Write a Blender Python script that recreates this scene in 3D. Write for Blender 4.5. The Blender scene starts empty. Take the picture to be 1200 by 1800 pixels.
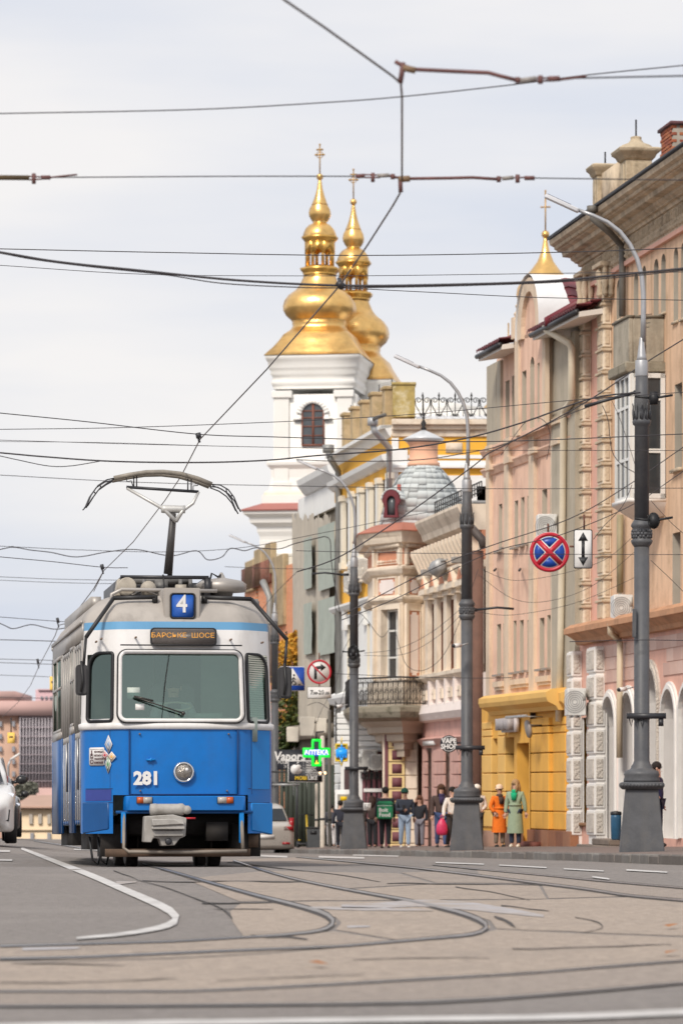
import bpy, bmesh, math, random
from mathutils import Vector, Matrix
from math import radians as R, sin, cos, pi, atan, tan, sqrt
S = bpy.context.scene
C = S.collection
rnd = random.Random(7)

# ------------------------------------------------------------ camera, sky, sun, exposure
F, CX, HY, HC = 6750.0, 600.0, 1384.0, 0.855      # focal length in photo pixels, image centre, horizon row, eye height
cd = bpy.data.cameras.new('camera'); cam = bpy.data.objects.new('camera', cd); C.objects.link(cam)
cam.location = (0, 0, HC); cam.rotation_euler = (R(90), 0, 0)
cd.sensor_fit = 'VERTICAL'; cd.sensor_height = 36; cd.sensor_width = 24; cd.lens = 135
cd.shift_y = (HY - 900) / 1800
cd.clip_start = 0.5; cd.clip_end = 9000
cd.dof.use_dof = True; cd.dof.focus_distance = 45.5; cd.dof.aperture_fstop = 4.5
S.camera = cam
SUN_EL, SUN_AZ = R(44), R(205)                     # sun high behind the camera, a little to the right, veiled by cloud
W = bpy.data.worlds.new('World'); S.world = W; W.use_nodes = True
wn = W.node_tree.nodes; wl = W.node_tree.links; wn.clear()
sky = wn.new('ShaderNodeTexSky'); sky.sky_type = 'NISHITA'; sky.sun_disc = False
sky.sun_elevation = SUN_EL; sky.sun_rotation = SUN_AZ; sky.air_density = 1; sky.dust_density = 2
tc = wn.new('ShaderNodeTexCoord'); mp = wn.new('ShaderNodeMapping'); mp.inputs['Scale'].default_value = (1, 1, 5.5)
nz = wn.new('ShaderNodeTexNoise'); nz.inputs['Scale'].default_value = 3.2; nz.inputs['Detail'].default_value = 5; nz.inputs['Roughness'].default_value = 0.5
cr = wn.new('ShaderNodeValToRGB'); cr.color_ramp.elements[0].position = 0.34; cr.color_ramp.elements[1].position = 0.64
cr.color_ramp.elements[0].color = (6.3, 6.8, 7.9, 1); cr.color_ramp.elements[1].color = (8.95, 8.7, 8.6, 1)
mx = wn.new('ShaderNodeMix'); mx.data_type = 'RGBA'; mx.inputs[0].default_value = 0.93
bg = wn.new('ShaderNodeBackground'); bg.inputs['Strength'].default_value = 0.080
wo = wn.new('ShaderNodeOutputWorld')
wl.new(tc.outputs['Generated'], mp.inputs['Vector']); wl.new(mp.outputs[0], nz.inputs['Vector']); wl.new(nz.outputs[0], cr.inputs[0])
wl.new(sky.outputs[0], mx.inputs[6]); wl.new(cr.outputs[0], mx.inputs[7]); wl.new(mx.outputs[2], bg.inputs[0]); wl.new(bg.outputs[0], wo.inputs[0])
sd = bpy.data.lights.new('sun', 'SUN'); sun = bpy.data.objects.new('sun', sd); C.objects.link(sun)
sd.energy = 2.2; sd.angle = R(12); sd.color = (1, 0.93, 0.83)
sv = Vector((cos(SUN_EL) * sin(SUN_AZ), cos(SUN_EL) * cos(SUN_AZ), sin(SUN_EL)))
sun.rotation_euler = sv.to_track_quat('Z', 'Y').to_euler()
S.view_settings.view_transform = 'Standard'; S.view_settings.look = 'None'
S.view_settings.exposure = 0.42; S.view_settings.gamma = 1
S.render.engine = 'CYCLES'; S.cycles.use_denoising = True
S.cycles.max_bounces = 5; S.cycles.diffuse_bounces = 3; S.cycles.glossy_bounces = 3; S.cycles.transparent_max_bounces = 12; S.cycles.transmission_bounces = 4
S.cycles.caustics_reflective = False; S.cycles.caustics_refractive = False; S.cycles.sample_clamp_indirect = 4

# ------------------------------------------------------------ helpers
def ease(a, b, t):
    t = max(0, min(1, (t - a) / (b - a))); return t * t * (3 - 2 * t)
def road_z(d, x=0.0):                              # level past the camera, then gently downhill; the left side lies higher; a crest hides the valley
    z = -0.0148 * (min(max(d, 40), 150) - 40)
    if d > 150: z -= 0.075 * (min(d, 330) - 150)
    return z + min(0.42, 0.07 * max(0.0, -x - 2.6)) * ease(44, 62, d)
def at(x, y, d):                                   # a point d metres down the street, on the sight line through photo pixel x, y
    return Vector(((x - CX) * d / F, d, HC + (HY - y) * d / F))
def ground(x, y, lift=0.0):                        # where the sight line meets the road
    lo, hi = 5.0, 149.0
    f = lambda d: HY + (HC - road_z(d, (x - CX) * d / F) - lift) * F / d - y
    if f(hi) > 0: return at(x, HY + (HC - road_z(hi, (x - CX) * hi / F) - lift) * F / hi, hi)
    for _ in range(50):
        m = (lo + hi) / 2
        if f(m) > 0: lo = m
        else: hi = m
    return at(x, y, lo)

def tag(o, label=None, cat=None, group=None, kind=None):
    for k, v in (('label', label), ('category', cat), ('group', group), ('kind', kind)):
        if v: o[k] = v
    return o
def thing(name, label, cat, loc=(0, 0, 0), rz=0, group=None, rx=0):
    o = bpy.data.objects.new(name, None); C.objects.link(o); o.empty_display_size = 0.1
    o.location = loc; o.rotation_euler = (rx, 0, rz)
    return tag(o, label, cat, group)
def xf(o): return Matrix.Translation(o.location) @ o.rotation_euler.to_matrix().to_4x4()

EACH = set('side_panel window_band turret_pilaster bay_side bay_pier pilaster collector_horn bolt_head cable wall_pier apron_moulding window_sills pier_capital corner_pier broken_pier door_post lantern_column end_moulding door_step plinth console corner_post mullion floor_band iron_canopy lantern_arch wreath'.split())     # pieces built together, linked one by one
class MB:
    """collects shapes, links them as one mesh object"""
    def __init__(s): s.v = []; s.f = []; s.m = []; s.cur = 0
    def add(s, vs, fs):
        n = len(s.v); s.v += [tuple(p) for p in vs]
        s.f += [tuple(i + n for i in q) for q in fs]; s.m += [s.cur] * len(fs); return s
    def box(s, x0, x1, y0, y1, z0, z1, tx=0, ty=0):
        """tx, ty: inset of the top"""
        if x0 > x1: x0, x1 = x1, x0
        if y0 > y1: y0, y1 = y1, y0
        if z0 > z1: z0, z1 = z1, z0
        vs = [(x0, y0, z0), (x1, y0, z0), (x1, y1, z0), (x0, y1, z0), (x0 + tx, y0 + ty, z1), (x1 - tx, y0 + ty, z1), (x1 - tx, y1 - ty, z1), (x0 + tx, y1 - ty, z1)]
        return s.add(vs, [(3, 2, 1, 0), (4, 5, 6, 7), (0, 1, 5, 4), (1, 2, 6, 5), (2, 3, 7, 6), (3, 0, 4, 7)])
    def quad(s, a, b, c, d): return s.add([a, b, c, d], [(0, 1, 2, 3)])
    def prism(s, pts, a, b, ax='y'):
        """a 2-D outline (x,z for ax y; x,y for ax z; y,z for ax x) carried from a to b"""
        n = len(pts)
        mk = {'y': lambda p, t: (p[0], t, p[1]), 'z': lambda p, t: (p[0], p[1], t), 'x': lambda p, t: (t, p[0], p[1])}[ax]
        vs = [mk(p, a) for p in pts] + [mk(p, b) for p in pts]
        fs = [tuple(range(n - 1, -1, -1)), tuple(range(n, 2 * n))] + [(i, (i + 1) % n, n + (i + 1) % n, n + i) for i in range(n)]
        return s.add(vs, fs)
    def ring(s, outer, inner, a, b, ax='y'):
        """a frame: two outlines of equal count"""
        n = len(outer)
        mk = {'y': lambda p, t: (p[0], t, p[1]), 'z': lambda p, t: (p[0], p[1], t), 'x': lambda p, t: (t, p[0], p[1])}[ax]
        vs = [mk(p, t) for t in (a, b) for P_ in (outer, inner) for p in P_]
        fs = []
        for i in range(n):
            j = (i + 1) % n
            fs += [(i, j, n + j, n + i), (2 * n + i, 3 * n + i, 3 * n + j, 2 * n + j), (i, 2 * n + i, 2 * n + j, j), (n + i, n + j, 3 * n + j, 3 * n + i)]
        return s.add(vs, fs)
    def tube(s, path, r, n=8, caps=True, r1=None):
        path = [Vector(p) for p in path]; m = len(path)
        rs = [r] * m if not isinstance(r, (list, tuple)) else list(r)
        if r1 is not None: rs = [r + (r1 - r) * i / (m - 1) for i in range(m)]
        vs = []; prev = None
        for i, p in enumerate(path):
            t = (path[min(i + 1, m - 1)] - path[max(i - 1, 0)])
            if t.length < 1e-9: t = Vector((0, 0, 1))
            t.normalize()
            if prev is None:
                ref = Vector((0, 0, 1)) if abs(t.z) < 0.9 else Vector((0, 1, 0))
                a = t.cross(ref).normalized()
            else:
                a = (prev - t * prev.dot(t))
                a = a.normalized() if a.length > 1e-6 else t.orthogonal().normalized()
            prev = a; b = t.cross(a)
            for k in range(n):
                w = 2 * pi * k / n
                vs.append(p + (a * cos(w) + b * sin(w)) * rs[i])
        fs = [(i * n + k, i * n + (k + 1) % n, (i + 1) * n + (k + 1) % n, (i + 1) * n + k) for i in range(m - 1) for k in range(n)]
        if caps: fs += [tuple(range(n - 1, -1, -1)), tuple(range((m - 1) * n, m * n))]
        return s.add(vs, fs)
    def lathe(s, prof, n=16, c=(0, 0, 0), ph=0.0, sq=False):
        """prof: (radius, height) upward; sq: radius is to the flats of an n-gon"""
        k_ = 1 / cos(pi / n) if sq else 1
        vs = []; m = len(prof)
        for r, z in prof:
            for k in range(n):
                w = ph + 2 * pi * (k + 0.5) / n
                vs.append((c[0] + r * k_ * cos(w), c[1] + r * k_ * sin(w), c[2] + z))
        fs = [(i * n + k, i * n + (k + 1) % n, (i + 1) * n + (k + 1) % n, (i + 1) * n + k) for i in range(m - 1) for k in range(n)]
        fs += [tuple(range(n - 1, -1, -1)), tuple(range((m - 1) * n, m * n))]
        return s.add(vs, fs)
    def ball(s, c, r, n=10, sx=1, sy=1, sz=1):
        m = n // 2 + 1
        prof = [(max(r * sin(pi * i / m), 1e-4), -r * cos(pi * i / m)) for i in range(m + 1)]
        k0 = len(s.v); s.lathe(prof, n)
        for i in range(k0, len(s.v)):
            x, y, z = s.v[i]; s.v[i] = (c[0] + x * sx, c[1] + y * sy, c[2] + z * sz)
        return s
    def tf(s, M, k0=0):
        for i in range(k0, len(s.v)): s.v[i] = tuple(M @ Vector(s.v[i]))
        return s
    def mesh(s, name, bev=0, smooth=40, seg=1, weld=False):
        me = bpy.data.meshes.new(name); bm = bmesh.new()
        vs = [bm.verts.new(p) for p in s.v]
        for f, mi in zip(s.f, s.m):
            try: q = bm.faces.new([vs[i] for i in f]); q.material_index = mi
            except ValueError: pass
        if weld: bmesh.ops.remove_doubles(bm, verts=bm.verts, dist=1e-4)
        bmesh.ops.recalc_face_normals(bm, faces=bm.faces) if weld or bev else None
        if bev:
            es = [e for e in bm.edges if len(e.link_faces) == 2 and e.calc_face_angle(0) > R(40)]
            if es: bmesh.ops.bevel(bm, geom=es, offset=bev, segments=seg, affect='EDGES', clamp_overlap=True)
        if smooth:
            lim = R(smooth)
            for f in bm.faces: f.smooth = True
            for e in bm.edges:
                if len(e.link_faces) == 2: e.smooth = e.calc_face_angle(4) < lim
        bm.to_mesh(me); bm.free(); return me
    def build(s, name, mat, parent=None, fr=None, bev=0, smooth=40, seg=1, weld=False, loc=None, rot=None):
        if name in EACH:
            ps = s.parts()
            if len(ps) > 1: return [q.build_one(name, mat, parent, fr, bev, smooth, seg, weld, loc, rot) for q in ps][0]
        return s.build_one(name, mat, parent, fr, bev, smooth, seg, weld, loc, rot)
    def parts(s):
        """the separate pieces, each its own builder"""
        p = list(range(len(s.v)))
        def fd(i):
            while p[i] != i: p[i] = p[p[i]]; i = p[i]
            return i
        for f in s.f:
            for i in f[1:]: p[fd(i)] = fd(f[0])
        out = {}
        for f, m in zip(s.f, s.m):
            q = out.setdefault(fd(f[0]), (MB(), {}))
            for i in f:
                if i not in q[1]: q[1][i] = len(q[0].v); q[0].v.append(s.v[i])
            q[0].f.append(tuple(q[1][i] for i in f)); q[0].m.append(m)
        return [q for q, _ in out.values()]
    def build_one(s, name, mat, parent, fr, bev, smooth, seg, weld, loc, rot):
        me = s.mesh(name, bev, smooth, seg, weld)
        for q in (mat if isinstance(mat, (list, tuple)) else [mat]): me.materials.append(q)
        return put(name, me, parent, fr, loc, rot)
def put(name, me, parent=None, fr=None, loc=None, rot=None):
    o = bpy.data.objects.new(name, me); C.objects.link(o)
    if parent is not None: o.parent = parent
    if fr is not None:
        o.matrix_basis = wm(parent).inverted() @ fr.M if parent is not None else fr.M
    if loc is not None: o.location = loc
    if rot is not None: o.rotation_euler = rot
    return o
def wm(o):
    M = o.matrix_basis.copy()
    return (wm(o.parent) @ M) if o.parent is not None else M
def copy_tree(o, parent=None, kids=None):
    if kids is None:
        kids = {}
        for q in bpy.data.objects:
            if q.parent is not None: kids.setdefault(q.parent.name, []).append(q)
    c = o.copy(); C.objects.link(c)
    if parent is not None: c.parent = parent
    for ch in kids.get(o.name, []): copy_tree(ch, c, kids)
    return c
def rrect(x0, x1, z0, z1, r, n=5):
    """rounded rectangle outline; r one radius or four (bl, br, tr, tl)"""
    rs = [r] * 4 if not isinstance(r, (list, tuple)) else r
    out = []
    for (cx, cz, sx, sz, a0, q) in ((x0, z0, 1, 1, pi, rs[0]), (x1, z0, -1, 1, 1.5 * pi, rs[1]), (x1, z1, -1, -1, 0, rs[2]), (x0, z1, 1, -1, 0.5 * pi, rs[3])):
        for i in range(n + 1):
            a = a0 + 0.5 * pi * i / n
            out.append((cx + sx * q + q * cos(a), cz + sz * q + q * sin(a)))
    return out
def text(name, s, size, mat, parent, loc, rot=(pi / 2, 0, 0), ext=0.002, sx=1, align='CENTER', bold=0.0, shear=0):
    cu = bpy.data.curves.new(name, 'FONT'); cu.body = s; cu.size = size; cu.extrude = ext; cu.align_x = align; cu.align_y = 'CENTER'
    cu.offset = bold; cu.shear = shear; cu.resolution_u = 2
    q = bpy.data.objects.new(name, cu); C.objects.link(q); me = bpy.data.meshes.new_from_object(q); bpy.data.objects.remove(q); bpy.data.curves.remove(cu)
    me.name = name; me.materials.clear(); me.materials.append(mat); o = bpy.data.objects.new(name, me); C.objects.link(o)
    if parent is not None: o.parent = parent
    o.location = loc; o.rotation_euler = rot; o.scale = (sx, 1, 1); return o

class Frame:
    """a facade plane: local x runs along it (away from the camera for the street fronts), +y points out of it, z up"""
    def __init__(s, px, d, th, zg=None):
        s.th = th; s.X = (px - CX) * d / F; s.d = d; s.zg = road_z(d) + 0.12 if zg is None else zg
        s.ux, s.uy = -sin(th), cos(th); s.ox, s.oy = -cos(th), -sin(th)
        s.M = Matrix.Translation((s.X, s.d, s.zg)) @ Matrix.Rotation(pi / 2 + th, 4, 'Z')
    def s(s, px, out=0.0):
        k = (px - CX) / F
        return (k * (s.d + out * s.oy) - s.X - out * s.ox) / (s.ux - k * s.uy)
    def depth(s, t, out=0.0): return s.d + t * s.uy + out * s.oy
    def z(s, px, y, out=0.0):
        return HC + (HY - y) * s.depth(s.s(px, out), out) / F - s.zg
    def zs(s, t, y, out=0.0): return HC + (HY - y) * s.depth(t, out) / F - s.zg
    def root(s, name, label, cat, group=None):
        return thing(name, label, cat, (s.X, s.d, s.zg), pi / 2 + s.th, group)
    def sub(s, t, out, th):                         # another plane that starts at a point of this one
        q = Frame.__new__(Frame); q.th = th; q.X = s.X + t * s.ux + out * s.ox; q.d = s.d + t * s.uy + out * s.oy; q.zg = s.zg
        q.ux, q.uy = -sin(th), cos(th); q.ox, q.oy = -cos(th), -sin(th)
        q.M = Matrix.Translation((q.X, q.d, q.zg)) @ Matrix.Rotation(pi / 2 + th, 4, 'Z'); return q

# ------------------------------------------------------------ materials
MATS = {}
def mat(name, col, rough=0.7, var=0.12, scale=3.0, bump=0.0, bscale=None, metal=0.0, dirt=0.0, dcol=(0.10, 0.08, 0.06), dscale=0.8, emit=None, es=1.0, coat=0.0, spec=None, streak=0.0, dlo=0.5):
    """plaster, paint, stone: a base colour with fine mottling, optional blotches of dirt, rain streaks and relief"""
    if name in MATS: return MATS[name]
    m = bpy.data.materials.new(name); m.use_nodes = True; MATS[name] = m
    N, L = m.node_tree.nodes, m.node_tree.links; p = N['Principled BSDF']
    p.inputs['Roughness'].default_value = rough; p.inputs['Metallic'].default_value = metal
    if coat: p.inputs['Coat Weight'].default_value = coat; p.inputs['Coat Roughness'].default_value = 0.15
    if spec is not None: p.inputs['Specular IOR Level'].default_value = spec
    c4 = (*col, 1)
    p.inputs['Base Color'].default_value = c4
    if emit: p.inputs['Emission Color'].default_value = (*emit, 1); p.inputs['Emission Strength'].default_value = es
    if var or bump or dirt or streak:
        t = N.new('ShaderNodeTexCoord')
        n1 = N.new('ShaderNodeTexNoise'); n1.inputs['Scale'].default_value = scale; n1.inputs['Detail'].default_value = 6; n1.inputs['Roughness'].default_value = 0.65
        L.new(t.outputs['Object'], n1.inputs['Vector'])
        mr = N.new('ShaderNodeMapRange'); mr.inputs[1].default_value = 0.25; mr.inputs[2].default_value = 0.75
        mr.inputs[3].default_value = 1 - var * 1.3; mr.inputs[4].default_value = 1 + var * 0.8
        L.new(n1.outputs[0], mr.inputs[0])
        mu = N.new('ShaderNodeVectorMath'); mu.operation = 'MULTIPLY'; mu.inputs[0].default_value = col
        L.new(mr.outputs[0], mu.inputs[1]); out = mu.outputs[0]
        def blot(out, sc, amt, col2, stretch=None, lo=0.5, hi=0.72):
            n2 = N.new('ShaderNodeTexNoise'); n2.inputs['Scale'].default_value = sc; n2.inputs['Detail'].default_value = 8; n2.inputs['Roughness'].default_value = 0.7
            src = t.outputs['Object']
            if stretch:
                q = N.new('ShaderNodeMapping'); q.inputs['Scale'].default_value = stretch; L.new(src, q.inputs['Vector']); src = q.outputs[0]
            L.new(src, n2.inputs['Vector'])
            r2 = N.new('ShaderNodeMapRange'); r2.inputs[1].default_value = lo; r2.inputs[2].default_value = hi; r2.inputs[3].default_value = 0; r2.inputs[4].default_value = amt
            L.new(n2.outputs[0], r2.inputs[0])
            x = N.new('ShaderNodeMix'); x.data_type = 'RGBA'; x.inputs[7].default_value = (*col2, 1)
            L.new(r2.outputs[0], x.inputs[0]); L.new(out, x.inputs[6]); return x.outputs[2]
        if dirt: out = blot(out, dscale, dirt, dcol, None, dlo, dlo + .2)
        if streak: out = blot(out, 1.6, streak, dcol, (1.6, 1.6, 0.18), 0.48, 0.75)
        L.new(out, p.inputs['Base Color'])
        rr = N.new('ShaderNodeMapRange'); rr.inputs[3].default_value = max(0.02, rough - 0.12 * (rough > 0.2)); rr.inputs[4].default_value = min(1, rough + 0.1)
        L.new(n1.outputs[0], rr.inputs[0]); L.new(rr.outputs[0], p.inputs['Roughness'])
        if bump:
            n3 = N.new('ShaderNodeTexNoise'); n3.inputs['Scale'].default_value = bscale or scale * 4; n3.inputs['Detail'].default_value = 6
            L.new(t.outputs['Object'], n3.inputs['Vector'])
            b = N.new('ShaderNodeBump'); b.inputs['Strength'].default_value = min(1, bump); b.inputs['Distance'].default_value = 0.03 * max(1, bump)
            L.new(n3.outputs[0], b.inputs['Height']); L.new(b.outputs[0], p.inputs['Normal'])
    return m
def h(s):
    """photo-like sRGB hex to linear"""
    c = [int(s[i:i + 2], 16) / 255 for i in (0, 2, 4)]
    return tuple(min(0.85, 1.15 * (x / 12.92 if x <= 0.04045 else ((x + 0.055) / 1.055) ** 2.4)) for x in c)
def glass_clear(name, tint=(0.75, 0.86, 0.82), a=0.55):
    if name in MATS: return MATS[name]
    m = bpy.data.materials.new(name); m.use_nodes = True; MATS[name] = m
    N, L = m.node_tree.nodes, m.node_tree.links; N.remove(N['Principled BSDF'])
    tr = N.new('ShaderNodeBsdfTransparent'); tr.inputs[0].default_value = (*tint, 1)
    gl = N.new('ShaderNodeBsdfGlossy'); gl.inputs['Roughness'].default_value = 0.03; gl.inputs[0].default_value = (0.78, 1, 0.90, 1)
    fr = N.new('ShaderNodeFresnel'); fr.inputs[0].default_value = 1.5
    mr = N.new('ShaderNodeMapRange'); mr.inputs[3].default_value = a * 0.5; mr.inputs[4].default_value = 1
    x = N.new('ShaderNodeMixShader'); L.new(fr.outputs[0], mr.inputs[0]); L.new(mr.outputs[0], x.inputs[0]); L.new(tr.outputs[0], x.inputs[1]); L.new(gl.outputs[0], x.inputs[2])
    L.new(x.outputs[0], N['Material Output'].inputs[0]); return m

WHITE = mat('white_paint', (0.78, 0.76, 0.74), 0.4, 0.05, 6)
BLACK = mat('black_rubber', (0.012, 0.012, 0.014), 0.55, 0.2, 8)
DARKM = mat('dark_metal', (0.03, 0.03, 0.035), 0.45, 0.2, 10)
STEEL = mat('bare_steel', (0.35, 0.34, 0.33), 0.4, 0.25, 14, metal=0.8)
GALV = mat('galvanised_steel', (0.42, 0.42, 0.42), 0.5, 0.15, 6, metal=0.4)
PANE = mat('window_glass', (0.045, 0.05, 0.055), 0.06, 0.3, 0.7)
PVC = mat('white_plastic', (0.72, 0.71, 0.68), 0.4, 0.05, 4)
RUST = mat('rusty_metal', (0.16, 0.06, 0.035), 0.75, 0.4, 14, bump=0.3)
CREAM = mat('cream_plaster', h('d8cbb4'), 0.85, 0.1, 1.2, bump=0.15, bscale=20, dirt=0.25, dcol=h('8a7c68'), streak=0.25)
# ------------------------------------------------------------ ground, road, pavement, rails
ASPH = mat('worn_asphalt', (0.265, 0.236, 0.217), 0.85, 0.34, 14, bump=1.0, bscale=50, dirt=0.6, dcol=(0.32, 0.285, 0.26), dscale=0.5, streak=0)
CONC = mat('tan_concrete', (0.41, 0.335, 0.275), 0.85, 0.34, 13, bump=1.0, bscale=40, dirt=0.7, dcol=(0.26, 0.22, 0.19), dscale=0.9)
CONC2 = mat('tan_concrete_pale', (0.43, 0.35, 0.285), 0.85, 0.34, 12, bump=1.0, bscale=40, dirt=0.7, dcol=(0.30, 0.25, 0.21), dscale=0.7)
CONC3 = mat('grey_concrete', (0.36, 0.30, 0.255), 0.85, 0.34, 13, bump=1.0, bscale=40, dirt=0.7, dcol=(0.27, 0.23, 0.20), dscale=0.6)
GROOVE = mat('rail_groove', (0.055, 0.047, 0.042), 0.8, 0.4, 6)
RAILM = mat('worn_rail_steel', (0.30, 0.28, 0.27), 0.34, 0.3, 5, metal=0.75, dirt=0.6, dcol=(0.10, 0.06, 0.04), dscale=2)
PAINT = mat('road_paint', (0.60, 0.58, 0.56), 0.75, 0.2, 14, dirt=0.8, dcol=(0.27, 0.25, 0.235), dscale=3.5, dlo=.47)
SPILL = mat('paint_spill', (0.42, 0.41, 0.43), 0.8, 0.2, 5, dirt=1.0, dcol=(0.33, 0.275, 0.23), dscale=2.2, dlo=.40)

def road_rows(a, b):
    ds = [a]
    while ds[-1] < b: ds.append(ds[-1] + (1.0 if ds[-1] < 110 else 3.0))
    ds[-1] = b; return ds
def sheet(name, mat_, xs, ds, dz, parent=None):
    mb = MB(); nx = len(xs)
    mb.add([(x, d, road_z(d, x) + dz) for d in ds for x in xs],
           [(i * nx + j, i * nx + j + 1, (i + 1) * nx + j + 1, (i + 1) * nx + j) for i in range(len(ds) - 1) for j in range(nx - 1)])
    return mb.build(name, mat_, parent, smooth=60)
earth = tag(sheet('ground', mat('bare_ground', (0.13, 0.125, 0.12), 0.9, 0.2, 0.4), [-4000, -600, -90, -30, -9, -2.6, 0, 30, 90, 600, 4000], road_rows(-12, 340) + [500, 900, 2000, 4000, 6000], -0.3), kind='structure')
road = tag(sheet('road', ASPH, [-46, -30, -20, -12, -10, -9, -8, -7, -6, -5, -4, -3.3, -2.6, 0, 6, 12, 20, 30, 46], road_rows(2, 150) + [156, 165, 180, 200], 0), kind='structure')

def ribbon(pts, lift, w=None):
    """pts: photo pixels (x, y[, thickness]) followed over the road; returns a strip"""
    q = []
    for i in range(len(pts) - 1):                   # subdivide
        a, b = pts[i], pts[i + 1]
        n = max(1, int(math.hypot(b[0] - a[0], b[1] - a[1]) / 14))
        for k in range(n): q.append([a[j] + (b[j] - a[j]) * k / n for j in range(len(a))])
    q.append(list(pts[-1]))
    for _ in range(2):
        q = [q[0]] + [[(q[i - 1][j] + 2 * q[i][j] + q[i + 1][j]) / 4 for j in range(len(q[i]))] for i in range(1, len(q) - 1)] + [q[-1]]
    L_, R_ = [], []
    for i, p in enumerate(q):
        a, b = q[max(0, i - 1)], q[min(len(q) - 1, i + 1)]
        tx, ty = b[0] - a[0], b[1] - a[1]; l = math.hypot(tx, ty) or 1
        hw = (p[2] if len(p) > 2 else w) / 2
        o = (lift if not callable(lift) else 0)
        L_.append(ground(p[0] - ty / l * hw, p[1] + tx / l * hw, o)); R_.append(ground(p[0] + ty / l * hw, p[1] - tx / l * hw, o))
    mb = MB(); n = len(q)
    mb.add(L_ + R_, [(i, n + i, n + i + 1, i + 1) for i in range(n - 1)]); return mb

# concrete slabs round the tracks, laid with open joints
def slab(pts, m, lift=0.003, name='concrete_slab'):
    q = []
    for i in range(len(pts)):
        a, b = pts[i], pts[(i + 1) % len(pts)]
        n = max(1, int(math.hypot(b[0] - a[0], b[1] - a[1]) / 60))
        for k in range(n):
            x = a[0] + (b[0] - a[0]) * k / n; y = a[1] + (b[1] - a[1]) * k / n
            q.append(ground(x, y + (rnd.uniform(-0.6, 0.6) if k else 0), lift))
    bm = bmesh.new(); f = bm.faces.new([bm.verts.new(p) for p in q]); bmesh.ops.triangulate(bm, faces=[f])
    bmesh.ops.recalc_face_normals(bm, faces=bm.faces)
    if sum(f.normal.z for f in bm.faces) < 0: bmesh.ops.reverse_faces(bm, faces=bm.faces)
    me = bpy.data.meshes.new(name); bm.to_mesh(me); bm.free(); me.materials.append(m); return put(name, me, road)
G = 1.4
slab([(250, 1519), (330, 1545), (366, 1548), (530, 1549), (462, 1532), (410, 1512)], CONC3)
slab([(336, 1549), (420, 1584), (700, 1582), (610, 1566), (530, 1551)], CONC)
slab([(424, 1587), (480, 1587), (580, 1612), (592, 1624), (560, 1636), (430, 1648), (408, 1618), (405, 1602)], CONC2)
slab([(485, 1586), (590, 1612), (600, 1622), (590, 1634), (700, 1652), (840, 1641), (862, 1630), (850, 1618), (800, 1602), (705, 1584)], CONC2)
slab([(410, 1511), (470, 1531), (600, 1562), (760, 1553), (640, 1517), (600, 1512), (520, 1507)], CONC3)
slab([(604, 1564), (720, 1582), (960, 1580), (945, 1555), (765, 1554)], CONC)
slab([(725, 1584), (800, 1599), (862, 1618), (872, 1632), (1300, 1650), (1300, 1590), (1110, 1577), (965, 1581)], CONC2)
slab([(644, 1516), (768, 1552), (948, 1553), (850, 1540), (726, 1525)], CONC3)
slab([(950, 1553), (964, 1579), (1108, 1575), (1030, 1563)], CONC)
slab([(735, 1524), (850, 1538), (1030, 1561), (1110, 1574), (1300, 1588), (1300, 1566), (1060, 1550), (842, 1528)], CONC3)
slab([(-120, 1664), (140, 1660), (300, 1656), (430, 1650), (588, 1637), (696, 1654), (600, 1664), (450, 1676), (300, 1684), (140, 1688), (-120, 1687)], CONC)
slab([(-120, 1690), (140, 1690), (300, 1686), (450, 1678), (600, 1666), (700, 1656), (840, 1643), (872, 1634), (1300, 1652), (1300, 1682), (1050, 1700), (600, 1729), (325, 1741), (-120, 1741)], CONC2)
slab([(-120, 1743), (325, 1743), (600, 1731), (1050, 1702), (1300, 1684), (1300, 1722), (1000, 1745), (850, 1756), (600, 1764), (-120, 1767)], CONC3)

for pts, m in (
    ([(0, 1663, 5), (150, 1659, 4), (300, 1655, 4), (420, 1648, 4), (500, 1643, 5), (560, 1637, 7), (588, 1628, 10), (592, 1617, 14), (575, 1607, 14), (545, 1598, 11), (500, 1586, 9), (450, 1574, 8), (400, 1560, 7), (350, 1546, 6), (300, 1531, 5), (250, 1518, 4)], 0),
    ([(0, 1685, 5), (150, 1682, 5), (350, 1673, 5), (600, 1663, 5), (725, 1652, 6), (830, 1643, 7), (862, 1634, 10), (856, 1622, 13), (812, 1605, 11), (725, 1584, 8), (600, 1562, 6), (520, 1546, 5), (465, 1531, 5), (410, 1512, 4)], 0),
    ([(-60, 1742, 4), (325, 1742, 4), (425, 1738, 4), (600, 1729, 5), (750, 1720, 5), (920, 1711, 4), (1050, 1700, 5), (1260, 1684, 5)], 0),
    ([(-60, 1768, 4), (300, 1767, 4), (600, 1764, 5), (750, 1761, 6), (850, 1756, 6), (1000, 1745, 6), (1260, 1722, 5)], 0),
    ([(520, 1506, 3), (600, 1513, 4), (725, 1525, 4), (850, 1540, 5), (950, 1553, 6), (1025, 1562, 6), (1100, 1574, 6), (1260, 1588, 6)], 0),
    ([(760, 1520, 2), (840, 1528, 3), (950, 1538, 3), (1050, 1548, 4), (1260, 1566, 4)], 0),
    ([(60, 1478, 2), (140, 1490, 3), (190, 1498, 3)], 0)):
    g = tag(ribbon(pts, 0.0055).build('tram_rail', GROOVE), kind='structure')
    pts2 = [(x + w * 0.10, y - w * 0.1, w * 0.44) for x, y, w in pts]
    o = ribbon(pts2, 0.0085).build('rail_head', RAILM, g)

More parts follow.
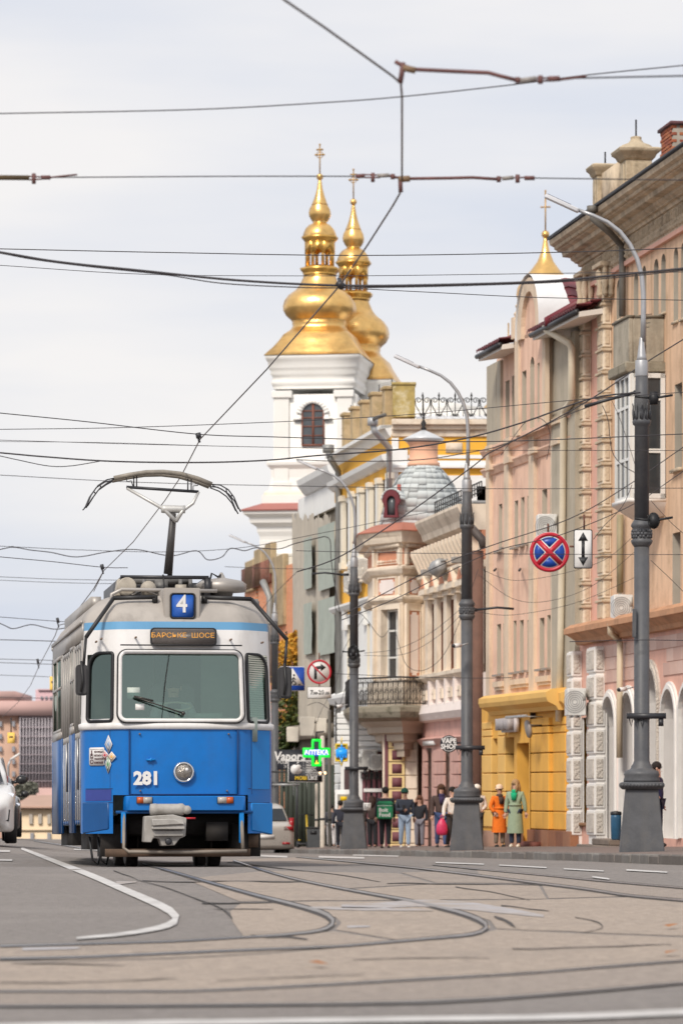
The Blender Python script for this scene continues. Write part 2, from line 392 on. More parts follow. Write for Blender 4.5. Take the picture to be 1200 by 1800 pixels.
for pts in ([(245, 1548, 3), (300, 1563, 3), (355, 1583, 4), (380, 1592, 5), (400, 1603, 6), (409, 1616, 5)], [(200, 1530, 2), (222, 1537, 2), (245, 1548, 2)], [(250, 1548, 2), (400, 1549, 2), (530, 1550, 2)],
            [(355, 1587, 3), (420, 1587, 3), (485, 1586, 3)], [(375, 1597, 2), (480, 1598, 2)], [(400, 1514, 2), (470, 1523, 2), (560, 1534, 2), (620, 1541, 2), (668, 1550, 2)], [(680, 1553, 3), (800, 1554, 2), (950, 1556, 3)],
            [(540, 1650, 5), (500, 1645, 8), (470, 1646, 6), (440, 1643, 3)], [(868, 1612, 8), (890, 1618, 9), (905, 1630, 7)], [(880, 1590, 3), (930, 1598, 4), (965, 1601, 3)], [(800, 1560, 2), (870, 1569, 2), (930, 1582, 2)], [(1010, 1612, 2), (1050, 1620, 3), (1062, 1632, 2), (1020, 1640, 2)], [(0, 1728, 4), (200, 1725, 4), (310, 1719, 3)], [(20, 1692, 3), (140, 1694, 2), (220, 1697, 2)], [(620, 1688, 2), (760, 1683, 2), (860, 1684, 2)], [(900, 1668, 2), (1050, 1665, 3), (1180, 1660, 2)], [(380, 1725, 2), (520, 1716, 2), (640, 1712, 2)]):
    pts = [(a[0] + (b[0] - a[0]) * k / 4, a[1] + (b[1] - a[1]) * k / 4 + rnd.uniform(-1.6, 1.6), max(.7, .5 * a[2] * rnd.uniform(.3, 1.5))) for a, b in zip(pts, pts[1:]) for k in range(4)] + [(*pts[-1][:2], .6)]
    ribbon(pts, 0.0072).build('road_crack', GROOVE, road)
for pts in ([(38, 1491, 4), (100, 1515, 7), (165, 1540, 9), (215, 1562, 10), (262, 1582, 11), (300, 1599, 13), (322, 1612, 14), (310, 1622, 12), (280, 1631, 8), (215, 1642, 6), (135, 1649, 4)],
            [(-80, 1806, 10), (150, 1801, 9), (300, 1797, 9), (420, 1796, 9), (600, 1793, 9), (900, 1789, 9), (1020, 1786, 10), (1280, 1775, 11)],
            [(765, 1516, 2), (850, 1519, 2)], [(877, 1520.5, 2), (960, 1525, 2)], [(1100, 1529, 2.5), (1172, 1533, 2.5)], [(1040, 1541, 2.5), (1070, 1545, 2.5)], [(130, 1493, 2), (190, 1494, 2)], [(-10, 1496, 3), (18, 1496, 3)], [(-10, 1511, 3), (22, 1512, 3)],
            [(455, 1504, 3), (505, 1506, 3)], [(560, 1506, 3), (640, 1508, 3)], [(620, 1503, 2), (700, 1505, 2)], [(990, 1527, 2), (1060, 1531, 2)]):
    tag(ribbon(pts, 0.0092).build('road_marking', PAINT), kind='structure')
for pts in ([(600, 1592, 7), (660, 1592, 9), (745, 1586, 13), (830, 1593, 14), (900, 1602, 10), (955, 1610, 4)], [(545, 1595, 3), (620, 1597, 6), (760, 1600, 3)], [(610, 1629, 4), (650, 1628, 2)], [(205, 1552, 6), (240, 1550, 2)], [(40, 1668, 5), (140, 1666, 3)]):
    ribbon(pts, 0.0062).build('paint_spill', SPILL, road)
# fallen leaves
lf = MB()
for x, y in ((1178, 1628), (1180, 1675), (560, 1695)):
    p = ground(x, y, 0.02); a = rnd.uniform(0, 6); q = [p + Vector((0.05 * cos(a + k), 0.07 * sin(a + k), 0.012 * (k % 2))) for k in (0, 1.4, 3.1, 4.6)]
    lf.add(q, [(0, 1, 2, 3)])
tag(lf.build('fallen_leaves', mat('dry_leaf', (0.35, 0.13, 0.03), 0.8, 0.3, 5)), kind='stuff')

# pavement and kerb
KERB = [(16, 41.5), (9, 43.2), (5.6, 44.6), (4.45, 46), (4.1, 50), (3.62, 61), (2.75, 72), (1.8, 81), (0.75, 92), (-0.55, 103), (-2.4, 120), (-5.6, 148)]
def kerb_x(d):
    for (xa, da), (xb, db) in zip(KERB[3:], KERB[4:]):
        if da <= d <= db: return xa + (xb - xa) * (d - da) / (db - da)
    return KERB[3][0] if d < KERB[3][1] else KERB[-1][0]
PAVE = mat('brown_paving', (0.19, 0.145, 0.125), 0.85, 0.2, 2.5, bump=0.3, bscale=30, dirt=0.4, dcol=(0.1, 0.085, 0.075), dscale=1.2)
pv = MB(); rows = []
for d in [41.5, 43.2, 44.6, 46, 48, 50, 53, 56, 61, 66, 72, 76, 81, 86, 92, 98, 103, 110, 120, 134, 148]:
    x0 = kerb_x(d) if d >= 46 else [k[0] for k in KERB if abs(k[1] - d) < 0.01][0]
    rows.append([(x0 + 0.14, d, road_z(d) + 0.12), (x0 + 1.5, d, road_z(d) + 0.15), (x0 + 4, d, road_z(d) + 0.21), (40, d, road_z(d) + 0.25)])
pv.add([p for r in rows for p in r], [(i * 4 + j, i * 4 + j + 1, i * 4 + j + 5, i * 4 + j + 4) for i in range(len(rows) - 1) for j in range(3)])
pave = tag(pv.build('pavement', PAVE), kind='structure')
kerb = tag(bpy.data.objects.new('kerb', None), kind='structure'); C.objects.link(kerb)
KST = [mat('kerb_stone_%s' % w, c, 0.85, 0.2, 3, bump=0.4, bscale=25, dirt=0.4, dcol=(0.07, 0.06, 0.05)) for w, c in (('grey', (0.20, 0.185, 0.17)), ('brown', (0.165, 0.145, 0.13)))]
def along(pts, step):
    out = []; acc = 0; k = 0
    segs = [(Vector((*a, 0)), Vector((*b, 0))) for a, b in zip(pts, pts[1:])]
    L_ = sum((b - a).length for a, b in segs); t = 0
    def pos(t):
        for a, b in segs:
            l = (b - a).length
            if t <= l: return a + (b - a) * (t / l)
            t -= l
        return segs[-1][1]
    while t + step < L_:
        out.append((pos(t), pos(t + step))); t += step
    return out
for i, (a, b) in enumerate(along(KERB, 0.98)):
    dv = (b - a); n = Vector((-dv.y, dv.x, 0)).normalized(); e = dv.normalized() * 0.012
    w = 0.17; j = rnd.uniform(-0.012, 0.012)
    q = [a + e + n * j, b - e + n * j, b - e - n * w, a + e - n * w]
    mb = MB(); za, zb = road_z(a.y), road_z(b.y); dz = rnd.uniform(-0.012, 0.012)
    mb.add([(*p.xy, z - 0.1) for p, z in zip(q, (za, zb, zb, za))] + [(*p.xy, z + 0.125 + dz) for p, z in zip(q, (za, zb, zb, za))], [(3, 2, 1, 0), (4, 5, 6, 7), (0, 1, 5, 4), (1, 2, 6, 5), (2, 3, 7, 6), (3, 0, 4, 7)])
    mb.build('kerb_stone', KST[(i * 7 // 3) % 2], kerb, bev=0.02)
# ------------------------------------------------------------ tram
TD = 44.2; TX0 = 319
def tx(px): return (px - TX0) * TD / F
def tz(y): return 0.917 + (HY - y) * TD / F
BLUE = mat('tram_blue', (0.004, 0.16, 0.53), 0.36, 0.14, 1.5, spec=.3, coat=0.1, dirt=0.4, dcol=(0.03, 0.11, 0.30), dscale=1.8, streak=.35, bump=0.08, bscale=3)
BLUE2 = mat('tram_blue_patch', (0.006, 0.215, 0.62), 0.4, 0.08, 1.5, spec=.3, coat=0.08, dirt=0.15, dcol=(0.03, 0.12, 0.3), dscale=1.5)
BLUED = mat('tram_blue_shaded', (0.004, 0.075, 0.25), 0.4, 0.15, 1.5, spec=.4, coat=0.15, dirt=0.4, dcol=(0.025, 0.04, 0.12), dscale=1.2)  # darker copy of the tram blue, the flank's shade put into its colour
LBLUE = mat('tram_pale_blue', (0.14, 0.36, 0.60), 0.45, 0.1, 3, dirt=0.25, dcol=(0.1, 0.2, 0.3), dscale=3)
TWHITE = mat('tram_white', (0.80, 0.78, 0.765), 0.42, 0.05, 2, dirt=0.4, dcol=(0.48, 0.43, 0.38), dscale=1.5, streak=0.4)
ROOF = mat('tram_roof_grey', (0.40, 0.365, 0.33), 0.6, 0.16, 2.2, dirt=0.55, dcol=(0.10, 0.085, 0.07), dscale=1.6, bump=0.06, bscale=5)
ALU = mat('dirty_aluminium', (0.42, 0.39, 0.36), 0.45, 0.18, 4, metal=0.35, dirt=0.4, dcol=(0.12, 0.10, 0.09), dscale=2)
SHINY = mat('bright_door_metal', (0.62, 0.62, 0.63), 0.25, 0.12, 3, metal=0.85)
UNDER = mat('tram_underframe', (0.022, 0.018, 0.016), 0.8, 0.3, 5)
COUP = mat('coupler_grey', (0.38, 0.36, 0.335), 0.6, 0.18, 8, dirt=0.4, dcol=(0.12, 0.09, 0.06), dscale=6, bump=0.1)
BEIGE = mat('roof_gear_beige', (0.42, 0.375, 0.31), 0.6, 0.15, 5, dirt=0.5, dcol=(0.13, 0.1, 0.08), dscale=4)
CAB = mat('cab_interior', (0.56, 0.66, 0.60), 0.8, 0.1, 2)
GLASS = glass_clear('tram_glass', (0.74, 0.94, 0.84), 0.36)
GLASSD = glass_clear('side_glass', (0.30, 0.36, 0.35), 0.22)
ORANGE = mat('indicator_orange', (0.55, 0.10, 0.02), 0.25, 0.1, 5)
LENS = mat('clear_lens', (0.42, 0.39, 0.36), 0.12, 0.2, 14)
CHROME = mat('chrome', (0.75, 0.75, 0.75), 0.12, 0.0, metal=1)
MIRRORB = mat('mirror_shell', (0.045, 0.043, 0.045), 0.55, 0.15, 8)

theta = math.atan(0.1378)
tram = thing('tram', 'blue and white tram number 281 on route 4 with a raised pantograph', 'tram', (tx(TX0) + (TX0 - CX) * TD / F, TD, road_z(TD)), theta, rx=-0.0148)
def lean(x, y, z):
    if z > 1.66:
        k = z - 1.66; fr = max(0.0, 1 - max(0, y - 0.05) / 0.5)
        return (x * (1 - 0.028 * k), y + 0.12 * k * (0.25 + 0.75 * fr), z)
    return (x, y, z)
HALF = [(-1.11, 0.62), (-1.105, 0.50), (-1.07, 0.40), (-0.78, 0.085), (-0.71, 0.045), (-0.60, 0.03), (-0.3, 0.008)]
PLAN = HALF + [(0.0, 0.0)] + [(-x, y) for x, y in reversed(HALF)]
LEN = 6.1
def shell(rows, skip=lambda i, j: False, rear=False, dz0=None):
    """panels between the plan columns and the z rows"""
    mb = MB(); n = len(PLAN)
    pts = [lean(x, y, z) for z in rows for x, y in PLAN]
    fs = [(j * n + i, j * n + i + 1, (j + 1) * n + i + 1, (j + 1) * n + i) for j in range(len(rows) - 1) for i in range(n - 1) if not skip(i, j)]
    mb.add(pts, fs); return mb
ncol = len(PLAN) - 1
CORNER = lambda i: i <= 2 or i >= ncol - 3
WS = lambda i: 4 <= i <= ncol - 5
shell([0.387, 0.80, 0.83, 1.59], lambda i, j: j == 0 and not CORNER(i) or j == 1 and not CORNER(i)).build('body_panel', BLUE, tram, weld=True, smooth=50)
shell([1.662, 1.71, 2.46, 2.744], lambda i, j: j == 1 and (WS(i) or i in (2, ncol - 3))).build('front_shell', TWHITE, tram, weld=True, smooth=50)
shell([2.744, 2.835]).build('blue_band', LBLUE, tram, weld=True, smooth=50)
# waist moulding
mb = MB(); pts = [lean(x, y, 1.6) for x, y in PLAN]
def offs(x, y, o):
    nx, ny = x / 1.2, -(0.62 - y) * 1.3; l = math.hypot(nx, ny) or 1
    return x + nx / l * o, y + ny / l * o
n = len(PLAN)
for o, z in ((0.0, 1.585), (0.028, 1.592), (0.03, 1.655), (0.0, 1.668)):
    mb.v += [(*offs(x, y, o), z) for x, y in PLAN]
mb.f = [(j * n + i, j * n + i + 1, (j + 1) * n + i + 1, (j + 1) * n + i) for j in range(3) for i in range(n - 1)]; mb.m = [0] * len(mb.f)
mb.build('waist_moulding', TWHITE, tram, smooth=35)
# raised centre panel, its seams, corner seams
k = MB()
for x0, x1, z0, z1 in ((tx(227), tx(228.2), 0.84, 1.585), (tx(418), tx(419.2), 0.84, 1.585), (tx(227), tx(419), 0.835, 0.842)):
    k.box(x0, x1, -0.004, 0.06, z0, z1)
for sgn in (-1, 1):
    a, b = Vector((sgn * 1.07, 0.40, 0)), Vector((sgn * 0.78, 0.085, 0)); e = Vector((sgn * 0.3, -0.3, 0)).normalized() * 0.004
    for z in (0.74, 0.90): k.add([a + e + Vector((0, 0, z)), b + e + Vector((0, 0, z)), b + e + Vector((0, 0, z + 0.008)), a + e + Vector((0, 0, z + 0.008))], [(0, 1, 2, 3)])
    c = a.lerp(b, 0.9 if sgn < 0 else 0.85)
    for q in (c,): k.add([q + e + Vector((0, 0, .84)), q + e + Vector((0.006, 0, .84)), q + e + Vector((0.006, 0, 1.585)), q + e + Vector((0, 0, 1.585))], [(0, 1, 2, 3)])
k.build('panel_seam', mat('seam_dark', (0.005, 0.035, 0.13), 0.6, 0), tram)
for sgn, m in ((-1, BLUED), (1, BLUE2)):           # corner aprons: left in the shade-darkened blue, right in a repainted one
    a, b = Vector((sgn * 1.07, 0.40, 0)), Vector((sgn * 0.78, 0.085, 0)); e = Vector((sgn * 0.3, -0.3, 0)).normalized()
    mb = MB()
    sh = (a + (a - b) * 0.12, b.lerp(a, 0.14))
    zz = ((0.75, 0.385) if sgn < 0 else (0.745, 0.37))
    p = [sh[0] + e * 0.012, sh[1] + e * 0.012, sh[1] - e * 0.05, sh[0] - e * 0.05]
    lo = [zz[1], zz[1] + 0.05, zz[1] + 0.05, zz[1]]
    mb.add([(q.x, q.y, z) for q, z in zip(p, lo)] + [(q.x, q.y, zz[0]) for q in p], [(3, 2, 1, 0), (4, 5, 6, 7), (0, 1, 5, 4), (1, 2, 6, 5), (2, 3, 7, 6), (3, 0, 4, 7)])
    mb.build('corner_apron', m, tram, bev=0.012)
    if sgn > 0:
        mb = MB(); q0, q1 = a.lerp(b, 0.02) + e * 0.006, a.lerp(b, 0.84) + e * 0.006
        mb.add([(q0.x, q0.y, .90), (q1.x, q1.y, .90), (q1.x, q1.y, 1.58), (q0.x, q0.y, 1.58)], [(0, 1, 2, 3)])
        mb.build('corner_panel', BLUE2, tram)
    else:
        mb = MB(); q0, q1 = a + e * 0.005, a.lerp(b, 0.95) + e * 0.005
        mb.add([(q0.x, q0.y, .765), (q1.x, q1.y, .765), (q1.x, q1.y, .895), (q0.x, q0.y, .895)], [(0, 1, 2, 3)])
        mb.build('corner_panel', mat('faded_violet_blue', (0.035, 0.055, 0.27), 0.5, 0.15, 3), tram)
# bumper with indicators
mb = MB(); q = [(tx(218), 0.12), (tx(222), -0.05), (tx(229), -0.075), (tx(424), -0.075), (tx(431), -0.05), (tx(435), 0.12)]
mb.prism(q, tz(1425), tz(1399), 'z'); mb.build('bumper', BLUE, tram, bev=0.008)
mb = MB(); mb.box(tx(205), tx(445), -0.03, 0.3, tz(1430), tz(1425)); mb.build('bumper_ledge', BLUED, tram)
for a, b, fl in ((239, 267, 0), (381, 410, 1)):
    mid = (a + b) / 2 + (2 if fl else -2)
    o = MB().box(tx(a), tx(b), -0.092, -0.07, tz(1412.5), tz(1400.5)).build('indicator_lamp', MIRRORB, tram, bev=0.003)
    c1, c2 = ((a + 1, mid), (mid, b - 1)) if not fl else ((mid, b - 1), (a + 1, mid))
    MB().box(tx(c1[0]), tx(c1[1]), -0.1, -0.088, tz(1412), tz(1401)).build('orange_lens', ORANGE, o)
    MB().box(tx(c2[0]), tx(c2[1]), -0.1, -0.088, tz(1412), tz(1401)).build('clear_lens', LENS, o)
# headlight
hl = MB(); hx, hz = tx(323), tz(1357.5)
hl.lathe([(0.122, 0), (0.125, 0.03), (0.115, 0.05), (0.098, 0.055), (0.096, 0.03)], 32).tf(Matrix.Translation((hx, 0.0, hz)) @ Matrix.Rotation(pi / 2, 4, 'X'))
hlo = hl.build('headlight', CHROME, tram)
g = MB(); g.lathe([(0.098, 0.03), (0.09, 0.055), (0.06, 0.075), (0.001, 0.085)], 28).tf(Matrix.Translation((hx, 0, hz)) @ Matrix.Rotation(pi / 2, 4, 'X'))
g.build('lens', mat('headlight_glass', (0.30, 0.27, 0.24), 0.12, 0.35, 30, metal=0.5, bump=0.4, bscale=60), hlo)
g = MB(); g.ball((hx + 0.03, -0.07, hz + 0.03), 0.022, 10); g.build('reflector', WHITE, hlo)
text('fleet_number', '281', 0.205, WHITE, tram, (tx(258), -0.02, tz(1369)), sx=0.98, bold=0.010)
k = MB(); k.box(tx(258), tx(273), -0.03, 0.02, tz(1337), tz(1334)); k.box(tx(264), tx(267), -0.035, 0.02, tz(1338.5), tz(1332)); k.build('handle', BLUE2, tram)
k = MB()
for x, y in ((403, 1290), (246, 1290), (400, 1390), (247, 1390), (240, 1120), (408, 1123), (172, 1127), (466, 1127), (181, 1122)):
    k.box(tx(x) - .008, tx(x) + .008, -0.012 if 220 < x < 420 else .1, .3, tz(y) - .009, tz(y) + .009)
k.build('bolt_head', mat('dull_brown', (0.2, 0.13, 0.09), 0.7, 0.1), tram)
# destination board
o = MB(); o.prism(rrect(tx(266), tx(383), tz(1134.5), tz(1102.5), 0.045), 0.05, 0.12); do = o.build('destination_board', BLACK, tram, bev=0.004)
o = MB(); o.prism(rrect(tx(269), tx(380), tz(1132), tz(1105), 0.035), 0.044, 0.06); o.build('display_screen', mat('display_screen', (0.155, 0.135, 0.125), 0.3, 0.1, 8), do)
text('display_text', 'БАРСЬКЕ  ШОСЕ', 0.125, mat('amber_leds', (0.5, 0.2, 0.02), 0.5, 0, emit=(1.0, 0.5, 0.1), es=.5), do, (tx(323), 0.0425, tz(1116.5)), sx=0.8).scale = (0.72, 0.62, 1)
mb = MB()
for i in range(26): mb.box(tx(270), tx(379), 0.0395, 0.0405, tz(1131 - i) - 0.0012, tz(1131 - i))
mb.build('display_louvre', mat('display_mask', (0.10, 0.085, 0.08), 0.5, 0), do)
# windscreen, corner windows
def pane_frame(A, B, u0, u1, z0, z1, r, wdt, col, gl, name, prot=0.02, n=6, skew=0.0):
    """rubber or metal frame with its glass on the face through plan points A and B"""
    A, B = Vector((*A, 0)), Vector((*B, 0)); e = (B - A).normalized(); nrm = Vector((e.y, -e.x, 0))
    def m(u, z, o):
        p = A + e * u; q = Vector(lean(p.x, p.y, z)); return q + nrm * o
    def tr(mb):
        mb.v = [tuple(m(x + skew * (z - z0), z, -y)) for x, y, z in mb.v]; return mb
    out = rrect(u0, u1, z0, z1, r, n); ri = [max(0.015, q - wdt) for q in r] if isinstance(r, (list, tuple)) else max(0.015, r - wdt)
    inn = rrect(u0 + wdt, u1 - wdt, z0 + wdt, z1 - wdt, ri, n)
    o = tr(MB().ring(out, inn, -prot, 0.03)).build(name, col, tram, smooth=60)
    g = MB(); k = len(inn); g.add([(x, 0.008, z) for x, z in inn], [tuple(range(k))]); tr(g).build('glass', gl, o)
    return o
W0, W1 = tz(1269.5), tz(1142)
ws = pane_frame((-0.71, 0.02), (0.71, 0.02), -0.02 + 0.0, 1.44, W0, W1, 0.10, 0.042, TWHITE, GLASS, 'windscreen', 0.05)
pane_frame((-0.71, 0.02), (0.71, 0.02), -0.035, 1.455, W0 - 0.012, W1 + 0.012, 0.11, 0.016, BLACK, BLACK, 'windscreen_rubber', 0.042).children and None
for o in list(bpy.data.objects):
    if o.parent and o.parent.name == 'windscreen_rubber': bpy.data.objects.remove(o)
bx = MB(); bx.box(-0.70, 0.70, -0.055, 0.0, W1 + 0.045, W1 + 0.058); bx.build('rain_strip', BLACK, tram)
A, B = (-1.07, 0.40), (-0.78, 0.085)
l = math.hypot(A[0] - B[0], A[1] - B[1])
pane_frame(A, B, 0.015, l + 0.01, W0 - 0.0, W1 - 0.01, [0.07, 0.06, 0.05, 0.2], 0.032, BLACK, GLASSD, 'corner_window', 0.022, skew=0.0)
pane_frame((0.78, 0.085), (1.07, 0.40), -0.01, l - 0.015, W0 - 0.01, W1 - 0.02, [0.06, 0.07, 0.2, 0.05], 0.032, BLACK, GLASS, 'corner_window', 0.022)
# blind behind the right-hand corner window
mb = MB()
for i in range(30):
    z = W0 + 0.02 + i * 0.026
    mb.add([(0.80, 0.17, z), (1.05, 0.44, z), (1.05, 0.455, z + 0.02), (0.80, 0.185, z + 0.02)], [(0, 1, 2, 3)])
mb.build('window_blind', mat('pale_blind', (0.52, 0.52, 0.44), 0.7, 0.1), tram)
# wiper
w = MB(); a, b = Vector((tx(236), -0.02, tz(1225))), Vector((tx(322), -0.045, tz(1254)))
w.tube([b, a.lerp(b, 0.5), a], 0.011, 6, r1=0.006); w.ball(b, 0.026, 8); w.tube([Vector((tx(270), -0.015, tz(1232))), Vector((tx(236), -0.005, tz(1224)))], 0.012, 6)
w.build('wiper', mat('wiper_metal', (0.06, 0.055, 0.05), 0.35, 0.1, metal=0.5), tram)
w = MB(); w.tube([(tx(300), 0.10, tz(1146)), (tx(291), 0.04, tz(1205)), (tx(285), 0.03, tz(1266))], 0.005, 5); w.build('aerial_cable', BLACK, tram)
mb = MB(); mb.box(tx(239), tx(255), 0.045, 0.05, tz(1248), tz(1237)); mb.build('windscreen_sticker', WHITE, tram)
mb = MB(); mb.box(tx(225), tx(247), 0.07, 0.075, tz(1228), tz(1208)); mb.build('windscreen_card', mat('pale_card', (0.5, 0.55, 0.5), 0.6, 0.1), tram)
# cab inside
cb = MB(); cb.box(-1.04, 1.04, 0.5, 0.55, 0.6, 1.62); cb.box(-1.04, -.55, 2.15, 2.2, 0.6, 2.7); cb.box(.45, 1.04, 2.15, 2.2, 0.6, 2.7); cb.box(-.55, .45, 2.15, 2.2, 0.6, 1.75); cb.box(-1.04, 1.04, .6, LEN, 2.72, 2.75); cb.box(-1.04, 1.04, 0.4, 2.2, 0.6, 0.65); cb.build('cab_wall', CAB, tram)
ds = MB(); ds.box(-0.72, 0.9, 0.14, 0.55, 1.45, 1.73); ds.box(0.1, 0.5, 0.2, 0.5, 1.7, 1.78); ds.build('dashboard', mat('dash_grey', (0.32, 0.37, 0.34), 0.6, 0.1, 4), tram)
st = MB(); c = Vector((0.0, 0.56, 1.84))
st.tube([c + Vector((0.17 * cos(t), 0.12 * sin(t), 0.05 * sin(t) + 0.03)) for t in [2 * pi * i / 24 for i in range(25)]], 0.013, 6, caps=False); st.tube([c + Vector((0, .1, -.3)), c], 0.02, 6)
st.build('steering_wheel', mat('ivory_wheel', (0.6, 0.56, 0.45), 0.4, 0.05), tram)
se = MB(); se.box(-0.27, 0.27, 1.15, 1.3, 1.2, 2.15); se.box(-0.27, 0.27, 0.75, 1.2, 1.15, 1.25); se.build('driver_seat', DARKM, tram, bev=0.04, seg=2)
# roof
rows = [(2.835, 0.0), (2.93, 0.035), (3.03, 0.11), (3.11, 0.22), (3.16, 0.36), (3.185, 0.55)]
rp = []; m_ = len(PLAN) + 2
for z, i in rows:
    ring = [(-1.11, LEN)] + PLAN + [(1.11, LEN)]
    for x, y in ring:
        X, Y, _ = lean(x, y, 2.835); s_ = (1.11 - i * 0.85) / 1.11
        rp.append((X * s_, Y + i * 1.35 * max(0, 1 - max(0, Y - 0.15) / 3), z))
mb = MB(); mb.add(rp, [(j * m_ + i, j * m_ + i + 1, (j + 1) * m_ + i + 1, (j + 1) * m_ + i) for j in range(len(rows) - 1) for i in range(m_ - 1)] + [tuple((len(rows) - 1) * m_ + i for i in range(m_))])
mb.build('roof', ROOF, tram, smooth=50, weld=True)
# route sign
rb = MB(); rb.prism(rrect(tx(291), tx(356), tz(1090), tz(1031), 0.02, 3), 0.17, 1.0); rs = rb.build('route_sign', ROOF, tram, bev=0.012, seg=2)
o = MB(); o.ring(rrect(tx(301.5), tx(347), tz(1086), tz(1040), 0.04), rrect(tx(304.5), tx(344), tz(1083.5), tz(1042.5), 0.03), 0.150, 0.18); o.build('sign_rim', BLACK, rs)
o = MB(); o.prism(rrect(tx(304), tx(344.5), tz(1084), tz(1042), 0.03), 0.158, 0.172); o.build('sign_plate', mat('sign_blue', (0.02, 0.10, 0.42), 0.35, 0.1, 5), rs)
text('route_number', '4', 0.285, WHITE, rs, (tx(323), 0.154, tz(1061)), sx=0.92, bold=0.004)
# sides
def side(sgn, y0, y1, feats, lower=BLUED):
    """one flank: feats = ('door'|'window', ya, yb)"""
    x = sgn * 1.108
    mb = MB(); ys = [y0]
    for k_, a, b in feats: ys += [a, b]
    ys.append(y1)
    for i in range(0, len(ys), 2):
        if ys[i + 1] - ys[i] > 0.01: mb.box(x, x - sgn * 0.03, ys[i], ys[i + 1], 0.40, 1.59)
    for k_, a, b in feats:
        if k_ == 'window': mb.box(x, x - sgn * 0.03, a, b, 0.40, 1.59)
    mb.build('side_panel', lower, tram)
    mb = MB()
    for i in range(0, len(ys), 2):
        if ys[i + 1] - ys[i] > 0.01: mb.box(x * .992, x * .992 - sgn * 0.03, ys[i], ys[i + 1], 1.59, 2.64)
    mb.box(x * .99, x * .99 - sgn * 0.03, y0, y1, 2.64, 2.85); mb.box(x * 1.006, x * .98, y0, y1, 2.83, 2.87)
    for k_, a, b in feats:
        if k_ == 'window': mb.box(x * 1.004, x * .97, a, b, 1.59, 1.68)
    mb.build('window_band', ALU, tram)
    for k_, a, b in feats:
        if k_ == 'window':
            f = MB(); e = 0.035
            f.box(x, x - sgn * .03, a, a + e, 1.68, 2.64); f.box(x, x - sgn * .03, b - e, b, 1.68, 2.64); f.box(x, x - sgn * .03, a, b, 1.68, 1.72); f.box(x, x - sgn * .03, a, b, 2.22, 2.25); f.box(x, x - sgn * .03, a, b, 2.6, 2.64); f.box(x, x - sgn * .03, (a + b) / 2 - .02, (a + b) / 2 + .02, 1.7, 2.62)
            o = f.build('window', ALU, tram)
            MB().box(x - sgn * .012, x - sgn * .016, a + e, b - e, 1.71, 2.61).build('glass', SIDEG, o)
        else:
            nl = max(2, round((b - a) / 0.37)); wl_ = (b - a) / nl
            for i in range(nl):
                p, q = a + i * wl_ + 0.012, a + (i + 1) * wl_ - 0.012
                f = MB(); e = 0.05; xo = x - sgn * 0.012
                f.box(xo, xo - sgn * .035, p, p + e, 0.5, 1.5); f.box(xo, xo - sgn * .035, q - e, q, 0.5, 1.5); f.box(xo, xo - sgn * .035, p, q, 0.5, 0.55); o = f.build('door_leaf', BLUED, tram); f = MB()
                f.box(xo, xo - sgn * .035, p, p + e, 1.58, 2.62); f.box(xo, xo - sgn * .035, q - e, q, 1.58, 2.62); f.box(xo, xo - sgn * .036, p, q, 1.5, 1.58); f.box(xo, xo - sgn * .036, p, q, 2.56, 2.62); f.build('leaf_frame', ALU, o)
                MB().box(xo + sgn * .003, xo - sgn * .03, p + e, q - e, 0.55, 1.5).build('metal_panel', SHINY, o)
                MB().box(xo - sgn * .012, xo - sgn * .016, p + e, q - e, 1.58, 2.56).build('glass', SIDEG, o)
            h_ = MB(); h_.tube([(x + sgn * .03, a - .05, 0.9), (x + sgn * .03, a - .05, 1.5)], .015, 6); h_.build('grab_rail', STEEL, tram)
SIDEG = glass_clear('side_window_glass', (0.82, 0.74, 0.72), 0.1)
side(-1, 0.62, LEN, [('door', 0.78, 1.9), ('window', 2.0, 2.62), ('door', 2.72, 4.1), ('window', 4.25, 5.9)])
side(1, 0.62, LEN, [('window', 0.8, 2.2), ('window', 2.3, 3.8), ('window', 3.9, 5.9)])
_before = set(bpy.data.objects)
# second, jointed car behind
bl = MB()
for i in range(9): bl.box(-1.02 - 0.04 * (i % 2), 1.02 + 0.04 * (i % 2), LEN + i * 0.07, LEN + (i + 1) * 0.07, 0.45, 2.9)
bl.build('bellows', BLACK, tram)
side(-1, LEN + .65, 12.5, [('window', 7.0, 8.2), ('door', 8.3, 9.5), ('window', 9.6, 12.2)])
side(1, LEN + .65, 12.5, [('window', 7.0, 9.2), ('window', 9.4, 12.2)])
mb = MB(); mb.prism([(-1.1, 2.86), (1.1, 2.86), (1.02, 3.0), (0.7, 3.13), (-0.7, 3.13), (-1.02, 3.0)], LEN + .65, 12.5); mb.box(-1.1, 1.1, 12.47, 12.5, .4, 2.86); mb.build('rear_roof', ROOF, tram)
mb = MB(); mb.box(-1.05, 1.05, LEN - .03, LEN, .45, 2.86); mb.box(-1.05, 1.05, .6, 6.0, .5, .56); mb.build('inner_bulkhead', CAB, tram)
_piv = Matrix.Translation((0, LEN + .3, 0)) @ Matrix.Rotation(R(-7), 4, 'Z') @ Matrix.Translation((0, -LEN - .3, 0))   # the joint: the rear car is still on the bend
for o in bpy.data.objects:
    if o not in _before and o.parent == tram and o.name.split('.')[0] not in ('inner_bulkhead',): o.matrix_basis = _piv @ o.matrix_basis
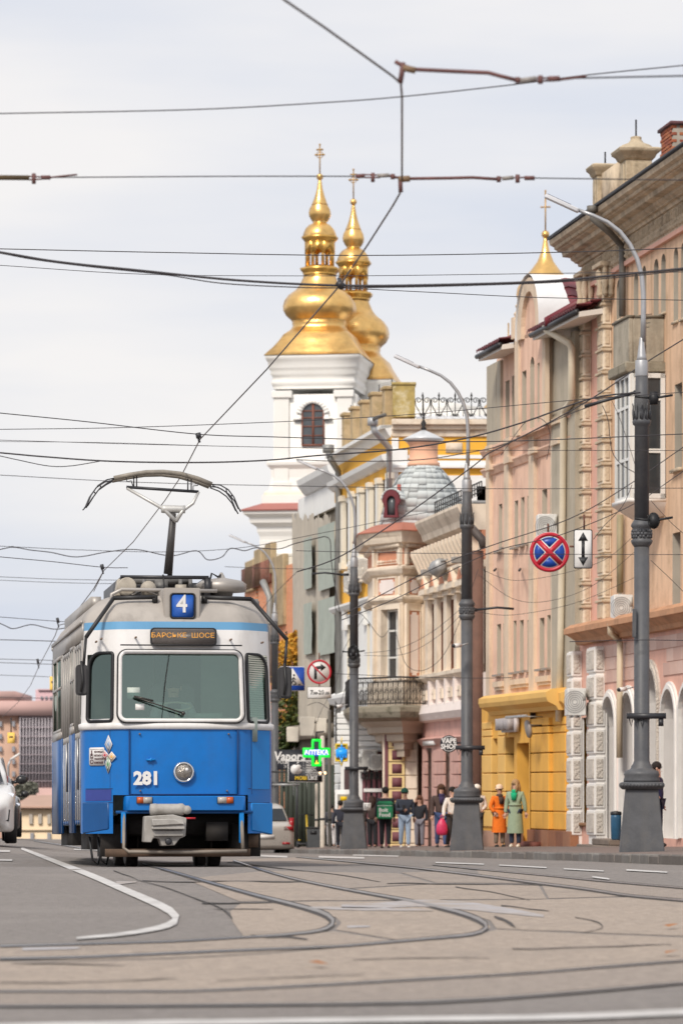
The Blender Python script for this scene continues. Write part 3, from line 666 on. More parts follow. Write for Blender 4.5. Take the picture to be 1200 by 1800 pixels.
# running gear
u = MB(); u.box(-0.85, 0.85, 0.55, 6.0, 0.36, 0.58); u.box(-0.95, 0.95, 0.9, 2.9, 0.2, 0.5); u.box(-0.9, -0.6, .3, .9, 0.12, .5); u.box(.62, .95, .3, .9, .12, .5); u.box(-1.02, 1.02, 3.4, 5.6, 0.25, 0.5); u.box(-0.2, 1.3, 7, 9, 0.2, 0.5)
u.box(-0.7, 0.8, .35, .5, .38, .62); u.box(.3, .55, .1, .3, .3, .52)
u.build('underframe', UNDER, tram)
for y in (1.15, 2.75):
    for sgn in (-1, 1):
        w = MB(); w.lathe([(0.02, -.06), (0.30, -.06), (0.33, -.05), (0.335, .05), (0.36, .055), (0.36, .075), (0.02, .08)], 28).tf(Matrix.Translation((sgn * 0.5, y, 0.33)) @ Matrix.Rotation(-sgn * pi / 2, 4, 'Y'))
        w.build('wheel', mat('wheel_steel', (0.05, 0.042, 0.038), 0.5, 0.3, 8, metal=0.5), tram)
g = MB(); g.tube([(tx(218), -.02, tz(1430)), (tx(217), -.06, tz(1490)), (tx(225), -.14, tz(1497)), (tx(325), -.16, tz(1498)), (tx(432), -.14, tz(1496))], 0.02, 8); g.tube([(tx(425), -.0, tz(1430)), (tx(426), -.1, tz(1494))], .022, 8)
g.build('lifeguard_bar', mat('worn_bar', (0.26, 0.22, 0.18), 0.6, 0.25, 6), tram)
for a, b in ((213, 221), (421, 429)):
    MB().box(tx(a), tx(b), -.04, .02, tz(1482), tz(1428)).build('bar_bracket', BLUE2, tram, bev=.006)
g = MB(); g.box(tx(186), tx(442), .05, .12, tz(1506), tz(1492)); g.box(tx(443), tx(460), .25, .55, tz(1490), tz(1467)); g.build('lifeguard_board', mat('grimy_board', (0.10, 0.062, 0.04), 0.8, 0.3, 6), tram)
for x in (163, 178): 
    hz_ = MB(); hz_.tube([(tx(x), .5, .35), (tx(x + 5), .45, .08), (tx(x + 14), .45, .03), (tx(x + 22), .5, .2)], .014, 6); hz_.build('air_hose', BLACK, tram)
# coupler
c = MB(); c.prism([(tx(249), tz(1480)), (tx(251), tz(1435)), (tx(300), tz(1432)), (tx(324), tz(1438)), (tx(322), tz(1470)), (tx(312), tz(1474)), (tx(303), tz(1486)), (tx(280), tz(1487)), (tx(276), tz(1474)), (tx(266), tz(1473)), (tx(262), tz(1481))], -0.30, -0.02)
c.box(tx(262), tx(320), -0.42, -0.28, tz(1458), tz(1440), 0.02, 0.02); c.box(tx(266), tx(318), -0.36, -0.2, tz(1470), tz(1460)); c.prism([(tx(262), tz(1440)), (tx(300), tz(1440)), (tx(318), tz(1449)), (tx(262), tz(1452))], -.44, -.3)
co = c.build('coupler', COUP, tram, bev=0.008)
c = MB(); c.lathe([(0.03, -.21), (.065, -.2), (.07, -.14), (.066, -.13), (.066, .12), (.07, .13), (.07, .17), (.045, .2), (.045, .24), (.02, .25)], 18).tf(Matrix.Translation((tx(293), -.16, tz(1423))) @ Matrix.Rotation(pi / 2, 4, 'Y'))
c.lathe([(.05, -.02), (.05, .02)], 14).tf(Matrix.Translation((tx(326), -.2, tz(1424))) @ Matrix.Rotation(pi / 2, 4, 'X'), len(c.v) - 28); c.build('air_cylinder', COUP, co)
c = MB(); c.lathe([(.04, 0), (.04, .03), (.02, .04)], 14).tf(Matrix.Translation((tx(292), -.30, tz(1479))) @ Matrix.Rotation(pi / 2, 4, 'X')); c.build('coupling_pin', DARKM, co)
c = MB(); c.box(tx(323), tx(341), -.2, -.17, tz(1440), tz(1437)); c.build('release_lever', mat('red_lever', (0.5, 0.02, 0.03), 0.5, 0.1), co)
# community sticker on the left corner: plate, arms emblem, lines of text and four lozenges
A, B = Vector((-1.07, 0.40, 0)), Vector((-0.78, 0.085, 0)); fa = math.atan2(B.y - A.y, B.x - A.x)
sk = bpy.data.objects.new('sticker', None); C.objects.link(sk); sk.parent = tram; sk.location = A.lerp(B, 0.0) + Vector((-0.7, -0.7, 0)).normalized() * 0.012; sk.rotation_euler = (0, 0, fa)
U = lambda px: (px - 157) / (209 - 157) * 0.43
SW = mat('sticker_white', (0.66, 0.64, 0.63), 0.45, 0.04, 4)
MB().prism(rrect(U(165), U(194), tz(1345), tz(1313), .02, 3), -.002, 0).build('sticker_plate', SW, sk)
SD = mat('sticker_print', (0.10, 0.045, 0.05), 0.6, 0)
e = MB(); e.box(U(169), U(171.2), -.003, -.004, tz(1328), tz(1318)); e.box(U(167.5), U(168.6), -.003, -.004, tz(1331), tz(1324)); e.box(U(172), U(173), -.003, -.004, tz(1331), tz(1324)); e.box(U(167.5), U(173), -.003, -.004, tz(1332.5), tz(1330))
e.ring(rrect(U(166.8), U(173.6), tz(1342), tz(1334), .025, 4), rrect(U(168), U(172.4), tz(1340.5), tz(1335.5), .018, 4), -.004, -.003); e.box(U(167), U(192), -.003, -.004, tz(1316.5), tz(1316)); e.build('emblem', SD, sk)
for i, s_ in enumerate(('ВІННИЦЬКА', 'МІСЬКА', 'ТРАНСПОРТНА', 'КОМПАНІЯ')):
    text('sticker_text', s_, 0.032, SD, sk, (U(175), -.004, tz(1321 + i * 6.4)), align='LEFT', sx=.8)
for cx, cz, wx, wz, co_ in ((202, 1308, 6.5, 15, (0.25, 0.36, 0.55)), (195, 1327, 7, 8, (0.5, 0.04, 0.06)), (208, 1330, 7.5, 8.5, (0.75, 0.42, 0.10)), (201, 1343, 5.5, 15, (0.10, 0.28, 0.12))):
    P_ = lambda k_: [(U(cx - wx * k_), tz(cz)), (U(cx), tz(cz + wz * k_)), (U(cx + wx * k_), tz(cz)), (U(cx), tz(cz - wz * k_))]
    MB().prism(P_(1.12), -.0035, -.001).build('lozenge', SW, sk)
    MB().prism(P_(.82), -.0045, -.002).build('lozenge', mat('lozenge_%d' % cx, co_, .5, 0), sk)
    MB().ring(P_(.62), P_(.42), -.006, -.004).build('lozenge_line', SW, sk)
# mirrors on their arms
BAR = mat('mirror_arm_black', (0.02, 0.019, 0.02), 0.5, 0.25, 8)
for pts, w in (([(278, 1046, .35), (205, 1048, .38), (153, 1120, .1), (148, 1172, .05)], 0), ([(366, 1046, .35), (450, 1048, .38), (508, 1122, .1), (503, 1175, .05)], 0)):
    q = [Vector((tx(x), y, tz(z))) for x, z, y in pts]
    a = MB(); a.tube([q[0], q[1]], .028, 6); a.tube([q[1], q[2]], .024, 6); a.tube([q[2], q[3]], .017, 6); a.box(q[0].x - .03, q[0].x + .03, q[0].y - .02, q[0].y + .06, q[0].z - .06, q[0].z + .02); a.build('mirror_arm', BAR, tram)
for x0, x1, y0, y1 in ((133.5, 155.5, 1169, 1223), (490, 514, 1171.5, 1227)):
    m = MB(); m.prism(rrect(tx(x0), tx(x1), tz(y1), tz(y0), .045, 4), -.06, .05); mo = m.build('mirror', MIRRORB, tram, bev=.02, seg=2)
    m = MB(); xc = (x0 + x1) / 2; m.tube([(tx(xc - 2), -.075, tz(y0 - 6)), (tx(xc + 1), -.08, tz((y0 + y1) / 2)), (tx(xc - 2), -.075, tz(y1 - 6))], .014, 6); m.build('mirror_rod', BAR, mo)
# roof gear and pantograph
RZ = 3.185
def rg(name, m, fn, **k):
    mb = MB(); fn(mb); return mb.build(name, m, tram, **k)
rg('roof_frame', DARKM, lambda b: (b.box(-.62, .42, .95, 1.0, RZ + .2, RZ + .24), b.box(-.62, -.56, .95, 3.6, RZ, RZ + .22), b.box(.38, .44, .95, 3.6, RZ, RZ + .22), b.box(-.6, .42, 2.2, 2.28, RZ + .17, RZ + .24), b.box(-.6, .42, 3.5, 3.6, RZ + .17, RZ + .24)))
rg('lightning_arrester', BEIGE, lambda b: (b.box(-.68, -.44, .95, 1.25, RZ, RZ + .2, .03, .03), b.lathe([(.11, 0), (.11, .1), (.02, .11)], 16).tf(Matrix.Translation((-.55, .95, RZ + .1)) @ Matrix.Rotation(pi / 2, 4, 'X'), len(b.v) - 48)), bev=.01)
rg('insulator_cap', BEIGE, lambda b: b.lathe([(.09, 0), (.09, .09), (.02, .1)], 16).tf(Matrix.Translation((-.30, .95, RZ + .08)) @ Matrix.Rotation(pi / 2, 4, 'X')))
rg('conduit', ALU, lambda b: (b.tube([(-.75, .75, RZ - .1), (-.74, .76, RZ + .0), (-.62, .78, RZ + .06), (.5, .78, RZ + .05)], .022, 8), b.tube([(-.5, .8, RZ), (-.35, .85, RZ + .06), (-.2, .8, RZ)], .008, 5)))
rg('ventilator', ALU, lambda b: (b.lathe([(.12, -.02), (.14, .06), (.29, .07), (.3, .16), (.24, .2), (.05, .235), (.03, .27), (.015, .3)], 24, (.60, 1.25, RZ)), b.lathe([(.16, -.12), (.16, .0)], 16, (.60, 1.25, RZ))))
rg('roof_edge_box', ALU, lambda b: (b.box(-.98, -.86, .8, 5.5, 3.02, 3.16), b.box(.86, 1.0, .8, 5.5, 3.02, 3.12), b.box(.5, .98, .75, 1.0, 3.05, 3.14)))
rg('cable', BLACK, lambda b: (b.tube([(.42, 1.1, RZ + .1), (.47, 1.1, RZ + .28), (.55, 1.15, RZ + .24), (.6, 1.25, RZ + .28)], .012, 6), b.tube([(-.1, .9, RZ), (-.12, .95, RZ + .25)], .01, 5), b.tube([(-.55, .85, RZ - .02), (-.4, .8, RZ + .03), (-.3, .9, RZ + .12)], .008, 5)))
rg('sign_bracket', BEIGE, lambda b: b.box(tx(315), tx(333), .3, .45, RZ + .0, RZ + .09))
pg = MB(); pg.lathe([(.05, -.35), (.05, .35)], 14).tf(Matrix.Translation((-.12, 1.25, RZ + .2)) @ Matrix.Rotation(pi / 2, 4, 'Y'))
for x in (-.33, .1, .22): pg.lathe([(.075, -.02), (.075, .02)], 14).tf(Matrix.Translation((x, 1.15, RZ + .14)) @ Matrix.Rotation(pi / 2, 4, 'Y'), len(pg.v) - 28)
pg.box(-.35, .3, 1.3, 1.36, RZ, RZ + .16); pg.box(-.2, -.05, 1.1, 1.2, RZ, RZ + .2); pgo = pg.build('pantograph_base', mat('pantograph_grey', (0.16, 0.155, 0.15), 0.5, 0.2, 8), tram)
ty = 1.2; zt = lambda y: 0.917 + (HY - y) * (TD + ty) / F; xt = lambda px: (px - TX0 + 4) * (TD + ty) / F + .0
pa = MB()
kx = (xt(318), zt(902))
pa.tube([(xt(309), ty, zt(1006)), (xt(317), ty - .1, zt(900))], .052, 8, r1=.036); pa.tube([(xt(314), ty + .12, zt(1008)), (xt(320), ty + .02, zt(905))], .03, 8); pa.build('pantograph_arm', mat('pantograph_arm', (0.055, 0.05, 0.048), 0.5, 0.2, 8), tram)
up = MB(); AL = mat('pantograph_alloy', (0.55, 0.54, 0.52), 0.4, 0.15, 6, metal=0.3)
up.lathe([(.045, -.14), (.05, -.1), (.045, .1), (.05, .14)], 12).tf(Matrix.Translation((xt(317), ty - .1, zt(893))) @ Matrix.Rotation(pi / 2, 4, 'Y'))
up.tube([(xt(321), ty - .15, zt(915)), (xt(300), ty - .12, zt(893)), (xt(236), ty - .1, zt(857))], .026, 8, r1=.018); up.tube([(xt(321), ty - .15, zt(915)), (xt(334), ty - .12, zt(895)), (xt(352), ty - .1, zt(882)), (xt(362), ty - .1, zt(862))], .026, 8, r1=.018)
up.build('pantograph_fork', AL, tram)
hd = MB(); hd.tube([(xt(235), ty - .1, zt(855)), (xt(362), ty - .1, zt(862))], .018, 8)
for x, y in ((248, 856), (253, 856), (343, 861), (349, 861)): hd.tube([(xt(x), ty - .1, zt(y)), (xt(x), ty - .1, zt(y - 22))], .008, 6)
for pts in ([(234, 838), (236, 846), (243, 844), (246, 853)], [(361, 846), (360, 851), (352, 852), (352, 860)]): hd.tube([(xt(x), ty - .12, zt(y)) for x, y in pts], .007, 5)
hd.build('pantograph_crossbar', DARKM, tram)
bow = [(213, 840), (240, 834), (270, 829), (300, 828), (330, 831), (360, 839), (385, 849)]
b = MB(); b.tube([(xt(x), ty - .12, zt(y)) for x, y in bow], .028, 8); b.tube([(xt(x), ty + .18, zt(y)) for x, y in bow], .028, 8); b.build('collector_bow', mat('collector_strip', (0.26, 0.23, 0.19), 0.5, 0.3, 10), tram)
hn = MB()
for pts in ([(213, 840), (200, 843), (185, 853), (173, 870), (165, 889), (161, 893)], [(213, 842), (202, 848), (188, 858), (177, 873), (167, 889)], [(385, 849), (400, 850), (414, 858), (424, 871), (431, 888), (436, 897)], [(386, 851), (402, 857), (415, 866), (425, 878), (432, 892)]):
    hn.tube([(xt(x), ty - .12, zt(y)) for x, y in pts], .0085, 6); hn.tube([(xt(x), ty + .16, zt(y)) for x, y in pts], .0085, 6)
for a, c_ in (((188, 850), (190, 857)), ((178, 864), (181, 868)), ((410, 855), (411, 863)), ((420, 866), (419, 872))): hn.tube([(xt(a[0]), ty - .12, zt(a[1])), (xt(c_[0]), ty - .12, zt(c_[1]))], .008, 5)
hn.build('collector_horn', DARKM, tram)
# ------------------------------------------------------------ building helpers
def bxp(mb, f, p0, p1, y0, y1, o0, o1, **k):
    """box whose street face (at out = o1) spans photo columns p0..p1 and rows y0..y1"""
    a, b = f.s(p0, o1), f.s(p1, o1); pm = (p0 + p1) / 2
    return mb.box(a, b, o0, o1, f.z(pm, y0, o1), f.z(pm, y1, o1), **k)
def op(f, p0, p1, yt, yb, arch=False, out=0.0):
    a, b = sorted((f.s(p0, out), f.s(p1, out))); pm = (p0 + p1) / 2
    return (a, b, f.z(pm, yb, out), f.z(pm, yt, out), arch)
def arc_pts(a, b, zt, n=9):
    r = (b - a) / 2; c = (a + b) / 2
    return [(c - r * cos(pi * i / n), zt - r + r * sin(pi * i / n)) for i in range(n + 1)]
def wall(f, par, name, m, s0, s1, z0, z1, ops=(), depth=0.3, out=0.0, rm=None, thick=None, **kw):
    """a wall front with real openings: faces, reveals and arch heads"""
    mb = MB()
    xs = sorted({s0, s1, *[min(max(o[i], s0), s1) for o in ops for i in (0, 1)]}); zs = sorted({z0, z1, *[min(max(o[i], z0), z1) for o in ops for i in (2, 3)]})
    for i in range(len(xs) - 1):
        run = None
        for j in range(len(zs)):
            solid = j < len(zs) - 1 and not any(o[0] - 1e-5 <= xs[i] and xs[i + 1] <= o[1] + 1e-5 and o[2] - 1e-5 <= zs[j] and zs[j + 1] <= o[3] + 1e-5 for o in ops)
            if solid and run is None: run = zs[j]
            if not solid and run is not None:
                mb.quad((xs[i], out, run), (xs[i], out, zs[j]), (xs[i + 1], out, zs[j]), (xs[i + 1], out, run)); run = None
    d = out - depth
    for a, b, za, zb, arch in ops:
        mb.cur = 0
        if arch:
            pts = arc_pts(a, b, zb); r = (b - a) / 2
            for (x0, za0), (x1, za1) in zip(pts, pts[1:]):
                mb.quad((x0, out, za0), (x1, out, za1), (x1, out, zb + 1e-4), (x0, out, zb + 1e-4))
        mb.cur = 1
        zt = zb - (b - a) / 2 if arch else zb
        mb.quad((a, out, za), (a, d, za), (a, d, zt), (a, out, zt)); mb.quad((b, d, za), (b, out, za), (b, out, zt), (b, d, zt))
        mb.quad((a, d, za), (a, out, za), (b, out, za), (b, d, za))
        if arch:
            for (x0, z0_), (x1, z1_) in zip(pts, pts[1:]): mb.quad((x0, d, z0_), (x0, out, z0_), (x1, out, z1_), (x1, d, z1_))
        else: mb.quad((a, out, zt), (a, d, zt), (b, d, zt), (b, out, zt))
    mb.cur = 0
    return mb.build(name, [m, rm or m], par, f, smooth=0, **kw)
def window(f, par, o, depth=0.28, out=0.0, fm=None, bars=(0.5,), rails=(0.33,), fw=0.06, pane=None, name='window'):
    """casement with its own pane, set back in the opening o"""
    a, b, za, zb, arch = o; fm = fm or PVC; y0, y1 = out - depth + 0.01, out - depth + 0.07
    mb = MB(); zt = zb - (b - a) / 2 if arch else zb
    mb.box(a, a + fw, y0, y1, za, zt); mb.box(b - fw, b, y0, y1, za, zt); mb.box(a + fw, b - fw, y0, y1, za, za + fw)
    if arch:
        p = arc_pts(a, b, zb); c, r = (a + b) / 2, (b - a) / 2; q = [(c + (x - c) * (r - fw) / r, zt + (z - zt) * (r - fw) / r) for x, z in p]
        for i in range(len(p) - 1): mb.prism([p[i], p[i + 1], q[i + 1], q[i]], y0, y1)
    else: mb.box(a + fw, b - fw, y0, y1, zb - fw, zb)
    for t in bars: x = a + (b - a) * t; mb.box(x - fw * .5, x + fw * .5, y0, y1 - .008, za + fw, zb - fw * (1.2 if not arch else 1.5))
    for t in rails: z = zb - (zb - za) * t; mb.box(a + fw, b - fw, y0, y1 - .012, z - fw * .45, z + fw * .45)
    w = mb.build(name, fm, par, f, smooth=0)
    g = MB(); yy = y0 + 0.012
    if arch: q = arc_pts(a, b, zb); g.add([(a, yy, za)] + [(x, yy, z) for x, z in q] + [(b, yy, za)], [tuple(range(len(q) + 2))])
    else: g.quad((a, yy, za), (a, yy, zb), (b, yy, zb), (b, yy, za))
    po = g.build('pane', pane or PANE, w, smooth=0); return w
def prof(f, par, name, m, pts, s0, s1, **k):
    """a moulding: profile (out, z) run along the facade"""
    mb = MB(); n = len(pts)
    mb.add([(s0, o, z) for o, z in pts] + [(s1, o, z) for o, z in pts], [(i, (i + 1) % n, n + (i + 1) % n, n + i) for i in range(n)] + [tuple(range(n)), tuple(range(2 * n - 1, n - 1, -1))])
    return mb.build(name, m, par, f, smooth=0, **k)
def shared(par, f, name, me, x, o, z):
    ob = put(name, me, par, f); ob.matrix_basis = ob.matrix_basis @ Matrix.Translation((x, o, z)); return ob
def mesh_of(mb, name, m, **k):
    me = mb.mesh(name, **k); me.materials.append(m); return me
def pipe(f, par, name, pts, r, m, n=10):
    """pts in photo px: (x, y, out)"""
    mb = MB(); mb.tube([(f.s(x, o), o, f.z(x, y, o)) for x, y, o in pts], r, n); return mb.build(name, m, par, f)
def ac_unit(label, P0, w, hgt, rz, dpt=0.3, group='air conditioner outdoor units on the facades'):
    """outdoor unit: casing, fan grille, side cover, two brackets; P0 its lower front-left corner, local -y is its front"""
    t = thing('air_conditioner', label, 'air conditioner', P0, rz, group)
    MB().box(0, w, 0, dpt, 0, hgt).build('casing', PVC, t, bev=.015)
    g = MB(); c = (w * .38, 0, hgt / 2)
    for i in range(5): g.tube([(c[0] + hgt * .4 * (1 - i * .19) * cos(a), -.012, c[2] + hgt * .4 * (1 - i * .19) * sin(a)) for a in [2 * pi * j / 16 for j in range(17)]], .006, 4, caps=False)
    g.build('fan_grille', mat('grille_grey', (0.25, 0.25, 0.25), .5, .1), t)
    MB().box(w * .8, w * .97, -.012, .1, hgt * .55, hgt * .9).build('side_cover', mat('ac_cover', (0.55, 0.54, 0.5), .5, .1), t)
    k = MB()
    for x in (.12, w - .15): k.box(x, x + .03, -.02, dpt + .3, -.04, 0)
    k.build('bracket', GALV, t); return t
# ------------------------------------------------------------ stone-trimmed corner building on the right
OCHRE = mat('ochre_plaster', h('d8b698'), 0.85, 0.12, 0.8, bump=0.25, bscale=18, dirt=0.6, dcol=h('9c7e60'), dscale=0.9, streak=0.85)
PINKP = mat('pink_plaster', h('d8a896'), 0.85, 0.12, 1.2, bump=0.15, bscale=20, dirt=0.5, dcol=h('a9857a'), streak=.5)
STONE = mat('weathered_stone', h('c2b098'), 0.9, 0.24, 2.5, bump=0.6, bscale=22, dirt=0.6, dcol=h('5d5043'), dscale=1.6, streak=0.5)
STONEL = mat('pale_stone', h('d6c8b4'), 0.9, 0.2, 2.5, bump=0.4, bscale=22, dirt=0.55, dcol=h('5f5346'), dscale=1.8, streak=0.6)
ROUGHW = mat('white_rough_stone', h('cfc6bb'), 0.9, 0.2, 3, bump=2, bscale=24, dirt=0.6, dcol=h('8d8278'), dscale=3)
SIDING = [mat('pink_siding_%s' % n_, c, 0.65, 0.1, 1.5, bump=0.1, bscale=10, dirt=0.4, dcol=h('94746a'), streak=0.45) for n_, c in (('a', h('ccaa9b')), ('b', h('c4a092')), ('c', h('d0b0a2')))]
TRIM = mat('white_trim', h('dedad5'), 0.75, 0.06, 3, dirt=0.2, dcol=h('a29a92'), streak=0.2)
REVEAL = mat('pale_grey_reveal', h('cfcac6'), 0.8, 0.08, 2, streak=0.2, dcol=h('9c958c'))
MOSS = mat('mossy_concrete', h('8d8575'), 0.95, 0.25, 3, bump=0.6, bscale=16, dirt=0.8, dcol=h('3f3d2b'), dscale=3)
OLDCON = mat('old_concrete', h('a39a8a'), 0.9, 0.2, 2.5, bump=0.3, bscale=18, dirt=0.5, dcol=h('5a5348'), dscale=2, streak=0.5)
PIPED = mat('dark_zinc_pipe', h('6a6660'), 0.6, 0.2, 3, metal=0.2, dirt=0.3, dcol=h('4a4038'))
PIPEB = mat('beige_pipe', h('c2b096'), 0.55, 0.1, 3, dirt=0.2, dcol=h('8d7a62'))
fA = Frame(1030, 90, atan(.148), zg=-0.56)
A = fA.root('corner_building', 'ochre and pink corner building with stone pilasters behind the nearest lamp post', 'building')
sN = fA.s(1560); sF = 0.25
GO = 0.22                                           # the ground floor stands this much forward
zC = fA.z(1064, 1127, GO); zTop = fA.z(1100, 421)
# body behind the fronts, roof
mb = MB(); mb.box(sN, sF, -10, -0.62, -1.2, zTop + 1.1); mb.box(sN, sF - .02, -10, .1, zTop + 0.9, zTop + 1.2); mb.build('inner_wall', mat('plain_ochre_end', h('c4a284'), 0.9, 0.1), A, fA)
# ground floor
gops = [op(fA, 1008, 1031, 1262, 1446, out=GO)] + [op(fA, a, b, t, 1474, True, out=GO) for a, b, t in ((1061, 1084, 1224), (1094, 1117, 1217), (1166, 1190, 1211), (1197, 1222, 1206))]
portal = op(fA, 1130, 1158, 1172, 1482, True, out=GO); gops.append(portal); gops.append(op(fA, 1228, 1255, 1200, 1474, True, out=GO))
wall(fA, A, 'ground_floor_wall', PINKP, sN, sF, -1.0, zC, gops, 0.62, GO, REVEAL)
for o in gops:
    window(fA, A, o, 0.56, GO, PVC, (0.5,), (0.3,))
    if o[4]:                                        # white moulded surround
        a, b, za, zb, _ = o; p = arc_pts(a, b, zb, 12); c, r = (a + b) / 2, (b - a) / 2; t = 0.16
        q = [(c + (x - c) * (r + t) / r, zb - r + (z - zb + r) * (r + t) / r) for x, z in p]
        mb = MB()
        for y0, y1, k in ((GO, GO + .05, 1.0), (GO + .05, GO + .085, .55)):
            q2 = [(x + (qx - x) * k, z + (qz - z) * k) for (x, z), (qx, qz) in zip(p, q)]
            for i in range(len(p) - 1): mb.prism([p[i], p[i + 1], q2[i + 1], q2[i]], y0 + .001, y1)
            mb.box(a - t * k, a, y0 + .001, y1, za, zb - r); mb.box(b, b + t * k, y0 + .001, y1, za, zb - r)
        mb.build('arch_surround', TRIM if o is not portal else ROUGHW, A, fA, smooth=0)
# siding panels, one by one
pm = {}
rowh, colw = 0.285, 0.62
nrow = 0
for r_ in range(17):
    z0 = 0.35 + r_ * rowh
    if z0 + rowh > zC - .02: break
    for c_ in range(24):
        x1 = fA.s(1046, GO) - c_ * colw - (0.31 if r_ % 2 else 0); x0 = x1 - colw
        if x0 < fA.s(1215, GO): continue
        if any(x0 < o[1] + .18 and x1 > o[0] - .18 and z0 < o[3] + .12 and z0 + rowh > o[2] for o in gops): continue
        key = (r_ + c_ * 2) % 3
        if key not in pm: pm[key] = mesh_of(MB().box(0.006, colw - .006, 0, .022, .006, rowh - .006), 'siding_panel', SIDING[key], bev=.004, smooth=0)
        shared(A, fA, 'siding_panel', pm[key], x0, GO + .001, z0)
# ground-floor pilasters in rough white blocks
def pilaster(f, par, p0, p1, prot, base, ytop, ybot, nb, m, mp_, name, inset, gap=0.05, ledge=None):
    a, b = f.s(p0, base + prot), f.s(p1, base + prot); pm_ = (p0 + p1) / 2; z0, z1 = f.z(pm_, ybot, base + prot), f.z(pm_, ytop, base + prot)
    w = a - b if a > b else b - a; x0 = min(a, b); hh = (z1 - z0) / nb
    MB().box(x0 + .03, x0 + w - .03, base - .05, base + prot - .045, z0 - .3, z1).build('pilaster_core', m, par, f, smooth=0)
    mb = MB().box(0, w, 0, prot, gap / 2, hh - gap / 2); me = mesh_of(mb, name, m, bev=0.018, smooth=0)
    pp = MB().box(inset, w - inset, prot - .01, prot + .025, gap / 2 + inset, hh - gap / 2 - inset); pp.box(-.022, .01, .05, prot - inset * .7, gap / 2 + inset, hh - gap / 2 - inset)
    mp2 = mesh_of(pp, 'block_face', mp_, bev=0.012, smooth=0)
    lm = None
    if ledge: lm = mesh_of(MB().box(-.05, w + .05, 0, prot + .05, -ledge, 0), 'block_moulding', STONE, bev=.01, smooth=0)
    for i in range(nb):
        q = shared(par, f, name, me, x0, base, z0 + i * hh)
        r = put('block_face', mp2, q)
        if ledge: l_ = put('block_moulding', lm, q); l_.location = (0, 0, hh)
pilaster(fA, A, 995, 1004, 0.25, GO, 1145, 1470, 7, TRIM, ROUGHW, 'stone_block', 0.06)
pilaster(fA, A, 1030, 1044, 0.25, GO, 1137, 1470, 7, TRIM, ROUGHW, 'stone_block', 0.06)
pilaster(fA, A, 1016, 1024, 0.2, 0, 505, 1105, 15, STONEL, STONE, 'quoin_block', 0.07, 0.06, 0.06)
pilaster(fA, A, 1049, 1059, 0.2, 0, 495, 1095, 15, STONEL, STONE, 'quoin_block', 0.07, 0.06, 0.06)
# column capitals with scrolled consoles
for p0, p1, y0, y1 in ((1014, 1024, 545, 490), (1047, 1060, 530, 475)):
    mb = MB(); a, b = f0, f1 = fA.s(p0, .25), fA.s(p1, .25); z0, z1 = fA.z(p0, y0, .25), fA.z(p0, y1, .25)
    mb.box(a, b, -.05, .22, z0, z1); mb.box(a + .06, b - .06, -.05, .34, z1, z1 + .1)
    for o_ in (.0, .14):
        for x in (min(a, b) + .0,): mb.lathe([(.01, z0), (.07, z0 + .08), (.05, z0 + .2), (.09, z0 + .36), (.04, z1), (.08, z1 - .02)], 8, (x - .02, o_ + .08, 0))
    mb.lathe([(.01, z0), (.09, z0 + .1), (.06, z0 + .25), (.11, z1 - .1), (.02, z1)], 8, ((a + b) / 2, .25, 0))
    mb.build('capital', STONE, A, fA, bev=.015)
# storey cornice and upper walls
prof(fA, A, 'storey_cornice', mat('ochre_cornice', h('b98a68'), .85, .15, 2, bump=.3, bscale=18, dirt=.5, dcol=h('6f5442'), dscale=1.5, streak=.4), [(GO - .1, zC - .02), (GO + .16, zC), (GO + .2, zC + .1), (GO + .38, zC + .22), (GO + .46, zC + .24), (GO + .46, zC + .36), (GO + .3, zC + .46), (-.1, zC + .5)], sN, fA.s(990, GO + .46))
uops = [op(fA, 1185, 1198, 674, 824), op(fA, 1181, 1195, 936, 1076), op(fA, 1118, 1132, 930, 1090), op(fA, 1215, 1230, 650, 800), op(fA, 1290, 1312, 600, 780), op(fA, 1290, 1312, 905, 1065), op(fA, 1086, 1092, 1010 - 25, 1090)]
uarch = [op(fA, a, b, t, u, True) for a, b, t, u in ((1083, 1091, 491, 562), (1113, 1121, 478, 556), (1127, 1135, 467, 553), (1148, 1156.5, 455, 557), (1161, 1169, 446, 550), (1183, 1191, 435, 565), (1196, 1204, 426, 560))]
wall(fA, A, 'upper_wall', OCHRE, sN, fA.s(1062, 0), zC + .3, zTop, uops + uarch, 0.34, 0, mat('grey_reveal', h('a79f92'), .85, .12, 2, streak=.4, dcol=h('6d6459')))
MB().box(fA.s(1062, 0), sF, -.6, 0.0, zC + .3, zTop).build('corner_wall', PINKP, A, fA, smooth=0)
for o in uops: window(fA, A, o, .3, 0, mat('brown_frame', h('6a4a38'), .6, .2, 6), (.5,), (.3,))
for o in uarch: window(fA, A, o, .3, 0, mat('old_frame', h('8d8577'), .7, .2, 6), (), (.4,), .05)
mb = MB()
for o in uops[:2] + uops[3:4]: mb.box(o[0] - .08, o[1] + .08, -.02, .1, o[2] - .07, o[2])
for o in uarch: mb.box(o[0] - .03, o[1] + .03, -.02, .05, o[2] - .05, o[2])
mb.build('window_sills', STONE, A, fA)
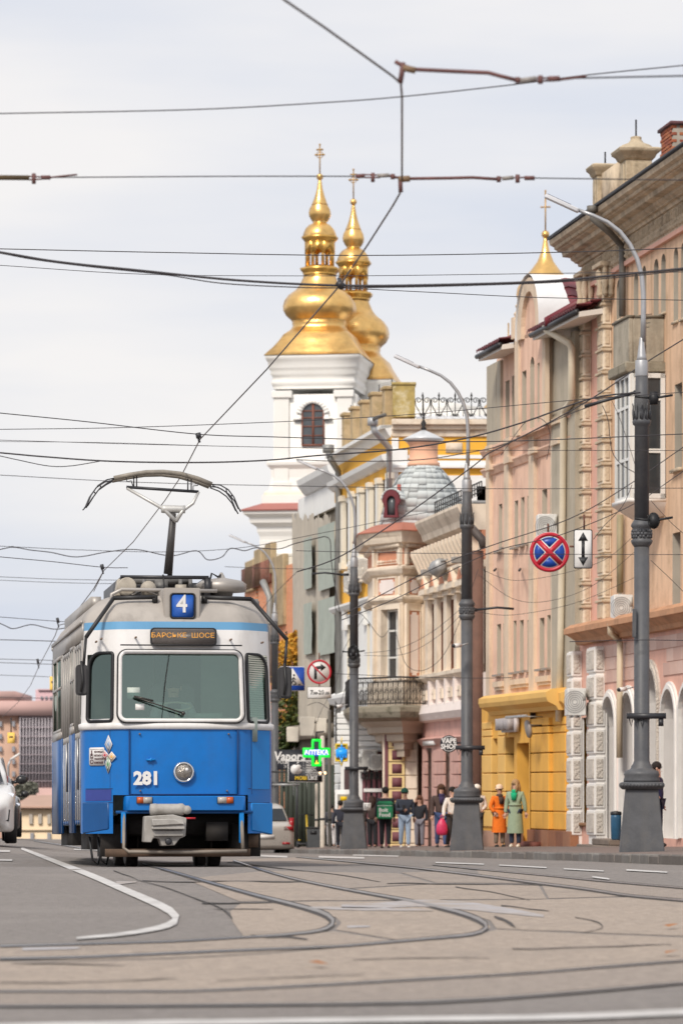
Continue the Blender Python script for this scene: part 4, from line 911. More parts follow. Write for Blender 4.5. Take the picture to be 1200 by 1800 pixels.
# frieze and crowning cornice
zf0 = fA.z(1100, 462)
MB().box(sN, sF + .02, -.1, .06, zf0, zTop).build('frieze_band', STONE, A, fA, smooth=0)
fz = MB(); x = sN + .3
while x < sF - .1:
    for k, (dz, w) in enumerate(((.05, .07), (.27, .05))):
        fz.lathe([(.01, 0), (w, .05), (w * .5, .12), (w * .9, .17), (.01, .21)], 6, (x + k * .1, .065, zf0 + dz))
    x += .21
tag(fz.build('frieze_ornament', STONE, A, fA), kind='stuff')
MB().box(sN, sF + .02, -.05, .1, zf0 - .1, zf0).build('frieze_moulding', PINKP, A, fA, smooth=0)
zt = zTop; H_ = fA.z(1100, 326, .83) - zt
prof(fA, A, 'crown_cornice', STONE, [(-.1, zt - .02), (.12, zt), (.14, zt + .1 * H_), (.3, zt + .24 * H_), (.32, zt + .33 * H_), (.5, zt + .36 * H_), (.52, zt + .52 * H_), (.62, zt + .56 * H_), (.70, zt + .72 * H_), (.8, zt + .8 * H_), (.83, zt + .96 * H_), (-.3, zt + .99 * H_)], sN, sF + .1)
mo = MB(); x = sN
while x < sF: mo.box(x, x + .11, .3, .49, zt + .34 * H_, zt + .355 * H_ + .1); x += .21
tag(mo.build('dentils', STONE, A, fA), kind='stuff')
cm = MB(); x = sN                                   # carved leaf moulding
while x < sF + .05: cm.lathe([(.01, 0), (.05, .03), (.035, .12), (.01, .16)], 6, (x, .68, zt + .58 * H_)); cm.lathe([(.01, 0), (.045, .03), (.03, .1), (.01, .14)], 6, (x + .06, .2, zt + .1 * H_)); x += .13
tag(cm.build('leaf_moulding', STONE, A, fA), kind='stuff')
MB().box(sN, sF + .14, -.6, .87, zt + H_, zt + H_ + .06).build('roof_edge', mat('dark_roof_felt', (0.03, 0.032, 0.04), .7, .2), A, fA)
rf = MB(); rf.prism([(.8, zt + H_ + .06), (-5, zt + H_ + 2.2), (-10, zt + H_ + .1)], sN, sF, 'x'); rf.build('roof', mat('grey_roof', (0.09, 0.09, 0.095), .6, .2), A, fA)
# parapet piers with caps and a rod
def pier(px, yb, yt, wx, cap, rod):
    o_ = -.05; s = fA.s(px, o_); z0, z1 = fA.zs(s, yb, o_), fA.zs(s, yt, o_); mb = MB(); w = wx
    mb.box(s - w, s + w, o_ - 2 * w, o_, z0, z1); mb.box(s - w * .55, s + w * .55, o_ - 2 * w, o_ + .03, z0, z1 - .06); mb.box(s - w - .03, s, o_ - 1.5 * w, o_ - .5 * w, z0, z1 - .06)
    c = (s, o_ - w, 0); k = w
    mb.lathe([(k * 1.05, z1), (k * 1.2, z1 + .05), (k * 1.3, z1 + .12), (k * 1.55, z1 + .18), (k * 1.6, z1 + .26), (k * 1.2, z1 + .29)], 4, c, sq=True)
    if cap: mb.lathe([(k * 1.3, z1 + .28), (k * 1.15, z1 + .36), (k * .6, z1 + .42), (k * .4, z1 + .5), (k * .42, z1 + .56), (k * .1, z1 + .58)], 12, c)
    po = mb.build('parapet_pier', mat('lichen_stone', h('b5a58c'), .9, .22, 3, bump=.4, bscale=20, dirt=.75, dcol=h('6b5e4a'), dscale=2), A, fA, bev=.012)
    if rod: MB().tube([(s, o_ - w, z1 + .2), (s, o_ - w, z1 + (.95 if cap else .6))], .022, 6).build('rod', DARKM, po)
pier(1094, 350, 284, .30, True, True); pier(1045, 385, 312, .24, False, True)
MB().box(fA.s(1088, -.1) + .2, fA.s(1040, -.1) - .2, -.5, -.15, fA.zs(fA.s(1060, -.1), 380), fA.zs(fA.s(1060, -.1), 300)).build('parapet_wall', STONE, A, fA)
# brick chimney
s_, o_ = fA.s(1160, -1.2), -1.2
ch = thing('chimney', None, None); ch.parent = A; ch.matrix_basis = wm(A).inverted() @ fA.M @ Matrix.Translation((s_, o_, fA.zs(s_, 300, o_)))
zc = fA.zs(s_, 234, o_) - fA.zs(s_, 300, o_)
MB().box(-1.19, -.01, -.6, -.01, -.6, zc).build('mortar', mat('mortar', (0.3, 0.26, 0.22), .9, .2), ch)
MB().box(-1.26, .06, -.66, .06, zc, zc + .07).build('chimney_cap', mat('purple_brick_cap', (0.12, 0.05, 0.055), .8, .3, 6), ch)
BR = [mat('brick_%d' % i, c, .9, .25, 8, bump=.3, bscale=30, dirt=.4, dcol=(0.35, 0.25, 0.18), dscale=4) for i, c in enumerate(((0.36, 0.10, 0.045), (0.42, 0.15, 0.07), (0.30, 0.085, 0.05)))]
bm_ = [mesh_of(MB().box(0, .235, 0, .11, 0, .068), 'brick', m, bev=.006, smooth=0) for m in BR]
for r_ in range(10):
    z = zc - .08 * (r_ + 1) - rnd.uniform(0, .004)
    for c_ in range(5):
        if r_ % 2 and c_ == 4: continue
        b = put('brick', bm_[rnd.randrange(3)], ch); b.location = (-1.2 + c_ * .24 + (.12 if r_ % 2 else 0), -.1 + rnd.uniform(0, .012), z)
    for c_ in range(2):
        b = put('brick', bm_[rnd.randrange(3)], ch); b.location = (-1.19 + rnd.uniform(-.012, 0), -.16 - c_ * .25 - (.1 if r_ % 2 else 0), z); b.rotation_euler = (0, 0, -pi / 2); b.location.x -= .0
# glazed bay and the old balcony above it
bo = 0.78
bay = thing('glazed_bay', None, None); bay.parent = A; bay.matrix_basis = wm(A).inverted() @ fA.M
s0, s1 = fA.s(1106, bo), fA.s(1080, bo); z0, z1 = fA.z(1093, 880, bo), fA.z(1093, 662, bo)
def gframe(name, a, b, za, zb, vb, hb, place, fw=.07, m=PVC):
    mb = MB(); mb.box(a, b, 0, .06, za, za + fw); mb.box(a, b, 0, .06, zb - fw, zb); mb.box(a, a + fw, 0, .06, za, zb); mb.box(b - fw, b, 0, .06, za, zb)
    for t in vb: x = a + (b - a) * t; mb.box(x - fw * .45, x + fw * .45, 0, .055, za + fw, zb - fw)
    for t in hb: z = za + (zb - za) * t; mb.box(a + fw, b - fw, 0, .05, z - fw * .45, z + fw * .45)
    mb.tf(place); w = mb.build(name, m, bay, smooth=0)
    g = MB(); g.quad((a, .02, za), (a, .02, zb), (b, .02, zb), (b, .02, za)); g.tf(place); g.build('pane', PANE, w, smooth=0)
gframe('bay_front_window', s0 + .08, s1, z0, z1, (.33, .66), (.32, .74), Matrix.Translation((0, bo - .06, 0)))
gframe('bay_side_window', .02, bo - .08, z0, z1, (), (.38, .80), Matrix.Translation((s0, 0, 0)) @ Matrix.Rotation(pi / 2, 4, 'Z') @ Matrix.Translation((0, -.0, 0)), .1)
mb = MB(); mb.box(s0 - .02, s0 + .1, bo - .1, bo + .01, z0, z1); mb.box(s1 - .1, s1, bo - .1, bo + .005, z0, z1); mb.build('corner_post', PVC, bay, bev=.01)
mb = MB(); mb.box(s0 - .05, s1 + .05, 0, bo + .06, z0 - .08, z0); mb.add([(s0 - .05, 0, z0 - .08), (s1 + .05, 0, z0 - .08), (s1 + .05, bo + .06, z0 - .08), (s0 - .05, bo + .06, z0 - .08), (s0 + .1, 0, z0 - .36), (s1 - .1, 0, z0 - .36), (s1 - .1, bo - .35, z0 - .36), (s0 + .1, bo - .35, z0 - .36)], [(4, 5, 6, 7), (0, 4, 7, 3), (3, 7, 6, 2), (1, 2, 6, 5)]); mb.build('bay_base', TRIM, bay)
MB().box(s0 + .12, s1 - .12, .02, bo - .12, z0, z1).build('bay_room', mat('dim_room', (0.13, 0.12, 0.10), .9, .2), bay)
k = MB(); zb0, zb1 = fA.z(1100, 638, bo), fA.z(1100, 560, bo); t0, t1 = fA.s(1104, bo), fA.s(1077, bo)
k.box(t0 - .1, t1 + .1, -.02, bo + .1, z1 + .02, zb0 - .0); k.build('balcony_slab', MOSS, A, fA, bev=.03)
k = MB(); k.box(t0, t1, bo - .1, bo, zb0, zb1); k.box(t0, t0 + .1, 0, bo - .1, zb0, zb1); k.box(t1 - .1, t1, 0, bo - .1, zb0, zb1); k.build('balcony_parapet', OLDCON, A, fA, bev=.015)
k = MB(); k.box(t0 - .02, t1 + .02, bo - .13, bo + .03, zb1, zb1 + .05); k.box(t0 - .02, t0 + .13, 0, bo - .13, zb1, zb1 + .05); k.build('parapet_coping', mat('coping_dark', h('6e6659'), .9, .2, 4), A, fA)
k = MB(); s = fA.s(1166, .1); zz = fA.zs(s, 545, .5); k.tube([(s, .5, fA.zs(s, 640, .5)), (s, .5, zz)], .012, 5)
for i, w in enumerate((.35, .3, .25, .2)): k.tube([(s - w * .4, .5 - w * .3, zz - .1 - i * .09), (s + w * .4, .5 + w * .3, zz - .1 - i * .09)], .008, 4)
k.build('aerial', DARKM, A, fA)
# rainwater pipes, pipes of the air conditioners
pipe(fA, A, 'rain_hopper', [(1040, 362, .93), (1040, 374, .93)], [.16, .1] if False else .12, PIPED)
pipe(fA, A, 'drainpipe', [(1040, 372, .93), (1041, 384, .93), (1072, 410, .5), (1092, 432, .12), (1093, 450, .12), (1093, 556, .12)], .075, PIPED)
pipe(fA, A, 'drainpipe', [(1089, 905, .12), (1089, 1042, .12)], .075, mat('olive_pipe', h('8f8468'), .6, .15, 3, dirt=.3, dcol=h('5f543f')))
pipe(fA, A, 'drainpipe', [(1083, 1090, .3), (1072, 1097, .62), (1072, 1112, .62), (1086, 1124, .36), (1089, 1130, .36), (1088, 1240, .36), (1088, 1332, .36)], .07, PIPEB)
for px, y, w, hg, o_, lb in ((1078, 1090, .42, .58, .12, 'grey outdoor air conditioner above the storey cornice beside the olive drainpipe'), (996, 1257, .42, .62, GO + .27, 'cream outdoor air conditioner between the white stone pilasters near the ground')):
    s = fA.s(px + 12, o_ + .45); P_ = fA.M @ Vector((s + .45, o_ + .5, fA.zs(s, y, o_ + .4)))
    ac_unit(lb, P_, w, hg, 0.03, .8)
mb = MB(); mb.box(fA.s(1100, GO), fA.s(1050, GO), GO, GO + .5, -.7, .12); mb.box(fA.s(1092, GO), fA.s(1062, GO), GO, GO + .3, .12, .26); mb.build('door_step', mat('step_concrete', h('75695f'), .9, .2, 3, bump=.3), A, fA, bev=.02)
mb = MB(); mb.box(fA.s(1034, GO), fA.s(1004, GO), GO - .3, GO + .08, fA.z(1020, 1452, GO), fA.z(1020, 1446, GO)); mb.build('sill', mat('brown_sill', h('7a5a40'), .8, .2), A, fA)
# ------------------------------------------------------------ tall peach building with an arched gable
PEACH = mat('peach_plaster', h('deb9a2'), 0.85, 0.09, 0.9, bump=0.15, bscale=20, dirt=0.5, dcol=h('ad8672'), streak=0.8)
PIERM = mat('beige_pier', h('d2bda6'), 0.85, 0.08, 1.0, bump=0.12, bscale=20, dirt=0.4, dcol=h('8a7a6a'), streak=0.6)
PIERG = mat('grey_pier', h('aba190'), 0.85, 0.1, 1.0, bump=0.12, bscale=20, dirt=0.3, dcol=h('77705f'), streak=0.4)
REVG = mat('warm_reveal', h('b3a796'), 0.85, 0.08, 1.5)
YEL = mat('mustard_render', h('d8a347'), 0.75, 0.08, 1.0, bump=0.1, bscale=20, dirt=0.4, dcol=h('a87a3a'), streak=0.5)
YEL2 = mat('mustard_render_pale', h('d9ae62'), 0.75, 0.08, 1.0, bump=0.1, bscale=20, dirt=0.2, dcol=h('b07d38'))
REDM = mat('dark_red_sheet', h('6e2530'), 0.5, 0.12, 4)
SOFF = mat('white_soffit', h('cfc8c0'), 0.6, 0.06, 4)
TILE = [mat('red_roof_tile_%d' % i, c, 0.55, 0.15, 6) for i, c in enumerate((h('7d3a40'), h('884348'), h('74343a')))]
fB = Frame(962, 93, atan(.177), zg=-0.60)
B = fB.root('gabled_building', 'tall peach building with an arched gable, red roof and mustard ground floor', 'building')
bF = fB.s(853); bN = fB.s(1012); zG = fB.z(900, 1232, .3); zL = fB.z(889, 784); zL2 = fB.z(889, 818)
mb = MB(); mb.box(bN, bF, -9, -.42, -1.2, fB.z(962, 590)); mb.build('inner_wall', mat('plain_side_wall', h('b59a84'), .9, .1, 1), B, fB)
w2 = [op(fB, *a) for a in ((873, 880, 1097, 1186), (884, 886.5, 1096, 1184), (902, 907, 1091, 1182), (913, 919.5, 1090, 1180), (926, 928, 1090, 1178), (948, 956, 1086, 1176), (961, 967, 1081, 1174))]
w3 = [op(fB, *a) for a in ((876, 882, 886, 968), (886, 888.5, 884, 962), (904, 910, 880, 962), (915, 921, 874, 958), (926, 928, 872, 955), (952, 961, 860, 950), (966, 972, 855, 948))]
wall(fB, B, 'main_wall', PEACH, bN, bF, zG, zL, w2 + w3, .34, 0, REVG)
for o in w2 + w3: window(fB, B, o, .3, 0, PVC, (.5,), (.3,), .05)
# top storey: wings and the forward bay
cb0, cb1, co_ = fB.s(958, .3), fB.s(903, .3), .3
top_l = [op(fB, *a) for a in ((886.5, 893.5, 669, 775), (898, 903.5, 660, 768))]
top_r = [op(fB, *a) for a in ((967, 974.5, 623, 735), (979, 987, 617, 728))]
top_c = [op(fB, 917, 924.5, 652, 757, False, .3), op(fB, 931, 938.5, 627, 752, True, .3), op(fB, 944, 947.5, 638, 742, False, .3)]
zEl = fB.zs(fB.s(872), 638); zEr = fB.z(990, 596)
wall(fB, B, 'top_wall', PEACH, cb1 - .1, fB.s(871), zL, zEl + .1, top_l, .34, -.02, REVG)
wall(fB, B, 'top_wall', PEACH, bN, cb0 + .1, zL, zEl + .1, top_r, .34, -.02, REVG)
wall(fB, B, 'bay_wall', PEACH, cb0, cb1, zL - .05, fB.z(930, 585, .3), top_c, .34, .3, REVG)
for o in top_l + top_r: window(fB, B, o, .3, 0, PVC, (.5,), (.3,), .05)
for o in top_c: window(fB, B, o, .3, .3, PVC, (.5,), (.3,), .05)
mb = MB(); zt_ = fB.z(930, 585, .3); mb.box(cb0, cb0 + .1, -.4, .3, zL, zt_ - .0); mb.box(cb1 - .1, cb1, -.4, .3, zL, zt_); mb.build('bay_side', PIERM, B, fB, smooth=0)
mb = MB(); mb.box(fB.s(882), bF - .35, -.3, .05, zL, zEl); mb.box(bF - 1.02 - .5, bF - .8, -.3, .06, zL, zEl); mb.build('corner_pier', PIERG, B, fB, smooth=0)
mb = MB()
for p0, p1, yt in ((904, 910, 562), (952, 957, 590)):
    mb.box(fB.s(p0, .36), fB.s(p1, .36), .25, .36, zL, fB.z((p0 + p1) / 2, yt, .36))
mb.build('bay_pier', PIERM, B, fB, smooth=0)
# gable with its blind arch and metal barrel roof
g0, g1 = fB.s(952, .34), fB.s(912, .34); gz0, gz1 = fB.z(930, 590, .34), fB.z(930, 489, .34)
gc, gr = (g0 + g1) / 2, (g1 - g0) / 2
def gable_curve(k, n=14, dz=0): return [(gc - gr * k * cos(pi * i / n), gz0 + (gz1 - gz0 + dz) * (sin(pi * i / n) ** .85)) for i in range(n + 1)]
outer = gable_curve(1); inner = [(gc + (x - gc) * .66, gz0 + (z - gz0) * .76) for x, z in outer]
mb = MB(); mb.prism(outer, .0, .30); mb.build('gable', PEACH, B, fB, smooth=0)
mb = MB()
for i in range(len(outer) - 1): mb.prism([outer[i], outer[i + 1], inner[i + 1], inner[i]], .29, .40)
mb.build('gable_arch', PIERM, B, fB, smooth=0)
big = gable_curve(1.05, dz=.08)
mb = MB(); n = len(big); mb.add([(x, .44, z) for x, z in big] + [(x, -2.2, z) for x, z in big], [(i, i + 1, n + i + 1, n + i) for i in range(n - 1)]); mb.build('barrel_roof', mat('white_sheet_metal', h('e6e6e8'), .35, .06, 3, metal=.1), B, fB)
mb = MB(); mb.prism(outer, -2.1, -.0); mb.build('gable_vault', SOFF, B, fB, smooth=0)
mb = MB(); mb.box(fB.s(952, .3) - .05, fB.s(952, .3) + .12, -.3, .36, gz0 - .1, gz0 + .55); mb.box(cb1 - .25, cb1, -.1, .38, zEl + .2, fB.z(905, 556, .36)); mb.lathe([(.16, 0), (.2, .1), (.12, .2), (.16, .3), (.02, .5)], 8, (cb1 - .12, .14, fB.z(905, 556, .36))); mb.build('gable_shoulder', PIERM, B, fB, smooth=0)
# eaves, tiled roofs
def eave(a, b, zt_, name):
    o = MB(); o.add([(a, 0, zt_), (b, 0, zt_), (b, .62, zt_ - .1), (a, .62, zt_ - .1), (a, 0, zt_ + .12), (b, 0, zt_ + .12), (b, .62, zt_ + .02), (a, .62, zt_ + .02)], [(3, 2, 1, 0), (4, 5, 6, 7), (0, 1, 5, 4), (1, 2, 6, 5), (2, 3, 7, 6), (3, 0, 4, 7)])
    o.build('eave_soffit', SOFF, B, fB, smooth=0)
    g = MB(); g.tube([(a, .66, zt_ + .02), (b, .66, zt_ + .02)], .065, 8); g.build('gutter', DARKM, B, fB)
eave(fB.s(1018, .6), fB.s(937, .6) - .0, zEr + .12, 'e'); eave(cb1, fB.s(862, .3), zEl + .05, 'e')
for (a, b, z, n_) in ((fB.s(1018, .6), fB.s(952, .3), zEr + .25, 6), (cb1, fB.s(862, .3), zEl + .18, 5)):
    slope = .30; d_ = .34; wv = 12 if b - a > 1 else 6
    for r_ in range(n_ + 3):                      # courses of pantiles, each lapped over the one below
        mb = MB(); y0, y1 = .68 - r_ * d_, .68 - (r_ + 1) * d_ - .05; z0, z1 = z + r_ * d_ * slope, z + (r_ + 1) * d_ * slope
        m_ = int((b - a) / .055)
        vs = [(a + (b - a) * i / m_, y, zz + .03 * sin(i * 2 * pi / 4.4) + dz) for (y, zz, dz) in ((y0, z0, 0.045), (y0, z0, -.01), (y1, z1, .0)) for i in range(m_ + 1)]
        n1 = m_ + 1; mb.add([vs[i] for i in range(n1)] + [vs[n1 + i] for i in range(n1)] + [vs[2 * n1 + i] for i in range(n1)], [(i, i + 1, n1 + i + 1, n1 + i) for i in range(m_)] + [(i, i + 1, 2 * n1 + i + 1, 2 * n1 + i) for i in range(m_)])
        mb.build('tile_course', TILE[r_ % 3], B, fB)
# the cross wing roof towards the camera: verge board, siding, tiles
za = zEr + .25
mb = MB()
for i in range(11):
    y = .45 - i * .16; mb.box(bN - .02, bN + .03, y - .15, y, zEr - .1, za + max(0, (.62 - y)) * .62 - .05)
mb.build('verge_siding', SOFF, B, fB, smooth=0)
mb = MB(); mb.add([(bN - .06, .75, za - .12), (bN - .06, -1.9, za + 1.4), (bN - .06, -1.9, za + 1.62), (bN - .06, .75, za + .1), (bN + .1, .75, za - .12), (bN + .1, -1.9, za + 1.4), (bN + .1, -1.9, za + 1.62), (bN + .1, .75, za + .1)], [(0, 1, 2, 3), (7, 6, 5, 4), (0, 4, 5, 1), (1, 5, 6, 2), (2, 6, 7, 3), (3, 7, 4, 0)]); mb.build('verge_board', REDM, B, fB)
for r_ in range(4):                                   # hipped end of the wing roof, facing up the street
    mb = MB(); m_ = 24; 
    for t_, dz in ((0, .03), (0, -.03), (1.15, 0)):
        for i in range(m_ + 1): mb.v.append((bN + .1 + (r_ + t_) * .3, .05 + (-2.6) * i / m_, za + .2 + (r_ + t_) * .24 + dz + .025 * sin(i * 1.5)))
    n1 = m_ + 1; mb.f = [(k * n1 + i, k * n1 + i + 1, q * n1 + i + 1, q * n1 + i) for k, q in ((0, 1), (0, 2)) for i in range(m_)]; mb.m = [0] * len(mb.f); mb.build('tile_course', TILE[r_ % 3], B, fB)
ch = bpy.data.objects.new('chimney', None); C.objects.link(ch); ch.parent = B; s_ = fB.s(968, -.3); ch.matrix_basis = wm(B).inverted() @ fB.M @ Matrix.Translation((s_, -.3, fB.zs(s_, 556, -.3)))
MB().box(.01, .5, -.6, -.01, 0, .44).build('mortar', MATS['mortar'], ch)
for r_ in range(5):
    for c_ in range(3 if r_ % 2 else 2):
        b = put('brick', bm_[(r_ + c_) % 3], ch); b.location = (-.0, -.02 - c_ * .25 - (0 if r_ % 2 else .12), .01 + r_ * .085); b.rotation_euler = (0, 0, -pi / 2)
        if not (r_ % 2): b.scale = (1, 1, 1)
# piers and string courses on the lower storeys
mb = MB()
for p0, p1 in ((853, 859), (885, 893), (928, 937), (967, 1012)): mb.box(fB.s(p0, .09), fB.s(p1, .09), -.1, .09, zG, zL + .02)
mb.build('wall_pier', PIERM, B, fB, smooth=0)
MB().box(fB.s(971, .1), fB.s(1012, .1), -.1, .13, zG, zEr).build('grey_pier', PIERG, B, fB, smooth=0)
for z, hh, o_ in ((zL, .16, .12), (zL2, .14, .10)):
    prof(fB, B, 'string_course', PEACH, [(-.1, z - .12), (o_ * .4, z - .12), (o_, z), (o_ + .03, z + .04), (o_ + .03, z + hh - .06), (-.1, z + hh)], bN, bF + .05)
    mb = MB()
    for p0, p1 in ((852, 860), (884, 894), (927, 938), (966, 980)): mb.box(fB.s(p0, .2), fB.s(p1, .2), 0, .2, z - .02, z + .12)
    mb.build('pier_capital', PIERM, B, fB, smooth=0)
mb = MB()
for grp in ((0, 2), (2, 5), (5, 7)):
    a = min(o[0] for o in w2[grp[0]:grp[1]]); b = max(o[1] for o in w2[grp[0]:grp[1]]); z = w2[grp[0]][2]
    mb.box(a - .1, b + .1, 0, .1, z - .32, z - .18); mb.box(a - .05, b + .05, 0, .06, z - .4, z - .32)
mb.build('apron_moulding', PIERM, B, fB, smooth=0)
for o in w2 + w3 + top_l + top_r:
    MB().box(o[0] - .06, o[1] + .06, -.05, .13, o[2] - .05, o[2]).build('sill', mat('tin_sill', h('8b8178'), .5, .2, 6), B, fB, smooth=0)
pipe(fB, B, 'drainpipe', [(958, 573, .6), (960, 580, .62), (1000, 604, .3), (1004, 612, .25), (1004, 702, .25), (1001, 710, .22), (992, 720, .22), (990, 730, .22), (988, 900, .22), (985, 1100, .22), (981.5, 1268, .22)], .085, mat('cream_pipe', h('cbbfa9'), .5, .08, 3, dirt=.2, dcol=h('94866f')))
# mustard ground floor, rusticated in courses
yo = .28
zb = fB.z(900, 1255, yo)
gop = [op(fB, 863, 873.5, 1298, 1470, out=yo), op(fB, 887, 903, 1296, 1470, out=yo), op(fB, 908, 929, 1306, 1488, out=yo)]
wall(fB, B, 'ground_wall', YEL, fB.s(931, yo), fB.s(846, yo), -.9, zG, gop, .5, yo, YEL)
yo2 = .12
MB().box(fB.s(1004, yo2), fB.s(929, yo), -.3, yo2, -.9, zG).build('ground_wall', YEL, B, fB, smooth=0)
for o in gop[:2]: window(fB, B, o, .42, yo, mat('brown_shopframe', h('8a6a3c'), .5, .1, 4), (), (.2,), .07)
o = gop[2]; MB().box(o[0], o[1], yo - .5, yo - .44, o[2], o[3]).build('door', mat('brown_door', h('6b4a2c'), .5, .2, 4), B, fB, smooth=0)
crs = [1262, 1277, 1290, 1324, 1358, 1392, 1426, 1458]   # courses of render blocks, sunk joints between
rb = {}
for (p0, p1, o_, mm) in ((846, 863, yo, YEL2), (874, 887, yo, YEL2), (930, 963, yo2 + .1, YEL), (963, 992, yo2, YEL)):
    for ya, yb in zip(crs, crs[1:]):
        a, b = fB.s(p0, o_ + .04), fB.s(p1, o_ + .04); pm_ = (p0 + p1) / 2
        MB().box(a, b, o_ - .3, o_ + .04, fB.zs(0, yb, o_) + .012, fB.zs(0, ya, o_) - .012).build('render_block', mm, B, fB, bev=.015, smooth=0)
prof(fB, B, 'shop_cornice', YEL2, [(-.1, zb), (yo + .04, zb), (yo + .1, zb + .1), (yo + .3, zb + .2), (yo + .34, zb + .3), (yo + .34, zb + .42), (yo + .2, zb + .5), (-.1, zb + .56)], fB.s(962, yo + .3), fB.s(843, yo + .3))
prof(fB, B, 'shop_cornice', YEL2, [(-.1, zb), (yo2 + .04, zb), (yo2 + .1, zb + .1), (yo2 + .2, zb + .2), (yo2 + .22, zb + .4), (-.1, zb + .52)], fB.s(1000, yo2), fB.s(962, yo + .3))
PL = [mat('brown_stone_slab_%d' % i, c, .6, .2, 3, dirt=.3, dcol=h('4f3324')) for i, c in enumerate((h('8a5a3e'), h('7c4f38'), h('94664a')))]
s0_ = fB.s(926, .3); ns = 6; s1_ = fB.s(1002, .3); st_ = (s1_ - s0_) / ns
for i in range(ns):
    MB().box(s0_ + i * st_ + .008 * (1 if st_ > 0 else -1), s0_ + (i + 1) * st_ - .008 * (1 if st_ > 0 else -1), .1, .3 + rnd.uniform(0, .012), -.7, fB.z(950, 1459, .3)).build('plinth_slab', PL[i % 3], B, fB, bev=.006, smooth=0)
mb = MB(); mb.box(fB.s(873, yo + .1), fB.s(846, yo + .1), yo - .1, yo + .1, -.7, fB.z(860, 1460, yo)); mb.box(fB.s(905, yo + .1), fB.s(886, yo + .1), yo - .1, yo + .1, -.7, fB.z(893, 1460, yo)); mb.build('plinth', mat('brown_plinth', h('8d6b58'), .7, .15, 3), B, fB)
mb = MB(); mb.box(fB.s(932, yo + .6), fB.s(905, yo + .6), yo, yo + .6, -.5, -.02); mb.box(fB.s(930, yo + .3), fB.s(907, yo + .3), yo, yo + .3, -.02, .14); mb.build('door_step', mat('red_step', h('6e3f35'), .8, .2), B, fB)
pipe(fB, B, 'flagpole_bracket', [(914, 1000, .05), (912, 1003, .45)], .03, DARKM); pipe(fB, B, 'flagpole_bracket', [(871, 1000, .05), (868, 1003, .5)], .03, DARKM)
# what hangs on it
for px, y, w, hg, lb in ((945, 947, .4, .6, 'cream outdoor air conditioner high on the peach wall behind the round sign'),):
    s = fB.s(px + 8, .55); ac_unit(lb, fB.M @ Vector((s + .2, .62, fB.zs(s, y, .4))), .46, hg, .04, .5)
def facade_thing(f, name, label, cat, s, o_, z, group=None):
    p = f.M @ Vector((s, o_, z)); return thing(name, label, cat, p, pi / 2 + f.th, group)
s = fB.s(890, yo + .2); t = facade_thing(fB, 'sign_box', 'small white sign box of grey letters over the mustard shop windows', 'sign', s, yo + .05, fB.zs(s, 1287, yo + .2))
MB().box(-.75, .75, 0, .12, 0, .36).build('box', mat('sign_grey', h('b8b0b0'), .5, .05, 4), t)
mb = MB()
for i in range(7): mb.box(-.68 + i * .2, -.55 + i * .2, .12, .3, .05 + .02 * (i % 3), .34 - .03 * (i % 2))
mb.build('letter', mat('letter_grey', h('9a9494'), .5, .05), t)
s = fB.s(918, yo + .5); t = facade_thing(fB, 'round_sign', 'round shop sign seen edge-on beside the mustard doorway', 'sign', s, yo + .08, fB.zs(s, 1282, yo + .4))
MB().lathe([(.01, 0), (.2, 0), (.22, .02), (.22, .06), (.2, .08), (.01, .08)], 24).tf(Matrix.Translation((0, .32, 0)) @ Matrix.Rotation(R(80), 4, 'X')).build('disc', mat('sign_pale', h('8d8580'), .4, .1), t)
MB().tube([(0, -.05, .1), (0, .3, .1)], .02, 6).build('bracket', DARKM, t)
s = fB.s(906, yo + .5); t = facade_thing(fB, 'strip_lamp', 'long grey strip lamp over the mustard shop front', 'lamp', s, yo + .5, fB.zs(s, 1262, yo + .5))
MB().box(-1.1, 1.0, -.05, .05, 0, .06).build('housing', GALV, t, bev=.01); MB().tube([(-.5, -.55, .02), (-.5, 0, .03)], .015, 6).build('arm', GALV, t)
# ------------------------------------------------------------ ornate pink building with a corner turret
CPINK = mat('salmon_render', h('d9a892'), .85, .1, 1.2, bump=.12, bscale=20, dirt=.4, dcol=h('946f60'), streak=.5)
CCREAM = mat('cream_stucco', h('dfd0bd'), .85, .09, 1.2, bump=.15, bscale=20, dirt=.45, dcol=h('8d7c69'), streak=.6)
CPALE = mat('pale_pink_panel', h('e9d3cd'), .8, .06, 1.5, streak=.15, dcol=h('b59d94'))
CORG = mat('terracotta_field', h('c98a6c'), .85, .12, 2, dirt=.2, dcol=h('96604c'))
CGR = mat('pink_ground_render', h('c79d92'), .85, .09, 1.2, bump=.12, bscale=20, dirt=.45, dcol=h('80625a'), streak=.5)
SLATE = [mat('slate_%d' % i, c, .8, .08, 4, dirt=.15, dcol=h('a4a9aa')) for i, c in enumerate((h('bcc1c0'), h('bfc4c3'), h('b8bdbd')))]
REDW = mat('dark_red_wood', h('64222a'), .5, .15, 6)
COPPER = mat('brown_metal_roof', h('a5624a'), .5, .15, 2, dirt=.2, dcol=h('7a4638'))
IRON = mat('black_iron', (0.018, 0.016, 0.015), .6, .3, 10)
fC = Frame(745, 116, atan(.14), zg=-.85)
Cb = fC.root('turret_building', 'ornate pink and cream building with a slate dome and a corner turret over a balcony', 'building')
cN = fC.s(850); cE = .3
zCo = fC.z(760, 965); zCt = fC.z(760, 918, .7)      # underside and top of the main cornice
mb = MB(); mb.box(cN, 8, -7, -.4, -1, zCo + .2); mb.build('inner_wall', mat('plain_pink_wall', h('bb9484'), .9, .1, 1), Cb, fC)
